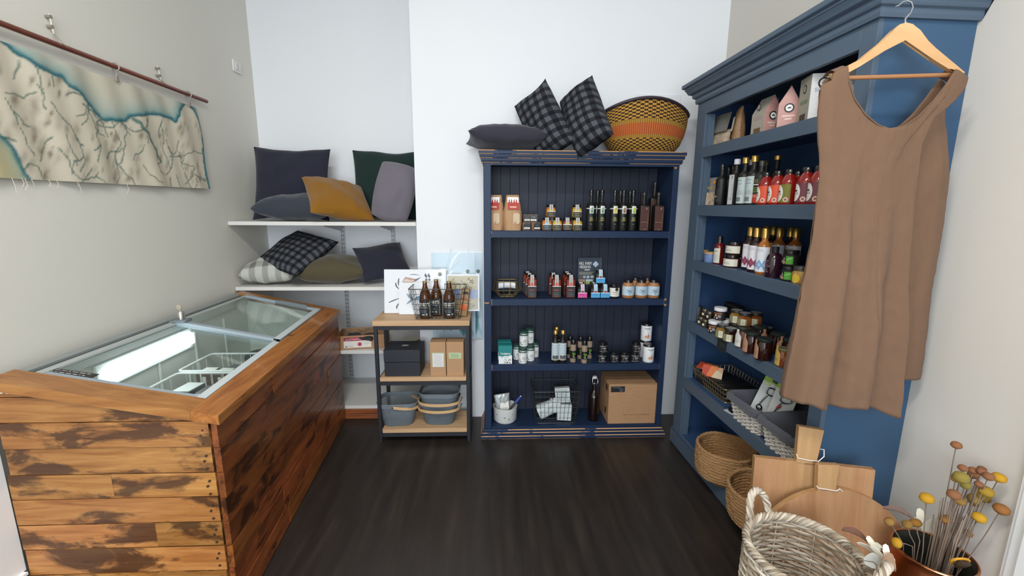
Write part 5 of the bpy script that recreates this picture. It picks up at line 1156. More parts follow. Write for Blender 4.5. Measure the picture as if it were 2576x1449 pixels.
# bottom shelf: grey mesh baskets with bent wood handles
def mesh_basket(label, loc, rot, hz, tilt, group):
    t = thing('mesh_basket', label, 'basket', loc, rot, group); w0, d0, w1, d1, h = .205, .165, .26, .205, .155
    def sect(s_): return rrect(-(w0+(w1-w0)*s_)/2, (w0+(w1-w0)*s_)/2, -(d0+(d1-d0)*s_)/2, (d0+(d1-d0)*s_)/2, .055, 6)
    mb = MB(); n = len(sect(0)); rings = [(.0, .9), (.012, .97), (.03, 1.)] + [(.03+.125*k/5, None) for k in range(1, 6)]
    prof = [sect(max(0, (zz-.02)/h)) if sc is None else [(x*sc, y*sc) for x, y in sect(0)] for zz, sc in rings]; zs_ = [r_[0] for r_ in rings]
    mb.grid(lambda u, v: (*prof[int(round(v*7))][int(round(u*n)) % n], zs_[int(round(v*7))]), n, 7, 'metal_mesh'); mb.faces([(x, y, .0005) for x, y in prof[0]], [tuple(range(n))], 'metal_mesh'); obj('mesh_body', mb, t)
    mb = MB()
    for zz, hh in ((.135, .026),):
        s0, s1 = sect(zz/h*.92), sect((zz+hh)/h*.94)
        mb.grid(lambda u, v: ((s0 if v < .5 else s1)[int(round(u*n)) % n][0]*1.012, (s0 if v < .5 else s1)[int(round(u*n)) % n][1]*1.012, zz+hh*v), n, 1, '#767f86')
        mb.tube([(x*1.01, y*1.01, zz+hh) for x, y in s1], .0025, '#7b848b', 5, closed=True); mb.tube([(x*.86, y*.86, .004) for x, y in sect(0)], .003, '#6f787f', 5, closed=True)
    obj('rim', mb, t)
    mb = MB(); px_ = hz
    def hp(s_):       # bent strip pivoting at the front and back of the rim, hanging to one side
        a = PI*s_; return Vector((px_*math.sin(a)**.75 if tilt == 'side' else 0, 0, 0))
    if tilt == 'side':
        cl = [Vector((-.02+.15*math.sin(PI*s_)**.7*1.06, -.112*math.cos(PI*s_), .148-.03*math.sin(PI*s_)**.7)) for s_ in [k/24 for k in range(25)]]
    else:
        cl = [Vector((-.142*math.cos(PI*s_), -.122*math.sin(PI*s_)**.6, hz-.0*s_)) for s_ in [k/24 for k in range(25)]]
    for j in range(24):
        A, B = cl[j], cl[j+1]; ta = ((cl[min(24, j+1)]-cl[max(0, j-1)]).cross(Vector((0, 0, 1)))).normalized()*.002; tb = ((cl[min(24, j+2)]-cl[j]).cross(Vector((0, 0, 1)))).normalized()*.002; H = Vector((0, 0, .009))
        mb.hexa([A-ta-H, A+ta-H, B+tb-H, B-tb-H, A-ta+H, A+ta+H, B+tb+H, B-tb+H], 'bent')
    hd = obj('handle', mb, t); mb = MB()
    for s2 in (cl[0], cl[-1]):
        dr = Vector((0, -1, 0)) if (tilt == 'side' and s2.y < 0) else (Vector((0, 1, 0)) if tilt == 'side' else Vector((math.copysign(1, s2.x), 0, 0)))
        mb.tube([s2, s2+dr*.006], .005, '#24262a', 8)
    obj('pivot', mb, hd); return t
G = 'grey mesh baskets on the bottom rack shelf'; z = RS[2]
mesh_basket('single grey mesh basket with its wooden handle hanging to the right', (X(1005, 2.71, 1060), 2.715, z), .05, 0, 'side', G)
mesh_basket('lower grey mesh basket of the nested pair on the rack', (X(1108, 2.72, 1060), 2.725, z), -.04, .112, 'down', G)
mesh_basket('upper grey mesh basket nested in another one on the rack', (X(1109, 2.72, 1060), 2.725, z+.062), -.03, .096, 'down', G)

# ================================================================== ALCOVE CARTON
z = ASH[2][1]
t = thing('open_carton', 'shallow brown carton with red and white label on the third alcove shelf', 'carton', (-.955, 3.085, z), .16)
mb = MB(); w_, d_2, h = .34, .22, .10
mb.bx(-w_/2, w_/2, -d_2/2, -d_2/2+.003, 0, h, 'carton'); mb.bx(-w_/2, w_/2, d_2/2-.003, d_2/2, 0, h, 'carton'); mb.bx(-w_/2, -w_/2+.003, -d_2/2, d_2/2, 0, h, 'carton'); mb.bx(w_/2-.003, w_/2, -d_2/2, d_2/2, 0, h, 'carton'); mb.bx(-w_/2, w_/2, -d_2/2, d_2/2, 0, .003, 'carton'); cb = obj('carton_body', mb, t)
mb = MB(); mb.bx(-.125, .06, -d_2/2-.001, -d_2/2, .012, .088, '#e6e2d8'); lb_ = obj('label', mb, cb); mb = MB(); f = flatf(-d_2/2-.0014)
mb.flat(rect(-.125, .06, .062, .088), '#b02346', f); mb.text('DELUXE SUGAR-FREE JAM MIXERS', .012, '#f2dfe2', flatf(-d_2/2-.0018), -.033, .0685, .0, .62); mb.flat(circ(-.018, .036, .0145, 18), '#b5345c', f); mb.flat(circ(-.018, .036, .0125, 18), '#c94c70', flatf(-d_2/2-.0018)); mb.flat([(-.024, .036), (-.018, .028), (-.012, .036), (-.015, .041), (-.018, .038), (-.021, .041)], '#8a1e40', flatf(-d_2/2-.0022))
mb.flat([(-.118, .018), (-.104, .018), (-.1, .023), (-.110, .026)], '#4a4a44', f); lines(mb, f, -.095, -.06, .024, 2, .005, '#8a8a84', .002); lines(mb, f, .01, .05, .045, 3, .005, '#b4b0a4', .0014); obj('lettering', mb, lb_)
t2 = thing('plastic_wrap', 'crumpled clear plastic over dark pouches in the open carton', 'packaging', (-.965, 3.09, z+.006), .16)
mb = MB(); mb.grid(lambda u, v: (-.15+.3*u, -.09+.18*v, .09+.03*math.sin(u*11+v*3)*math.sin(v*4+u*2)+.016*noise.noise(Vector((u*8, v*8, 2)))+.02*u), 30, 20, 'film'); obj('film', mb, t2)
for k, (x, rz) in enumerate(((-.07, .2), (.06, -.15))):
    tt = thing('dark_pouch', ('dark pouch under the plastic at the left of the open carton', 'dark pouch under the plastic at the right of the open carton')[k], 'pouch', (-.955+x, 3.08, z+.055), (1.35, 0, rz), 'dark pouches in the open carton'); obj('pouch_body', bag('', .10, .12, .06, '#2e2f30'), tt)
t = thing('paper_packet', 'cream paper packet lying at the right end of the third alcove shelf', 'packet', (-.61, 3.16, z), -.1)
mb = MB(); mb.grid(lambda u, v: (-.09+.16*u, -.08+.16*v, .004+.05*u*u*(.7+.3*math.sin(v*3))), 10, 8, '#d2cbb4'); mb.grid(lambda u, v: (-.09+.16*u, -.08+.16*v, .002+.03*u*u), 10, 8, '#bfb69c'); obj('packet_body', mb, t)

# ================================================================== IN THE BLUE CUPBOARD
CA = -PI/2+math.atan(.019/.618)
def cin(px, py, z, w=None):   # point on a cupboard shelf; near eye level the depth w from the front is given instead
    if w is None: q = atz(px, py, z); return Vector((q.x, q.y, z))
    p0 = cupt(0, w, 0); n_ = cupt(0, 1, 0)-cupt(0, 0, 0); q = atp(px, py, p0, n_); return Vector((q.x, q.y, z))
# --- top shelf
z = CSH[0]; G = 'goods on the top cupboard shelf'
c = cin(1812, 345, z, .085); t = thing('oat_bag', 'clear bag of oats with grey header label on the top cupboard shelf', 'bag', c, CA+.1)
mb = MB(); b1 = bag('', .175, .085, .05, 'oats'); obj('contents', b1, t); mb.grid(lambda u, v: (-.086+.172*u, -.028+.022*v+.003*math.sin(u*8), .076+.096*v), 8, 6, '#77736e'); mb.flat([(x-.045, z_*1+.15) for x, z_ in circ(0, 0, .009, 14)], '#d06a2c', lambda u, v: (u, -.0345+(v-.078)*.2+.002, v)); obj('header_label', mb, t)
mb = MB(); mb.grid(lambda u, v: (-.089+.178*u, -.036+.02*v-.003*math.sin(u*7+v*5), .174*v), 8, 8, 'film'); obj('film', mb, t)
c = cin(1857, 340, z, .09); t = thing('biscuit_bag', 'narrow clear bag of brown pieces with white label beside the oat bag', 'bag', c, CA-.3)
obj('contents', bag('', .075, .175, .05, '#8d6a48'), t); mb = MB(); mb.grid(lambda u, v: (-.022+.04*u, -.0335+.008*v, .06+.07*v), 4, 6, '#d4d0c2'); obj('label', mb, t)
def house_box(key, w_, d_2, h, hr, front_c, side_c, low=None, txt=None, flat_top=False):
    mb = MB()
    if flat_top: mb.box((0, 0, h/2), (w_, d_2, h), side_c, bev=.001); m2 = MB(); m2.bx(-w_/2, w_/2, -d_2/2-.0008, -d_2/2, 0, h, front_c)
    else:
        hb = h-hr; v = [(-w_/2, -d_2/2, 0), (w_/2, -d_2/2, 0), (w_/2, d_2/2, 0), (-w_/2, d_2/2, 0), (-w_/2, -d_2/2, hb), (w_/2, -d_2/2, hb), (w_/2, d_2/2, hb), (-w_/2, d_2/2, hb), (0, -d_2/2, h), (0, d_2/2, h)]
        mb.faces(v, [(3, 2, 1, 0), (1, 2, 6, 5), (0, 4, 7, 3), (2, 3, 7, 9, 6)], side_c); mb.faces(v, [(0, 1, 5, 8, 4)], front_c); mb.faces(v, [(5, 6, 9, 8), (4, 8, 9, 7)], side_c)
        m2 = MB(); m2.flat([(-w_/2*.9, hb*.98), (w_/2*.9, hb*.98), (0, h*.985)], '#8c5f58', flatf(-d_2/2-.0006)); m2.flat([(-w_/2*.94, hb*.9), (w_/2*.94, hb*.9), (w_/2*.94, hb), (0, h*.95), (-w_/2*.94, hb)], front_c, flatf(-d_2/2-.001))
    m3 = MB(); f = flatf(-d_2/2-.0016); cz = h*(.80 if flat_top else .48)
    for rr2, m_ in ((w_*.24, INK), (w_*.17, WHT)): m3.flat(circ(0, cz, rr2, 22), m_, flatf(-d_2/2-.0016-(.0003 if m_ == WHT else 0)))
    m3.flat([(-w_*.1, cz-w_*.03), (w_*.1, cz-w_*.03), (w_*.06, cz+w_*.05), (-w_*.06, cz+w_*.04)], '#3a3a3a', flatf(-d_2/2-.0023))
    if flat_top: m3.text('SQUID', w_*.17, '#9a9cb4', f, -w_*.02, h*.62, .02, .9); lines(m3, f, -w_*.25, w_*.25, h*.5, 11, h*.035, '#a8a6a6', h*.006); m3.flat(rect(-w_/2, w_/2, 0, h*.04), '#4f9ab0', f)
    else:
        for s_, zz, hh in ((.30, .27, .045), (.16, .20, .045)): m3.flat(rect(-w_*s_, w_*s_, h*zz, h*(zz+hh)), '#e6c4bc', f)
    m4 = MB(); fs = lambda u, v: (-w_/2-.0008, u, v); 
    for rr2, m_, e in ((w_*.2, INK, 0), (w_*.14, '#9b958a', .0004)): m4.flat(circ(d_2*.0, h*.74, rr2, 18, .8), m_, lambda u, v: (-w_/2-.001-e, u, v))
    m5 = MB(); m5.flat(rect(-d_2*.25, d_2*.25, h*.02, h*.2), '#6d5636' if not flat_top else '#3a342c', fs); m6 = MB(); m6.flat(rect(-d_2*.3, d_2*.3, h*.42, h*.5), '#a89494' if not flat_top else '#71806c', fs)
    proto(key, 'cardboard_box', 'box', ('box_body', mb), ('front_print', m2, [('print', m3)]), ('side_badge', m4), ('window', m5), ('name_panel', m6))
house_box('house_pink', .078, .10, .172, .07, '#c4928a', '#a8a196'); house_box('squid_box', .085, .095, .174, 0, '#dcdad8', '#9c988a', flat_top=True)
place('house_pink', 'pink fronted box with gabled top on the top cupboard shelf, farther of two', cin(1924, 330, z, .085), .0, 'gabled boxes on the top shelf')
place('house_pink', 'pink fronted box with gabled top on the top cupboard shelf, nearer of two', cin(1977, 320, z, .08), -.5, 'gabled boxes on the top shelf')
place('squid_box', 'white tall box with grey lettering beside the dress on the top cupboard shelf', cin(2046, 302, z, .08), -.22, 'tall white boxes on the top shelf')
place('squid_box', 'white tall box with round black badge seen behind the hanger', cin(2132, 280, z, .13), -.1, 'tall white boxes on the top shelf')
# --- second shelf
z = CSH[1]
c = cin(1795, 515, z, .06); t = thing('grain_pouch', 'grey pouch of grains with orange dot on the second cupboard shelf', 'pouch', c, CA+.25)
obj('pouch_body', bag('', .085, .155, .04, '#7f7873'), t); mb = MB(); mb.grid(lambda u, v: (-.036+.072*u, -.0262+.004*v, .004+.07*v), 4, 4, 'oats'); obj('window', mb, t); mb = MB(); mb.flat(circ(.012, .128, .009, 14), '#e08a2c', flatf(-.0185)); obj('orange_dot', mb, t); mb = MB(); mb.text('fruit', .016, '#d8b04a', flatf(-.0245), -.01, .092, 0); obj('lettering', mb, t)
mb = MB(); f = cylf(.0286); mb.flat(rect(-.02, .02, .02, .09), '#23252c', f); mb.flat(rect(-.006, .006, .045, .052), '#c8a44a', cylf(.029))
bottle('dark_plain', 'oil_bottle', .028, .135, .011, .205, '#12110f', blk, .026, .0125, .03, [('label', mb)])
bottle('dark_bare', 'oil_bottle', .027, .135, .011, .21, '#12110f', col('#3c3a34', .3), .02, .012, .03)
def d_(m, f): m.text('P', .016, INK, f, .004, .13, 0); [m.flat(rect(.008, .012, .03+k*.012, .036+k*.012), '#6e6e70', f) for k in range(7)]; lines(m, f, -.012, .012, .036, 2, .005, '#77787a', .0016)
mb = MB(); mb.box((0, 0, .08), (.048, .048, .16), '#15130f', bev=.008, seg=2); mb.lathe([(.02, .158), (.011, .175), (.011, .215)], '#15130f', 16)
proto('tall_label', 'oil_bottle', 'bottle', ('bottle_body', mb), ('cap', lathe_mb([(.0145, .203), (.015, .205), (.015, .226), (.013, .229), (0, .229)], '#d2cfd8', 18)), *flab(-.017, .017, .006, .152, -.024, '#c4c6ca', d_))
def d_(m, f): lines(m, f, -.018, .018, .118, 2, .016, '#6a8a94', .003, 4); m.flat([(-.024, .05), (.024, .05), (.024, .064), (.01, .075), (-.004, .064), (-.016, .072)], '#a3adae', f); m.flat(rect(-.012, .014, .02, .04), '#6f7577', f)
bottle('script_gold', 'oil_bottle', .0275, .142, .011, .215, '#15130f', gold, .026, .0155, .03, lab(.0275, .01, .135, '#b3bfbe', d_, 1.2))
def d_(m, f): m.flat(rect(-.024, .024, .012, .052), '#c23c28', f); lines(m, f, -.018, .016, .044, 2, .006, '#e6c8b8', .003); [m.flat(rect(-.018, .018, .06+k*.009, .064+k*.009), '#7a9a3c', f) for k in range(3)]; m.flat(rect(-.02, .02, .092, .096), WHT, f); m.flat(rect(-.014, .014, .10, .12), '#5a5636', f)
bottle('red_label_oil', 'oil_bottle', .027, .13, .011, .19, '#1c1a10', col('#3a382c', .3), .022, .0125, .03, lab(.027, .008, .128, '#1c1c1a', d_, 1.2))
bottle('gold_tall', 'oil_bottle', .027, .145, .011, .225, '#1c1a10', gold, .018, .0155, .03)
G = 'oil bottles on the second cupboard shelf'
for px, py, w, kk, lb in ((1810, 515, .045, 'dark_plain', 'black capped oil bottle nearest the grain pouch'), (1836, 515, .14, 'dark_bare', 'black bottle with grey stopper standing behind the front bottles'), (1845, 515, .04, 'tall_label', 'square bottle with white cap and tall white label'), (1866, 515, .04, 'script_gold', 'gold capped bottle with pale script label, left one'), (1888, 515, .04, 'script_gold', 'gold capped bottle with pale script label, right one'), (1882, 515, .13, 'tall_label', 'white capped bottle peeping out behind the gold caps'), (1907, 515, .05, 'red_label_oil', 'small oil bottle with red and green label'), (1918, 515, .17, 'dark_bare', 'dark stoppered bottle behind the red sauces, left one'), (1944, 515, .17, 'gold_tall', 'gold capped bottle behind the red sauces, right one'), (1826, 515, .12, 'dark_plain', 'black bottle hidden behind the first oil bottle')):
    place(kk, lb, cin(px, py, z, w), CA+.15, G)
def sauce(key, labc):
    def d_(m, f):
        m.flat([(-.018+.022*math.cos(a), .048+.034*math.sin(a)) for a in [2*PI*k/22 for k in range(22)]], '#e4dfda', f)
        g = cylf(.0342); lines(m, g, -.028, -.02, .062, 1, .005, INK, .003); lines(m, g, -.03, -.006, .051, 1, .005, INK, .0075, 3); m.text('SAUCE', .0085, INK, g, -.018, .040, .01, .8); m.flat(rect(-.03, -.008, .032, .0335), '#b05a5a', g); m.flat(rect(-.028, -.012, .026, .0275), '#9a9692', g); m.flat(circ(.016, .022, .01, 14), '#d8b4a4', g); m.flat(circ(.016, .022, .005, 10), '#8a5a5a', cylf(.0345))
    prof = [(0, 0), (.03, 0), (.033, .004), (.033, .085), (.03, .1), (.02, .118), (.016, .124), (.016, .132), (0, .132)]
    proto(key, 'sauce_bottle', 'bottle', ('bottle_body', lathe_mb(prof, col('#8a1d16', .12, 0, .5, .4))), ('cap', lathe_mb([(.016, .126), (.0185, .127), (.0185, .142), (.016, .145), (0, .145)], blk, 18)), *lab(.033, .010, .084, labc, d_, .95))
sauce('sauce_orange', '#d8512e'); sauce('sauce_olive', '#77742a'); sauce('sauce_plum', '#6e3a44')
G = 'red sauce bottles on the second cupboard shelf'
for px, w, kk, lb in ((1922, .035, 'sauce_orange', 'red sauce bottle with orange label, farthest of the sauces'), (1951, .035, 'sauce_orange', 'red sauce bottle with orange label, second of the sauces'), (1979, .035, 'sauce_olive', 'red sauce bottle with olive green label'), (2022, .035, 'sauce_plum', 'red sauce bottle with plum label, farther one'), (2053, .035, 'sauce_plum', 'red sauce bottle with plum label beside the dress'), (2000, .12, 'sauce_plum', 'red sauce bottle standing behind the gap in the sauce row')):
    place(kk, lb, cin(px, 515, z, w), CA+.25, G)
# --- third shelf
z = CSH[2]
wlid = col('#b8946a', .5)
jar('blue_tub', .032, .048, .034, .012, '#6f86b4', wlid, name='tub', cat='tub')
G = 'blue tubs with wooden lids'
place('blue_tub', 'blue tub with wooden lid at the far end of the third cupboard shelf, farther one', cin(1766, 653, z), CA, G); place('blue_tub', 'blue tub with wooden lid at the far end of the third cupboard shelf, nearer one', cin(1786, 660, z), CA, G)
def d_(m, f): lines(m, f, -.01, .01, .07, 1, .005, '#7d8070', .004); lines(m, f, -.012, .012, .05, 4, .008, '#8a8a80', .0016)
bottle('red_tall', 'sauce_bottle', .026, .098, .0145, .135, col('#641712', .15, 0, .5, .4), blk, .032, .0165, .02, lab(.026, .008, .088, '#cfcbbd', d_, .7))
place('red_tall', 'red sauce bottle with rounded white label beside the blue tubs', cin(1806, 664, z), CA+.55, 'sauce bottles on the third shelf'); place('red_tall', 'red sauce bottle mostly hidden behind the stacked relish jars', cin(1876, 661, z), CA+.5, 'sauce bottles on the third shelf')
def d_(m, f): lines(m, f, -.026, -.008, .036, 1, .005, '#7a7a70', .0035); lines(m, f, -.025, .02, .026, 2, .007, '#77776e', .0018)
jar('relish', .041, .052, .036, .014, '#3c1710', blk, lab(.041, .008, .045, '#dbd8ca', d_, 1.3))
G = 'stacked relish jars'; c = cin(1840, 672, z)
place('relish', 'wide relish jar at the bottom of its stack on the third cupboard shelf', c, CA+.4, G); place('relish', 'wide relish jar at the top of its stack on the third cupboard shelf', c+Vector((.006, .0, .067)), CA+.4, G); place('relish', 'wide relish jar hidden behind the relish stack', cin(1872, 668, z), CA+.4, G)
def diam(c1, c2):
    def d_(m, f):
        lines(m, f, -.018, .018, .115, 2, .007, '#a8a4b0', .002)
        for x in (-.024, 0, .024):
            m.flat([(x, .022), (x+.016, .045), (x, .07), (x-.016, .045)], c1, f); m.flat([(x, .035), (x+.008, .046), (x, .058), (x-.008, .046)], c2, cylf(.0304))
    return d_
bottle('gold_dark', 'dressing_bottle', .029, .13, .0135, .19, '#26130e', gold, .04, .0165, .03, lab(.029, .014, .128, '#e2dfe6', diam('#8a3a58', '#9c4c6a'), 1.45), 'bottle')
bottle('gold_amber', 'dressing_bottle', .029, .13, .0135, .19, col('#a4632a', .15, 0, .5, .4), gold, .04, .0165, .03, lab(.029, .014, .128, '#e0e2ea', diam('#7fa6cc', '#a9c4e0'), 1.45), 'bottle')
G = 'gold capped dressing bottles on the third cupboard shelf'
for px, py, kk, lb in ((1880, 678, 'gold_dark', 'gold capped dark bottle with purple diamonds, farther one'), (1895, 684, 'gold_dark', 'gold capped dark bottle with purple diamonds, nearer one'), (1915, 690, 'gold_amber', 'gold capped amber bottle with pale blue pattern at the front'), (1919, 668, 'gold_dark', 'gold capped dark bottle behind the amber one'), (1937, 672, 'gold_dark', 'gold capped dark bottle behind the round dark bottle'), (1951, 682, 'gold_amber', 'gold capped amber bottle behind the round dark bottle'), (1978, 682, 'gold_dark', 'gold capped bottle behind the green label jars, farther one'), (1992, 686, 'gold_amber', 'gold capped bottle behind the green label jars, nearer one')):
    place(kk, lb, cin(px, py, z), CA+.45, G)
md = MB(); f = cylf(.0347); [md.flat(rect(-.022, -.002-.003*(k % 3), .025+k*.008, .029+k*.008), '#77727a' if k != 4 else '#a83a44', f) for k in range(7)]
proto('round_dark', 'syrup_bottle', 'bottle', ('bottle_body', lathe_mb([(0, 0), (.032, 0), (.034, .005), (.034, .07)]+[(.012+.022*math.cos(PI/2*k/7), .07+.04*math.sin(PI/2*k/7)) for k in range(1, 8)]+[(.012, .118), (0, .118)], col('#2a1220', .1, 0, .6, .5))), ('cap', lathe_mb([(.0125, .108), (.0145, .11), (.0145, .136), (0, .137)], '#1a1418', 18)), ('print', md))
place('round_dark', 'round shouldered dark purple bottle at the front of the third cupboard shelf', cin(1943, 698, z), CA+.4)
def d_(m, f): m.flat(rect(.0, .028, .008, .04), '#4f9c34', cylf(.0335)); m.flat([(.004, .024), (.024, .032), (.024, .035), (.004, .027)], '#a8d08a', cylf(.0338)); m.flat(rect(-.03, -.014, .012, .0145), WHT, f); m.flat(rect(-.03, -.014, .019, .0215), WHT, f); m.flat(circ(-.008, .014, .007, 12), '#b4825a', f); m.flat(rect(-.0095, -.0065, .018, .034), '#d8d4c8', f)
jar('green_jar', .0325, .05, .0285, .014, '#1a1614', blk, lab(.0325, .004, .044, '#1b191a', d_, 1.3))
c = cin(1984, 706, z); G = 'stacked jars with green labels'
place('green_jar', 'black jar with bright green label at the bottom of its stack', c, CA+.3, G); place('green_jar', 'black jar with bright green label at the top of its stack', c+Vector((0, 0, .065)), CA+.3, G)
def d_(m, f): m.flat(circ(.0, .022, .019, 18, .9), '#d8b42c', f); m.flat(circ(.002, .022, .012, 16, .8), '#7c8a2c', cylf(.0318)); m.flat(rect(-.0015, .0015, .004, .048), '#d8c88a', cylf(.0322))
jar('yellow_jar', .031, .054, .0285, .018, '#a8803c', col('#3a3634', .25), lab(.031, .002, .044, '#a8833c', d_, .01))
place('yellow_jar', 'amber jar with round yellow label beside the dress on the third cupboard shelf', cin(2012, 713, z), CA+.3)
# --- fourth shelf
z = CSH[3]
t = thing('black_canister', 'tall black canister at the far end of the fourth cupboard shelf', 'canister', cin(1755, 806, z), CA); obj('canister_body', lathe_mb([(0, 0), (.022, 0), (.022, .085), (.02, .088), (0, .088)], '#2a2a2c', 20), t)
m2 = MB(); wrap(m2, .0226, .012, .038, '#3a3a3c', -1.2, 1.2); lines(m2, cylf(.0231), -.012, .012, .03, 3, .006, '#9a9a98', .002); obj('label', m2, t)
def d_(m, f): m.flat(circ(0, .018, .008, 14), '#d6cfa8', f); m.flat(circ(0, .018, .003, 10), '#3a3426', cylf(.0204))
jar('mini_dark', .0195, .034, .018, .012, '#2a211a', col('#6b6250', .3, .6), lab(.0195, .006, .03, '#241d18', d_, 1.2))
G = 'tiny dark jars on the fourth cupboard shelf'; a, b_ = cin(1763, 816, z), cin(1774, 823, z)
for p, lb in ((a, 'tiny dark jar with round pale badge, lower farther one'), (b_, 'tiny dark jar with round pale badge, lower nearer one'), (a+Vector((.02, .0, .047)), 'tiny dark jar stacked above, farther one'), (b_+Vector((.02, 0, .047)), 'tiny dark jar stacked above, nearer one'), (a+Vector((.045, .005, 0)), 'tiny dark jar behind the farther lower one'), (b_+Vector((.045, .0, 0)), 'tiny dark jar behind the nearer lower one')): place('mini_dark', lb, p, CA+.4, G)
def d_(m, f): m.flat(circ(-.004, .026, .008, 14), '#c47a3c', f); m.flat(circ(-.004, .026, .0035, 10), '#e6cf9c', cylf(.0312)); m.flat(rect(-.03, .03, .036, .04), '#b07a4c', f); m.flat(rect(.008, .024, .016, .03), '#8a8890', f); m.flat(circ(.004, .012, .004, 10), WHT, f); m.flat(circ(-.014, .012, .004, 10), WHT, f)
jar('white_lid', .03, .05, .0325, .018, '#2a2020', '#dedee2', lab(.03, .004, .044, '#2c2226', d_, 1.3), rtop=.028)
G = 'jars with white screw lids'; a = cin(1796, 836, z)
place('white_lid', 'dark jar with white screw lid at the front of its group', a, CA+.4, G); b_ = cin(1819, 832, z); place('white_lid', 'dark jar with white screw lid behind the front one', b_, CA+.4, G); place('white_lid', 'dark jar with white screw lid stacked on top', (a+b_)/2+Vector((0, 0, .069)), CA+.4, G)
c = cin(1842, 826, z, .25); t = thing('chocolate_box', 'flat black and gold box standing at the back of the fourth cupboard shelf', 'box', Vector((c.x, c.y, z)), CA)
mb = MB(); mb.box((0, 0, .055), (.14, .04, .11), '#211d1c', bev=.001); bo = obj('box_body', mb, t); mb = MB(); f = flatf(-.0206); lines(mb, f, .0, .05, .072, 1, .005, '#8a744c', .008); mb.flat(rect(-.065, .065, .1, .102), '#8a744c', f); mb.flat(rect(-.06, .06, .055, .057), '#8a744c', f); obj('print', mb, bo)
def d_(m, f): m.flat(rect(.004, .026, .004, .04), '#d2cdb8', f); lines(m, f, .008, .022, .03, 3, .007, '#8a8674', .002); [m.flat([(-.024+.007*k, .014), (-.020+.007*k, .012), (-.014+.007*k, .03), (-.018+.007*k, .032)], '#a5a48a', f) for k in range(2)]
mbj = lambda body: (lambda mb: (mb.lathe([(0, 0), (.031, 0), (.033, .004), (.033, .042), (.026, .054), (.026, .058), (0, .058)], body, 6), mb)[1])(MB())
for kk, bd in (('hex_amber', '#8a4a20'), ('hex_gold', '#8f6a2c'), ('hex_dark', '#2c1612')):
    proto(kk, 'jam_jar', 'jar', ('jar_body', mbj(col(bd, .15, 0, .5, .4))), ('lid', (lambda mb: (mb.lathe([(.0285, .056), (.0285, .068), (.027, .070)], '#22201e', 22), mb.lathe([(.027, .070), (0, .0702)], '#8f9090', 22), mb)[2])(MB())), *[(n_, m_, s_) for n_, m_, s_ in lab(.0325, .004, .041, '#8b8860', d_, 1.0)])
G = 'hexagonal jam jars on the fourth cupboard shelf'
lo = [(1816, 848, 'hex_gold', 'hexagonal gold jar at the front edge, farther one'), (1836, 858, 'hex_dark', 'hexagonal jar at the front edge, nearer one'), (1848, 844, 'hex_dark', 'hexagonal jar under the stacked amber ones, farther one'), (1868, 853, 'hex_dark', 'hexagonal jar under the stacked amber ones, nearer one'), (1896, 852, 'hex_dark', 'hexagonal dark jar under the stacked jar at the back'), (1926, 856, 'hex_dark', 'hexagonal dark jar alone at the back')]
P_ = {}
for px, py, kk, lb in lo: P_[px] = cin(px, py, z); place(kk, lb, P_[px], CA+.35, G)
place('hex_gold', 'hexagonal amber jar stacked on top, farthest of three', P_[1848]+Vector((0, .0, .0715)), CA+.35, G); place('hex_amber', 'hexagonal amber jar stacked on top, middle of three', P_[1868]+Vector((-.0, 0, .0715)), CA+.35, G); place('hex_amber', 'hexagonal amber jar stacked on top, nearest of three', P_[1896]+Vector((0, 0, .0715)), CA+.35, G)
def hang_tag(mt, tagc, drawc, R_=.037):
    mt.flat([(-.020, .006), (.018, .006), (.018, .056), (.012, .066), (.006, .074), (.006, .092), (-.008, .092), (-.008, .074), (-.014, .066), (-.020, .056)], tagc, cylf(R_+.0012)); mt.flat(rect(-.014, .012, .034, .0355), drawc, cylf(R_+.0016)); mt.flat(rect(-.012, .008, .027, .0285), drawc, cylf(R_+.0016)); return mt
def bigjar(key, body, tagc, lidm, drawc='#7a5a48', s_=1.):
    prof = [(0, 0), (.033, 0), (.036, .004), (.036, .07), (.031, .082), (.031, .086), (0, .086)]
    proto(key, 'preserve_jar', 'jar', ('jar_body', lathe_mb([(a*s_, b2*s_) for a, b2 in prof], col(body, .12, 0, .5, .4), 26)), ('lid', lathe_mb([(a*s_, b2*s_) for a, b2 in ((.0325, .083), (.034, .085), (.034, .096), (.032, .098), (.03, .0975), (0, .097))], lidm, 24)), ('paper_tag', hang_tag(MB(), tagc, drawc, .0365*s_)))
lidg = col('#3c4440', .25, .5)
bigjar('big_white', '#5a2a1c', '#d8d6d2', lidg); bigjar('big_kraft', '#2c0f0c', '#b48a6e', lidg); bigjar('honey', '#7a3a12', '#c9a85c', col('#8a8660', .3, .5), '#6a4a20', .82)
G = 'large jam jars with paper tags on the fourth cupboard shelf'
for px, py, kk, rz, lb in ((1868, 872, 'big_white', -.1, 'jam jar with white paper tag, farthest of the front row'), (1889, 886, 'big_kraft', -.3, 'dark jam jar with kraft paper tag, farther one of the front row'), (1919, 903, 'big_kraft', -.45, 'dark jam jar with kraft paper tag, nearer one of the front row'), (1908, 868, 'big_kraft', 1.2, 'dark green lidded jam jar behind the front row, farther one'), (1954, 888, 'big_kraft', 1.0, 'dark green lidded jam jar behind the front row, nearer one'), (1968, 920, 'honey', -.4, 'small amber honey jar with yellow tag beside the dress'), (1985, 905, 'big_kraft', 1.1, 'dark jam jar half hidden behind the honey jar')):
    place(kk, lb, cin(px, py, z), CA+.35+rz, G)
c = cupt(.30, -.0, z); q = cin(1818, 858, .80, 0.)
t = thing('shelf_card', 'small black card hooked on the front edge of the fourth cupboard shelf', 'sign', cupt((Vector((q.x, q.y, 0))-cupt(0, 0, 0)).length, -.004, z-.066), (-.05, 0, CA))
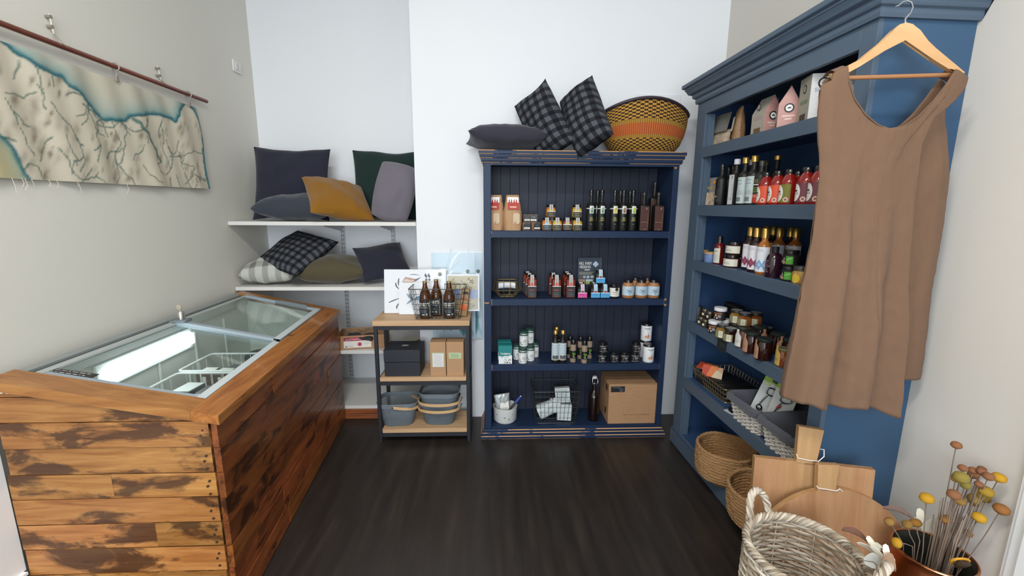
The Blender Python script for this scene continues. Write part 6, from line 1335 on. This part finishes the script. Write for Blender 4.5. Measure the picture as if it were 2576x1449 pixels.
mb = MB(); mb.box((0, 0, .035), (.085, .002, .07), '#26282b', bev=.0005); cd = obj('card', mb, t); mb = MB(); lines(mb, flatf(-.0016), -.02, .03, .04, 2, .012, '#5a5c60', .003); obj('chalk_writing', mb, cd)
# --- fifth shelf
z = CSH[4]
q = cin(1812, 1000, z); pa, pb = cin(1752, 960, z), cin(1866, 1040, z)
u0 = (Vector((1.168, 2.573, z))-pa).length
t = wire_basket('shallow blackened wire tray of dark packets on the fifth cupboard shelf', cupt(.30, .155, z), CA, (.36, .25), (.32, .21), .085, col('#8c7e60', .35, .6), (12, 8), 3, .0023, .003)
G = 'black packets in the shallow wire tray'
for k, (u, w, dz, lb) in enumerate(((.20, .13, .006, 'black packet at the far end of the wire tray'), (.30, .15, .006, 'black packet in the middle of the wire tray'), (.40, .15, .006, 'black packet at the near end of the wire tray'))):
    t = thing('black_packet', lb, 'packet', cupt(u, w, z+dz), CA+.05*k, G); mb = MB(); mb.box((0, 0, .034), (.088, .18, .062), '#1d1b1d', bev=.006, seg=2); obj('packet_body', mb, t)
G = 'orange cards in the shallow wire tray'
for u, w, dz, rt, lb in ((.175, .085, .08, (-1.2, 0, -.9), 'orange and cream card lying at the far end of the wire tray'), (.275, .07, .075, (-.35, 0, -.75), 'orange and cream card standing in the wire tray')):
    t = thing('recipe_card', lb, 'card', cupt(u, w, z+dz), rt, G); mb = MB(); mb.box((0, 0, .03), (.11, .0015, .065), '#c9a27c'); cd = obj('card', mb, t)
    mb = MB(); mb.flat(rect(-.055, .0, -.0025, .0625), '#b8442c', flatf(-.0011)); mb.flat([(-.03, .0), (.01, .0), (.035, .0625), (-.01, .0625)], '#d8743c', flatf(-.0014)); mb.flat([(.0, .0), (.055, .0), (.055, .03), (.02, .045)], '#d2bfa2', flatf(-.0017)); obj('print', mb, cd)
t = thing('black_pack', 'glossy black moulded pack on the shelf in front of the wire tray', 'pack', cin(1853, 1042, z), CA+.3)
mb = MB(); mb.box((0, 0, .003), (.11, .06, .006), '#c8ccd0', bev=.002); obj('backing', mb, t); mb = MB(); mb.lathe([(0, .006), (.05, .006), (.046, .024), (.03, .036), (0, .038)], col('#16171a', .12, 0, .6, .5), 20, None, None, 1, .5); obj('bubble', mb, t)
def liner_basket(label, loc, rot, tw, tl, h, group, seed):
    t = thing('lined_basket', label, 'basket', loc, rot, group); bw, bl = tw*.86, tl*.86
    def sec(s_, k=1., n=7): return rrect(-(bw+(tw-bw)*s_)/2*k, (bw+(tw-bw)*s_)/2*k, -(bl+(tl-bl)*s_)/2*k, (bl+(tl-bl)*s_)/2*k, .03, n)
    def per(s_, off, m_=96):
        pl = [Vector((x, y)) for x, y in sec(s_)]; L = [0]
        for a, b2 in zip(pl, pl[1:]+pl[:1]): L.append(L[-1]+(b2-a).length)
        out = []; j = 0
        for k in range(m_):
            d_ = L[-1]*k/m_
            while L[j+1] < d_: j += 1
            a, b2 = pl[j], pl[(j+1) % len(pl)]; e = (b2-a).normalized(); p = a+e*(d_-L[j]); nn = Vector((e.y, -e.x)); out.append(p+nn*off(k))
        return out
    mb = MB(); rows = 13
    for j in range(rows):
        s_ = j/(rows-1); zz = .006+h*.9*s_; pr = per(s_, lambda k: .0042*math.cos(PI*k/2+PI*j))
        mb.tube([(p.x, p.y, zz+.0015*math.sin(k*1.7+j)) for k, p in enumerate(pr)], .0042, 'wicker_white', 5, closed=True)
    for k in range(0, 96, 4):
        pts_ = [(*per(s_, lambda k_: 0)[k], .004+h*.9*s_) for s_ in (0, .5, 1)]; mb.tube(pts_, .003, 'wicker_white', 5)
    mb.faces([(x, y, .004) for x, y in sec(0, .97)], [tuple(range(len(sec(0))))], 'wicker_white'); obj('woven_body', mb, t)
    mb = MB(); A = sec(1., 1.035); n = len(A); lv = [(1.045, h*.76), (1.065, h*.80), (1.065, h*.98), (1.0, h*1.06), (.90, h*.99), (.80, h*.5), (.74, .022)]
    mb.grid(lambda u, v: (A[int(round(u*n)) % n][0]*lv[int(round(v*6))][0], A[int(round(u*n)) % n][1]*lv[int(round(v*6))][0], lv[int(round(v*6))][1]+.003*math.sin(int(round(u*n))*2.1+v*5)), n, 6, 'lining'); mb.faces([(x*.74, y*.74, .022) for x, y in A], [tuple(range(n))], 'lining'); obj('cloth_lining', mb, t)
    return t
G = 'white wicker baskets with grey lining'
l1 = cupt(.70, .135, z); l2 = cupt(.945, .135, z)
liner_basket('white wicker basket with grey lining holding green carded gadgets', l1, CA, .225, .30, .125, G, 1); liner_basket('white wicker basket with grey lining behind the cutting board handle', l2, CA, .225, .30, .125, G, 2)
def gadget(label, loc, rot, red=False):
    t = thing('carded_gadget', label, 'gadget pack', loc, rot, 'green topped gadget cards in the wicker basket')
    mb = MB(); mb.box((0, 0, .09), (.095, .002, .18), '#c3c7c6', bev=.0004); cd = obj('card', mb, t)
    mb = MB(); f = flatf(-.0014); mb.flat(rect(-.0475, .0475, .15, .18), '#8fae2c', f); mb.flat(circ(0, .164, .008, 8, 1.8), INK, flatf(-.0018)); mb.flat(rect(-.04, -.012, .134, .146), '#a9bd5a', f); lines(mb, flatf(-.0018), -.036, -.016, .138, 1, .005, WHT, .0035); mb.flat([(.02, .02), (.03, .03), (.04, .022), (.034, .012)], '#a8b43c', f); mb.flat(circ(.022, .046, .009, 12), '#b8aeaa', f); obj('print', mb, cd)
    mb = MB(); ch = col('#b4b8bc', .15, 1.)
    mb.tube([(.006+.022*math.cos(a)*(1+.15*math.cos(3*a)), -.009, .112+.018*math.sin(a)) for a in [2*PI*k/20 for k in range(20)]], .0035, ch, 8, closed=True); mb.tube([(-.002, -.009, .096), (-.012, -.009, .066), (-.02, -.009, .03)], .0042, ch, 8)
    mb.lathe([(0, 0), (.012, .002), (.014, .012), (.008, .018), (0, .018)], ch, 14, Matrix.Translation((-.012, -.012, .022)) @ Matrix.Rotation(PI/2, 4, 'X'))
    if red: mb.tube([(-.004, -.010, .078), (-.012, -.010, .06)], .0062, '#a33030', 8)
    obj('gadget', mb, t)
gadget('green topped gadget card standing at the back of the wicker basket', l1+Vector((.03, .035, .07)), (-.25, 0, CA+.5)); gadget('green topped gadget card at the front of the wicker basket', l1+Vector((-.035, .025, .055)), (-.35, .25, CA+.75)); gadget('green topped gadget card with red handled tool at the right of the wicker basket', l1+Vector((-.01, -.055, .05)), (-.3, .15, CA+.65), True)
t = thing('wooden_spatula', 'pale wooden handle poking out of the nearer wicker basket', 'utensil', l2+Vector((-.04, -.02, .05)), (.3, .7, 0)); mb = MB(); mb.prism(rrect(-.012, .012, 0, .16, .01), -.004, .004, '#d2cabb'); obj('blade', mb, t)
# --- bottom: seagrass baskets
def sea_basket(label, loc, rb, rt, h, tilt):
    t = thing('seagrass_basket', label, 'basket', loc, tilt, 'round seagrass baskets at the foot of the cupboard')
    mb = MB(); NR, NA = 40, 144
    def wallf(inner):
        def g(u, v):
            a = 2*PI*u; s_ = v; rr2 = rb+(rt-rb)*s_+.007*math.sin(PI*s_)-(.022*(1-s_/.12)**2 if s_ < .12 else 0)
            kn = .0026*math.sin(s_*NR/2*PI)*(.6+.4*math.sin(a*36+math.floor(s_*NR/2)*PI)) + .004*noise.noise(Vector((math.cos(a)*3, math.sin(a)*3, s_*5+rb*9)))+.0016*noise.noise(Vector((math.cos(a)*30, math.sin(a)*30, s_*30)))
            rr2 = (rr2-.011 if inner else rr2)+(-kn if inner else kn); z_ = .002+(h-.002)*s_ if not inner else .014+(h-.014)*s_
            return (rr2*math.cos(a), rr2*math.sin(a), z_+.002*math.sin(a*5))
        return g
    mb.grid(wallf(False), NA, NR, 'seagrass'); mb.grid(wallf(True), NA, NR, 'seagrass')
    for z_, k in ((.002, .9), (.014, .82)): mb.faces([(rb*k*math.cos(2*PI*q/48), rb*k*math.sin(2*PI*q/48), z_) for q in range(48)], [tuple(range(48))], 'seagrass')
    obj('basket_body', mb, t)
    mb = MB(); mb.tube([((rt-.005)*math.cos(2*PI*k/96), (rt-.005)*math.sin(2*PI*k/96), h+.002*math.sin(2*PI*k/96*5)+.0015*math.sin(k*2.3)) for k in range(96)], .0085, 'seagrass', 7, closed=True); obj('rim', mb, t)
sea_basket('round seagrass basket on the cupboard base, the farther and fuller one seen', (1.225, 2.045, .102), .138, .146, .165, 0); sea_basket('round seagrass basket on the cupboard base half hidden by the cutting board', (1.215, 1.70, .102), .135, .146, .165, (0, -.04, 0))

# ================================================================== DRESS ON ITS HANGER
hy = 1.345
hp = at(2276, 60, hy)
hg = thing('coat_hanger', 'pale wooden coat hanger hooked over the cupboard crown', 'hanger', (0, 0, 0))
def hx(px, py, Y=hy): return at(px, py, Y)
upper = [(2086, 186), (2110, 180), (2158, 152), (2212, 112), (2245, 76), (2262, 62), (2278, 58), (2294, 62), (2310, 78), (2330, 105), (2350, 124), (2403, 168), (2424, 182)]
lower = [(2416, 194), (2392, 182), (2340, 150), (2273, 100), (2220, 130), (2160, 168), (2120, 190), (2094, 200)]
mb = MB(); poly = [(p.x, p.z) for p in [hx(*q) for q in upper+lower]]; mb.prism(poly, hy-.007, hy+.007, 'hanger')
bmesh.ops.bevel(mb.bm, geom=[e for e in mb.bm.edges if abs(e.verts[0].co.y-e.verts[1].co.y) < 1e-6], offset=.003, segments=2, affect='EDGES')
obj('wooden_arms', mb, hg)
mb = MB(); mb.tube([hx(2100, 197), hx(2408, 188)], .0062, '#a8754c', 10); obj('cross_bar', mb, hg)
mb = MB(); mb.tube([hx(*q) for q in ((2277, 58), (2277, 48), (2290, 32), (2296, 18), (2292, 6), (2282, 2), (2270, 5), (2260, 14), (2254, 16))], .0026, col('#b9bdc4', .2, .9), 8); obj('hook', mb, hg)
# garment: front and back panels hung from the shoulder straps
Lf = [(2078, 190), (2083, 300), (2080, 400), (2063, 520), (2045, 640), (2018, 780), (1990, 930), (1976, 1008)]
Rf = [(2434, 190), (2405, 222), (2345, 296), (2318, 365), (2306, 497), (2297, 604), (2286, 728), (2286, 811), (2272, 935), (2256, 1050)]
Rb = [(2437, 186), (2426, 215), (2420, 300), (2412, 400), (2404, 480), (2388, 583), (2361, 728), (2351, 832), (2334, 948)]
def interp(T, s_):
    s_ = max(0, min(.9999, s_))*(len(T)-1); k = int(s_); f_ = s_-k; return (T[k][0]+(T[k+1][0]-T[k][0])*f_, T[k][1]+(T[k+1][1]-T[k][1])*f_)
dy = hy-.022
FL = [hx(*q, dy) for q in Lf]; FR = [hx(*q, dy) for q in Rf]; FB = [hx(*q, dy+.03) for q in Rb]
def edge(Pt, z_):
    for a, b2 in zip(Pt[:-1], Pt[1:]):
        if a.z >= z_ >= b2.z: return a.x+(b2.x-a.x)*(a.z-z_)/(a.z-b2.z)
    return Pt[-1].x if z_ < Pt[-1].z else Pt[0].x
neck = [hx(*q, dy) for q in ((2128, 168), (2131, 205), (2144, 250), (2170, 290), (2200, 316), (2228, 326), (2262, 320), (2300, 296), (2340, 256), (2374, 215), (2400, 176))]
nz = [(p.x, p.z) for p in neck]; arm = hx(2098, 180, dy); x0, x1 = FL[0].x, FR[0].x
def top_z(x, tot=0):      # upper edge of the cloth above x
    for a, b2 in zip(nz[:-1], nz[1:]):
        if a[0] <= x <= b2[0]: return a[1]+(b2[1]-a[1])*(x-a[0])/(b2[0]-a[0])
    if x < nz[0][0]:
        if x < arm.x: s_ = (arm.x-x)/max(1e-4, arm.x-x0); return arm.z-.022-.012*s_
        return arm.z+(nz[0][1]-arm.z)*(x-arm.x)/(nz[0][0]-arm.x)
    s_ = (x-nz[-1][0])/max(1e-4, x1-nz[-1][0]); return nz[-1][1]-.020*s_
def smooth(a, b2, x): t_ = max(0., min(1., (x-a)/(b2-a))); return t_*t_*(3-2*t_)
def panel(side):
    NU_, NV_ = 130, 100; mb = MB()
    def g(u, v):
        xt = x0+(x1-x0)*u; zt = top_z(xt) - (0 if side > 0 else .012)
        hem = (.872-.028*smooth(.1, .34, u)+.012*smooth(.34, .36, u)-.045*smooth(.6, 1, u)) if side > 0 else (.868+.05*smooth(.5, .9, u))
        z_ = zt+(hem-zt)*v; s_ = max(0., min(1., (1.9-z_)/1.05)); xl = edge(FL, z_); xr = edge(FR if side > 0 else FB, z_); blend = min(1., (zt-z_)/.30)
        x = xl+(xr-xl)*u
        w9 = smooth(0, .30, v) if side < 0 else smooth(0, .12+.2*(1-u), v)
        x = xt*(1-w9)+x*w9
        f1 = smooth(.22, .95, s_)
        if side > 0:
            y = dy-.010*math.sin(PI*u)-.010*f1
            y += f1*(.020*math.cos(u*5.2+.4)+.018*math.sin(u*15+1.2+1.5*s_)+.006*math.sin(u*33+s_*3))
            y += f1*(-.020*(1-smooth(.30, .345, u))+.006*smooth(.30, .345, u))           # pleat at the left
            y += -.022*f1*math.exp(-((u-.93)/.08)**2) + .05*f1*smooth(.955, 1.0, u)      # rolled fold at the right
            y += .003*smooth(.3, .7, s_)*math.exp(-((u-.60-.16*(s_-.5))/.012)**2)        # pressed crease
            if u < .08: y += (dy+.018-y)*(1-u/.08)**2
        else:
            y = dy+.042+f1*(.020*math.sin(u*6+1)+.012*math.sin(u*17+s_)+.004*math.sin(u*37)); y += .012*smooth(.9, 1, u)
            if u < .08: y += (dy+.020-y)*(1-u/.08)**2
        y += .006*noise.noise(Vector((x*13, z_*6, side)))+.0025*noise.noise(Vector((x*34+z_*12, z_*24, side)))+.0012*noise.noise(Vector((x*80, z_*70, side)))
        return (x, y, z_)
    mb.grid(g, NU_, NV_, 'dress_cloth'); return mb
ds = thing('dress', 'brown sleeveless linen dress hanging on the wooden hanger', 'dress', (0, 0, 0))
fp = obj('front_panel', panel(1), ds); bp = obj('back_panel', panel(-1), ds)
for o in (fp, bp):
    md_ = o.modifiers.new('cloth_thickness', 'SOLIDIFY'); md_.thickness = .0016
for q0, q1 in ((arm.x, nz[0][0]), (nz[-1][0], x1)):
    mb = MB(); mb.grid(lambda u, v: (q0+(q1-q0)*u, dy-.004+.052*v, top_z(q0+(q1-q0)*u)-.002+.012*math.sin(PI*v)-.004*v), 10, 10, 'dress_cloth'); obj('shoulder_strap', mb, ds)
mb = MB(); mb.tube([(x, dy-.011*math.sin(PI*(x-x0)/(x1-x0))-.0015, top_z(x)) for x in [nz[0][0]+(nz[-1][0]-nz[0][0])*k/60 for k in range(61)]], .002, 'dress_cloth', 6); obj('neck_binding', mb, ds)

# ================================================================== CUTTING BOARDS, BASKET, COPPER POT
def cord(mb, pts_, rr2=.0017): mb.tube(pts_, rr2, '#e4dfd6', 6)
tl_, tr_ = Vector((.955, 1.425)), Vector((1.332, 1.335)); d2 = (tr_-tl_).normalized(); ya = math.atan2(d2.y, d2.x); w_ = (tr_-tl_).length; mid = (tl_+tr_)/2
bl = thing('cutting_board', 'rectangular wooden cutting board with tapered handle leaning on the cupboard end', 'cutting board', (mid.x-.012, mid.y-.062, 0), (-.09, 0, ya))
mb = MB(); cuts = [0, .12, .27, .42, .55, .70, .83, 1.]
for a, b2 in zip(cuts[:-1], cuts[1:]): mb.box((-w_/2+w_*(a+b2)/2, 0, .305), (w_*(b2-a), .024, .61), 'board', bev=.0008)
obj('board', mb, bl); mb = MB(); mb.prism([(-.036, .600), (.030, .600), (.046, .735), (-.036, .742)], -.012, .012, 'board'); bmesh.ops.bevel(mb.bm, geom=list(mb.bm.edges), offset=.002, segments=1, affect='EDGES'); mb.bm.transform(Matrix.Translation((-.022, 0, 0))); obj('handle', mb, bl)
mb = MB(); cord(mb, [(-.06, -.014, .640), (-.055, -.016, .626), (-.02, -.016, .622), (.012, -.016, .622), (.030, -.012, .64), (.034, .0, .66), (.02, .014, .655)]); cord(mb, [(.010, -.016, .622), (.02, -.018, .60), (.03, -.018, .585)]); obj('cord', mb, bl)
rb_ = thing('cutting_board', 'large round wooden cutting board with short handle leaning in front of the rectangular one', 'cutting board', (1.185, 1.248, .0), (-.13, 0, -.09))
mb = MB(); RR = .272; mb.prism([(RR*math.cos(2*PI*k/72), RR+RR*math.sin(2*PI*k/72)) for k in range(72)], -.011, .011, 'board'); bmesh.ops.bevel(mb.bm, geom=[e for e in mb.bm.edges if abs(e.verts[0].co.y-e.verts[1].co.y) < 1e-6], offset=.004, segments=2, affect='EDGES'); obj('board', mb, rb_)
mb = MB(); mb.prism([(-.062, .535), (.002, .54), (.010, .632), (-.062, .630)], -.011, .011, 'board'); bmesh.ops.bevel(mb.bm, geom=list(mb.bm.edges), offset=.002, segments=1, affect='EDGES'); obj('handle', mb, rb_)
mb = MB(); cord(mb, [(-.066, -.012, .556), (-.062, -.014, .549), (-.03, -.014, .545), (0, -.014, .541), (.012, -.013, .548), (.022, -.012, .540)]); obj('cord', mb, rb_)
# big wicker basket
t = thing('wicker_basket', 'large round grey washed wicker basket with two rope handles in the front', 'basket', (.925, 1.09, 0))
mb = MB(); HB, rB, rT = .50, .125, .154; ST = 26
def rad(z_): s_ = z_/HB; return rB+(rT-rB)*s_+.012*math.sin(PI*s_)
for k in range(ST):
    a = 2*PI*k/ST; mb.tube([(rad(z_)*math.cos(a), rad(z_)*math.sin(a), z_) for z_ in [HB*j/8 for j in range(9)]], .0034, 'wicker', 5)
rows = 40; rgw = random.Random(1)
for j in range(rows):
    zz = .006+(HB-.03)*j/(rows-1); rr2 = rad(zz); N_ = ST*6; ph = 0; thk = rgw.uniform(.0042, .0052)
    mb.tube([((rr2+.0036*math.cos(PI*k/6+PI*j))*math.cos(2*PI*k/N_), (rr2+.0036*math.cos(PI*k/6+PI*j))*math.sin(2*PI*k/N_), zz+.0016*math.sin(2*PI*k*3/N_+j*1.3)) for k in range(N_)], thk, 'wicker', 5, closed=True)
mb.faces([(rB*.96*math.cos(2*PI*k/32), rB*.96*math.sin(2*PI*k/32), .012) for k in range(32)], [tuple(range(32))], 'wicker'); obj('woven_body', mb, t)
mb = MB()
for s_ in range(4): mb.tube([((rT+.007*math.cos(9*2*PI*k/220*2+s_*PI/2))*math.cos(2*PI*k/220), (rT+.007*math.cos(9*2*PI*k/220*2+s_*PI/2))*math.sin(2*PI*k/220), HB-.006+.010*math.sin(9*2*PI*k/220*2+s_*PI/2)) for k in range(220)], .0056, 'wicker', 6, closed=True)
obj('braided_rim', mb, t)
for a0, lb in ((1.85, 'h'), (-.90, 'h')):
    mb = MB(); base_p = [Vector(((rT+.004)*math.cos(a0+da), (rT+.004)*math.sin(a0+da), 0)) for da in (-.27, .27)]; out = Vector((math.cos(a0), math.sin(a0), 0))
    cl = [base_p[0].lerp(base_p[1], .5-.5*math.cos(PI*s_)) + out*(.03*math.sin(PI*s_)) + Vector((0, 0, HB-.05+.125*math.sin(PI*s_)**.6)) for s_ in [k/40 for k in range(41)]]
    for q in range(3):
        pp = []
        for k, p in enumerate(cl):
            tg = (cl[min(40, k+1)]-cl[max(0, k-1)]).normalized(); n1 = tg.cross(out).normalized(); ang_ = k*.62+q*2*PI/3; pp.append(p+(n1*math.cos(ang_)+out*math.sin(ang_))*.0058)
        mb.tube(pp, .0068, 'wicker', 6)
    obj('rope_handle', mb, t)
# copper pot and dried flowers
PX, PY, PZ = 1.385, 1.135, .44
t = thing('copper_pot', 'tall copper pot holding dried flowers in the right front corner', 'pot', (PX, PY, 0))
prof = [(0, 0), (.115, 0), (.128, .01), (.132, .10), (.128, .25), (.112, .36), (.098, .415), (.096, .428), (.101, PZ)]
obj('pot_body', lathe_mb(prof, 'copper', 48), t); mb = MB(); mb.lathe([(.099, PZ), (.093, .425), (.108, .36), (.122, .2), (.12, .02), (0, .015)], 'copper_inside', 40); obj('inner_wall', mb, t)
mb = MB(); mb.tube([(.1*math.cos(2*PI*k/48), .1*math.sin(2*PI*k/48), PZ) for k in range(48)], .004, col('#c98a62', .2, 1.), 8, closed=True); obj('rolled_rim', mb, t)
stemc, YEL, OCH, BRN = '#7d6b5f', '#b88a1a', '#8f6c32', '#855636'
heads = [(2405, 1125, BRN, 9), (2421, 1182, BRN, 8), (2447, 1188, BRN, 8), (2447, 1200, BRN, 9), (2468, 1191, BRN, 8), (2486, 1184, BRN, 7), (2485, 1204, BRN, 9), (2510, 1208, YEL, 11), (2404, 1209, OCH, 9), (2416, 1208, '#857430', 13), (2426, 1225, '#857430', 9), (2461, 1222, BRN, 7), (2398, 1250, BRN, 11), (2412, 1265, OCH, 10), (2477, 1243, '#9a7a22', 12), (2470, 1258, '#9a7a22', 11), (2448, 1262, '#94783a', 11), (2530, 1268, OCH, 8), (2515, 1288, '#8f5c28', 12), (2460, 1308, YEL, 11), (2379, 1313, '#916426', 10), (2430, 1345, '#9a682c', 8), (2331, 1260, YEL, 12), (2305, 1322, '#916622', 10), (2284, 1324, OCH, 9), (2240, 1317, OCH, 9), (2263, 1367, YEL, 10), (2472, 1395, '#8f5a2a', 11)]
rf = random.Random(12); G = 'dried ball flowers in the copper pot'
place_w = ['topmost', 'upper left', 'upper middle', 'second upper middle', 'upper', 'upper right brown', 'right upper brown', 'far right bright yellow', 'left dull brown', 'large dull gold', 'lower dull gold', 'small hidden brown', 'left dark brown', 'left ochre', 'right gold', 'right lower gold', 'middle pale gold', 'small far right ochre', 'far right brown', 'small bright yellow right', 'lone brown middle', 'low orange brown', 'tall bright yellow left', 'left amber', 'left pale amber', 'farthest left faded', 'low yellow over the pot lip', 'lowest right brown drooping']
for k, (px, py, cc, rp_) in enumerate(heads):
    dY = rf.uniform(-.04, .05); 
    if px < 2345: dY += .03
    hd = at(px, py, PY+dY-.01); hd.x = min(hd.x, RWX(hd.y)-.02); ft = Vector((PX+rf.uniform(-.02, .045), PY+rf.uniform(-.03, .03), .06)) if px > 2350 else Vector((PX+rf.uniform(-.03, .01), PY+rf.uniform(-.03, .03), .06))
    mouth = Vector((PX+max(-.078, min(.078, (hd.x-PX)*.62)), PY+max(-.06, min(.06, (hd.y-PY)*.7)), PZ+.004))
    if hd.z < PZ+.02: mouth = Vector((PX+(hd.x-PX)*.62, PY+(hd.y-PY)*.6, PZ+.012))
    t = thing('dried_flower', 'dried ball flower in the copper pot, ' + place_w[k] + ' head', 'flower', (hd.x, hd.y, hd.z), (0, 0, 0), G)
    mb = MB(); up = (hd-mouth).normalized(); mb.tube([hd*0-up*.001, (mouth-hd)*.5+Vector((rf.uniform(-.006, .006), rf.uniform(-.006, .006), 0)), mouth-hd, ft-hd], .0016, stemc, 5); obj('stem', mb, t)
    rr2 = rp_/1085*((hd-EYE).length)*.86; mb = MB(); prof = [(rr2*math.sin(PI*j/10)*(1+.04*math.sin(j*2.)), rr2*.8*(-math.cos(PI*j/10))+rr2*.5) for j in range(11)]; prof[0] = (0, prof[0][1]); prof[-1] = (0, prof[-1][1]); mb.lathe(prof, col(cc, .85), 14, up.to_track_quat('Z', 'Y').to_matrix().to_4x4()); obj('flower_head', mb, t)
mb = MB(); rs = random.Random(3)
for k in range(26):
    a, r_ = rs.uniform(0, 2*PI), rs.uniform(.0, .03); a2 = a+rs.uniform(-.4, .4); mb.tube([(PX+.02+r_*math.cos(a), PY+r_*math.sin(a), .05), (PX+.03+(r_+.005)*math.cos(a2), PY+(r_+.005)*math.sin(a2), PZ+.06), (PX+.035+(r_+.012)*math.cos(a2), PY+(r_+.012)*math.sin(a2), PZ+rs.uniform(.10, .17))], .0016, rs.choice(['#8d7a6c', '#9c8a78', '#7a6858']), 4)
o = obj('dried_stems', mb); tag(o, 'bundle of bare dried stems standing in the copper pot', 'dried stems', None, 'stuff')
def leafy(name, label, a, b_, w_, mat, cat, bend=.01):
    t = thing(name, label, cat, a); v = b_-a; n1 = v.cross(Vector((.2, -1, .3))).normalized(); mb = MB()
    mb.grid(lambda s_, q: tuple(v*s_ + n1*((q-.5)*w_*math.sin(PI*min(1, .06+s_*.94))**.8) + Vector((0, 0, bend*math.sin(PI*s_)+.004*math.cos(q*6)))), 12, 4, mat); obj('blade', mb, t)
    mb = MB(); mb.tube([Vector((0, 0, 0)), v*.5+Vector((0, 0, bend)), v], .001, '#6a5a4c', 4); obj('midrib', mb, t); return t
leafy('dried_leaf', 'curled brown dried leaf reaching left from the copper pot', at(2222, 1278, PY+.03), at(2296, 1304, PY+.01), .016, '#6e564e', 'leaf')
leafy('dried_leaf', 'curled brown dried leaf lying above the wicker basket rim', at(2118, 1332, 1.08), at(2184, 1364, 1.06), .018, '#6b4638', 'leaf')
leafy('dried_leaf', 'brown dried leaf in front of the copper pot with a pale diamond mark', at(2214, 1415, .99), at(2254, 1436, .98), .05, '#9a7a60', 'leaf')
leafy('dried_leaf', 'pale grey dried leaf beside the front rope handle', at(2172, 1410, 1.0), at(2218, 1432, .99), .04, '#b9bab4', 'leaf')
def butterfly(label, c, s_, rot):
    t = thing('paper_butterfly', label, 'butterfly', c, rot, 'cream paper butterflies among the dried flowers')
    for m_ in (-1, 1):
        mb = MB(); w1 = [(0, .0), (.12, .55), (.35, .95), (.62, 1.0), (.72, .8), (.62, .45), (.5, .2), (.62, -.05), (.6, -.4), (.42, -.62), (.3, -.45), (.22, -.7), (.12, -.5), (0, -.35)]
        mb.prism([(m_*x*s_, z_*s_) for x, z_ in w1], -.0007, .0007, '#e9e4d2', Matrix.Rotation(m_*.35, 4, 'Z')); obj('wing', mb, t)
    mb = MB(); mb.tube([(0, -.001, -.4*s_), (0, -.001, .3*s_)], .0012, '#d8d2be', 5); obj('body', mb, t)
butterfly('cream paper butterfly perched on the back lip of the copper pot', at(2322, 1318, PY+.06), .042, (0, .25, -.75)); butterfly('cream paper butterfly above the front rope handle of the wicker basket', at(2226, 1402, 1.0), .032, (0, -.6, -.7)); butterfly('dull cream paper butterfly tilted behind the other by the wicker basket', at(2196, 1378, 1.04), .032, (.3, -1.0, -.6))
t = thing('dried_flower', 'open yellow dried flower with dark centre hanging over the pot front', 'flower', at(2415, 1412, PY-.075), (.5, .2, 0))
mb = MB(); mb.tube([(.019*math.cos(a)*1.3, 0, .019*math.sin(a)) for a in [2*PI*k/24 for k in range(24)]], .0035, '#c98f1c', 6, closed=True); obj('petal_ring', mb, t); mb = MB(); mb.lathe([(0, .0), (.018, .004), (.02, .012), (0, .016)], '#3a2a18', 18, Matrix.Rotation(PI/2, 4, 'X')); obj('centre', mb, t)
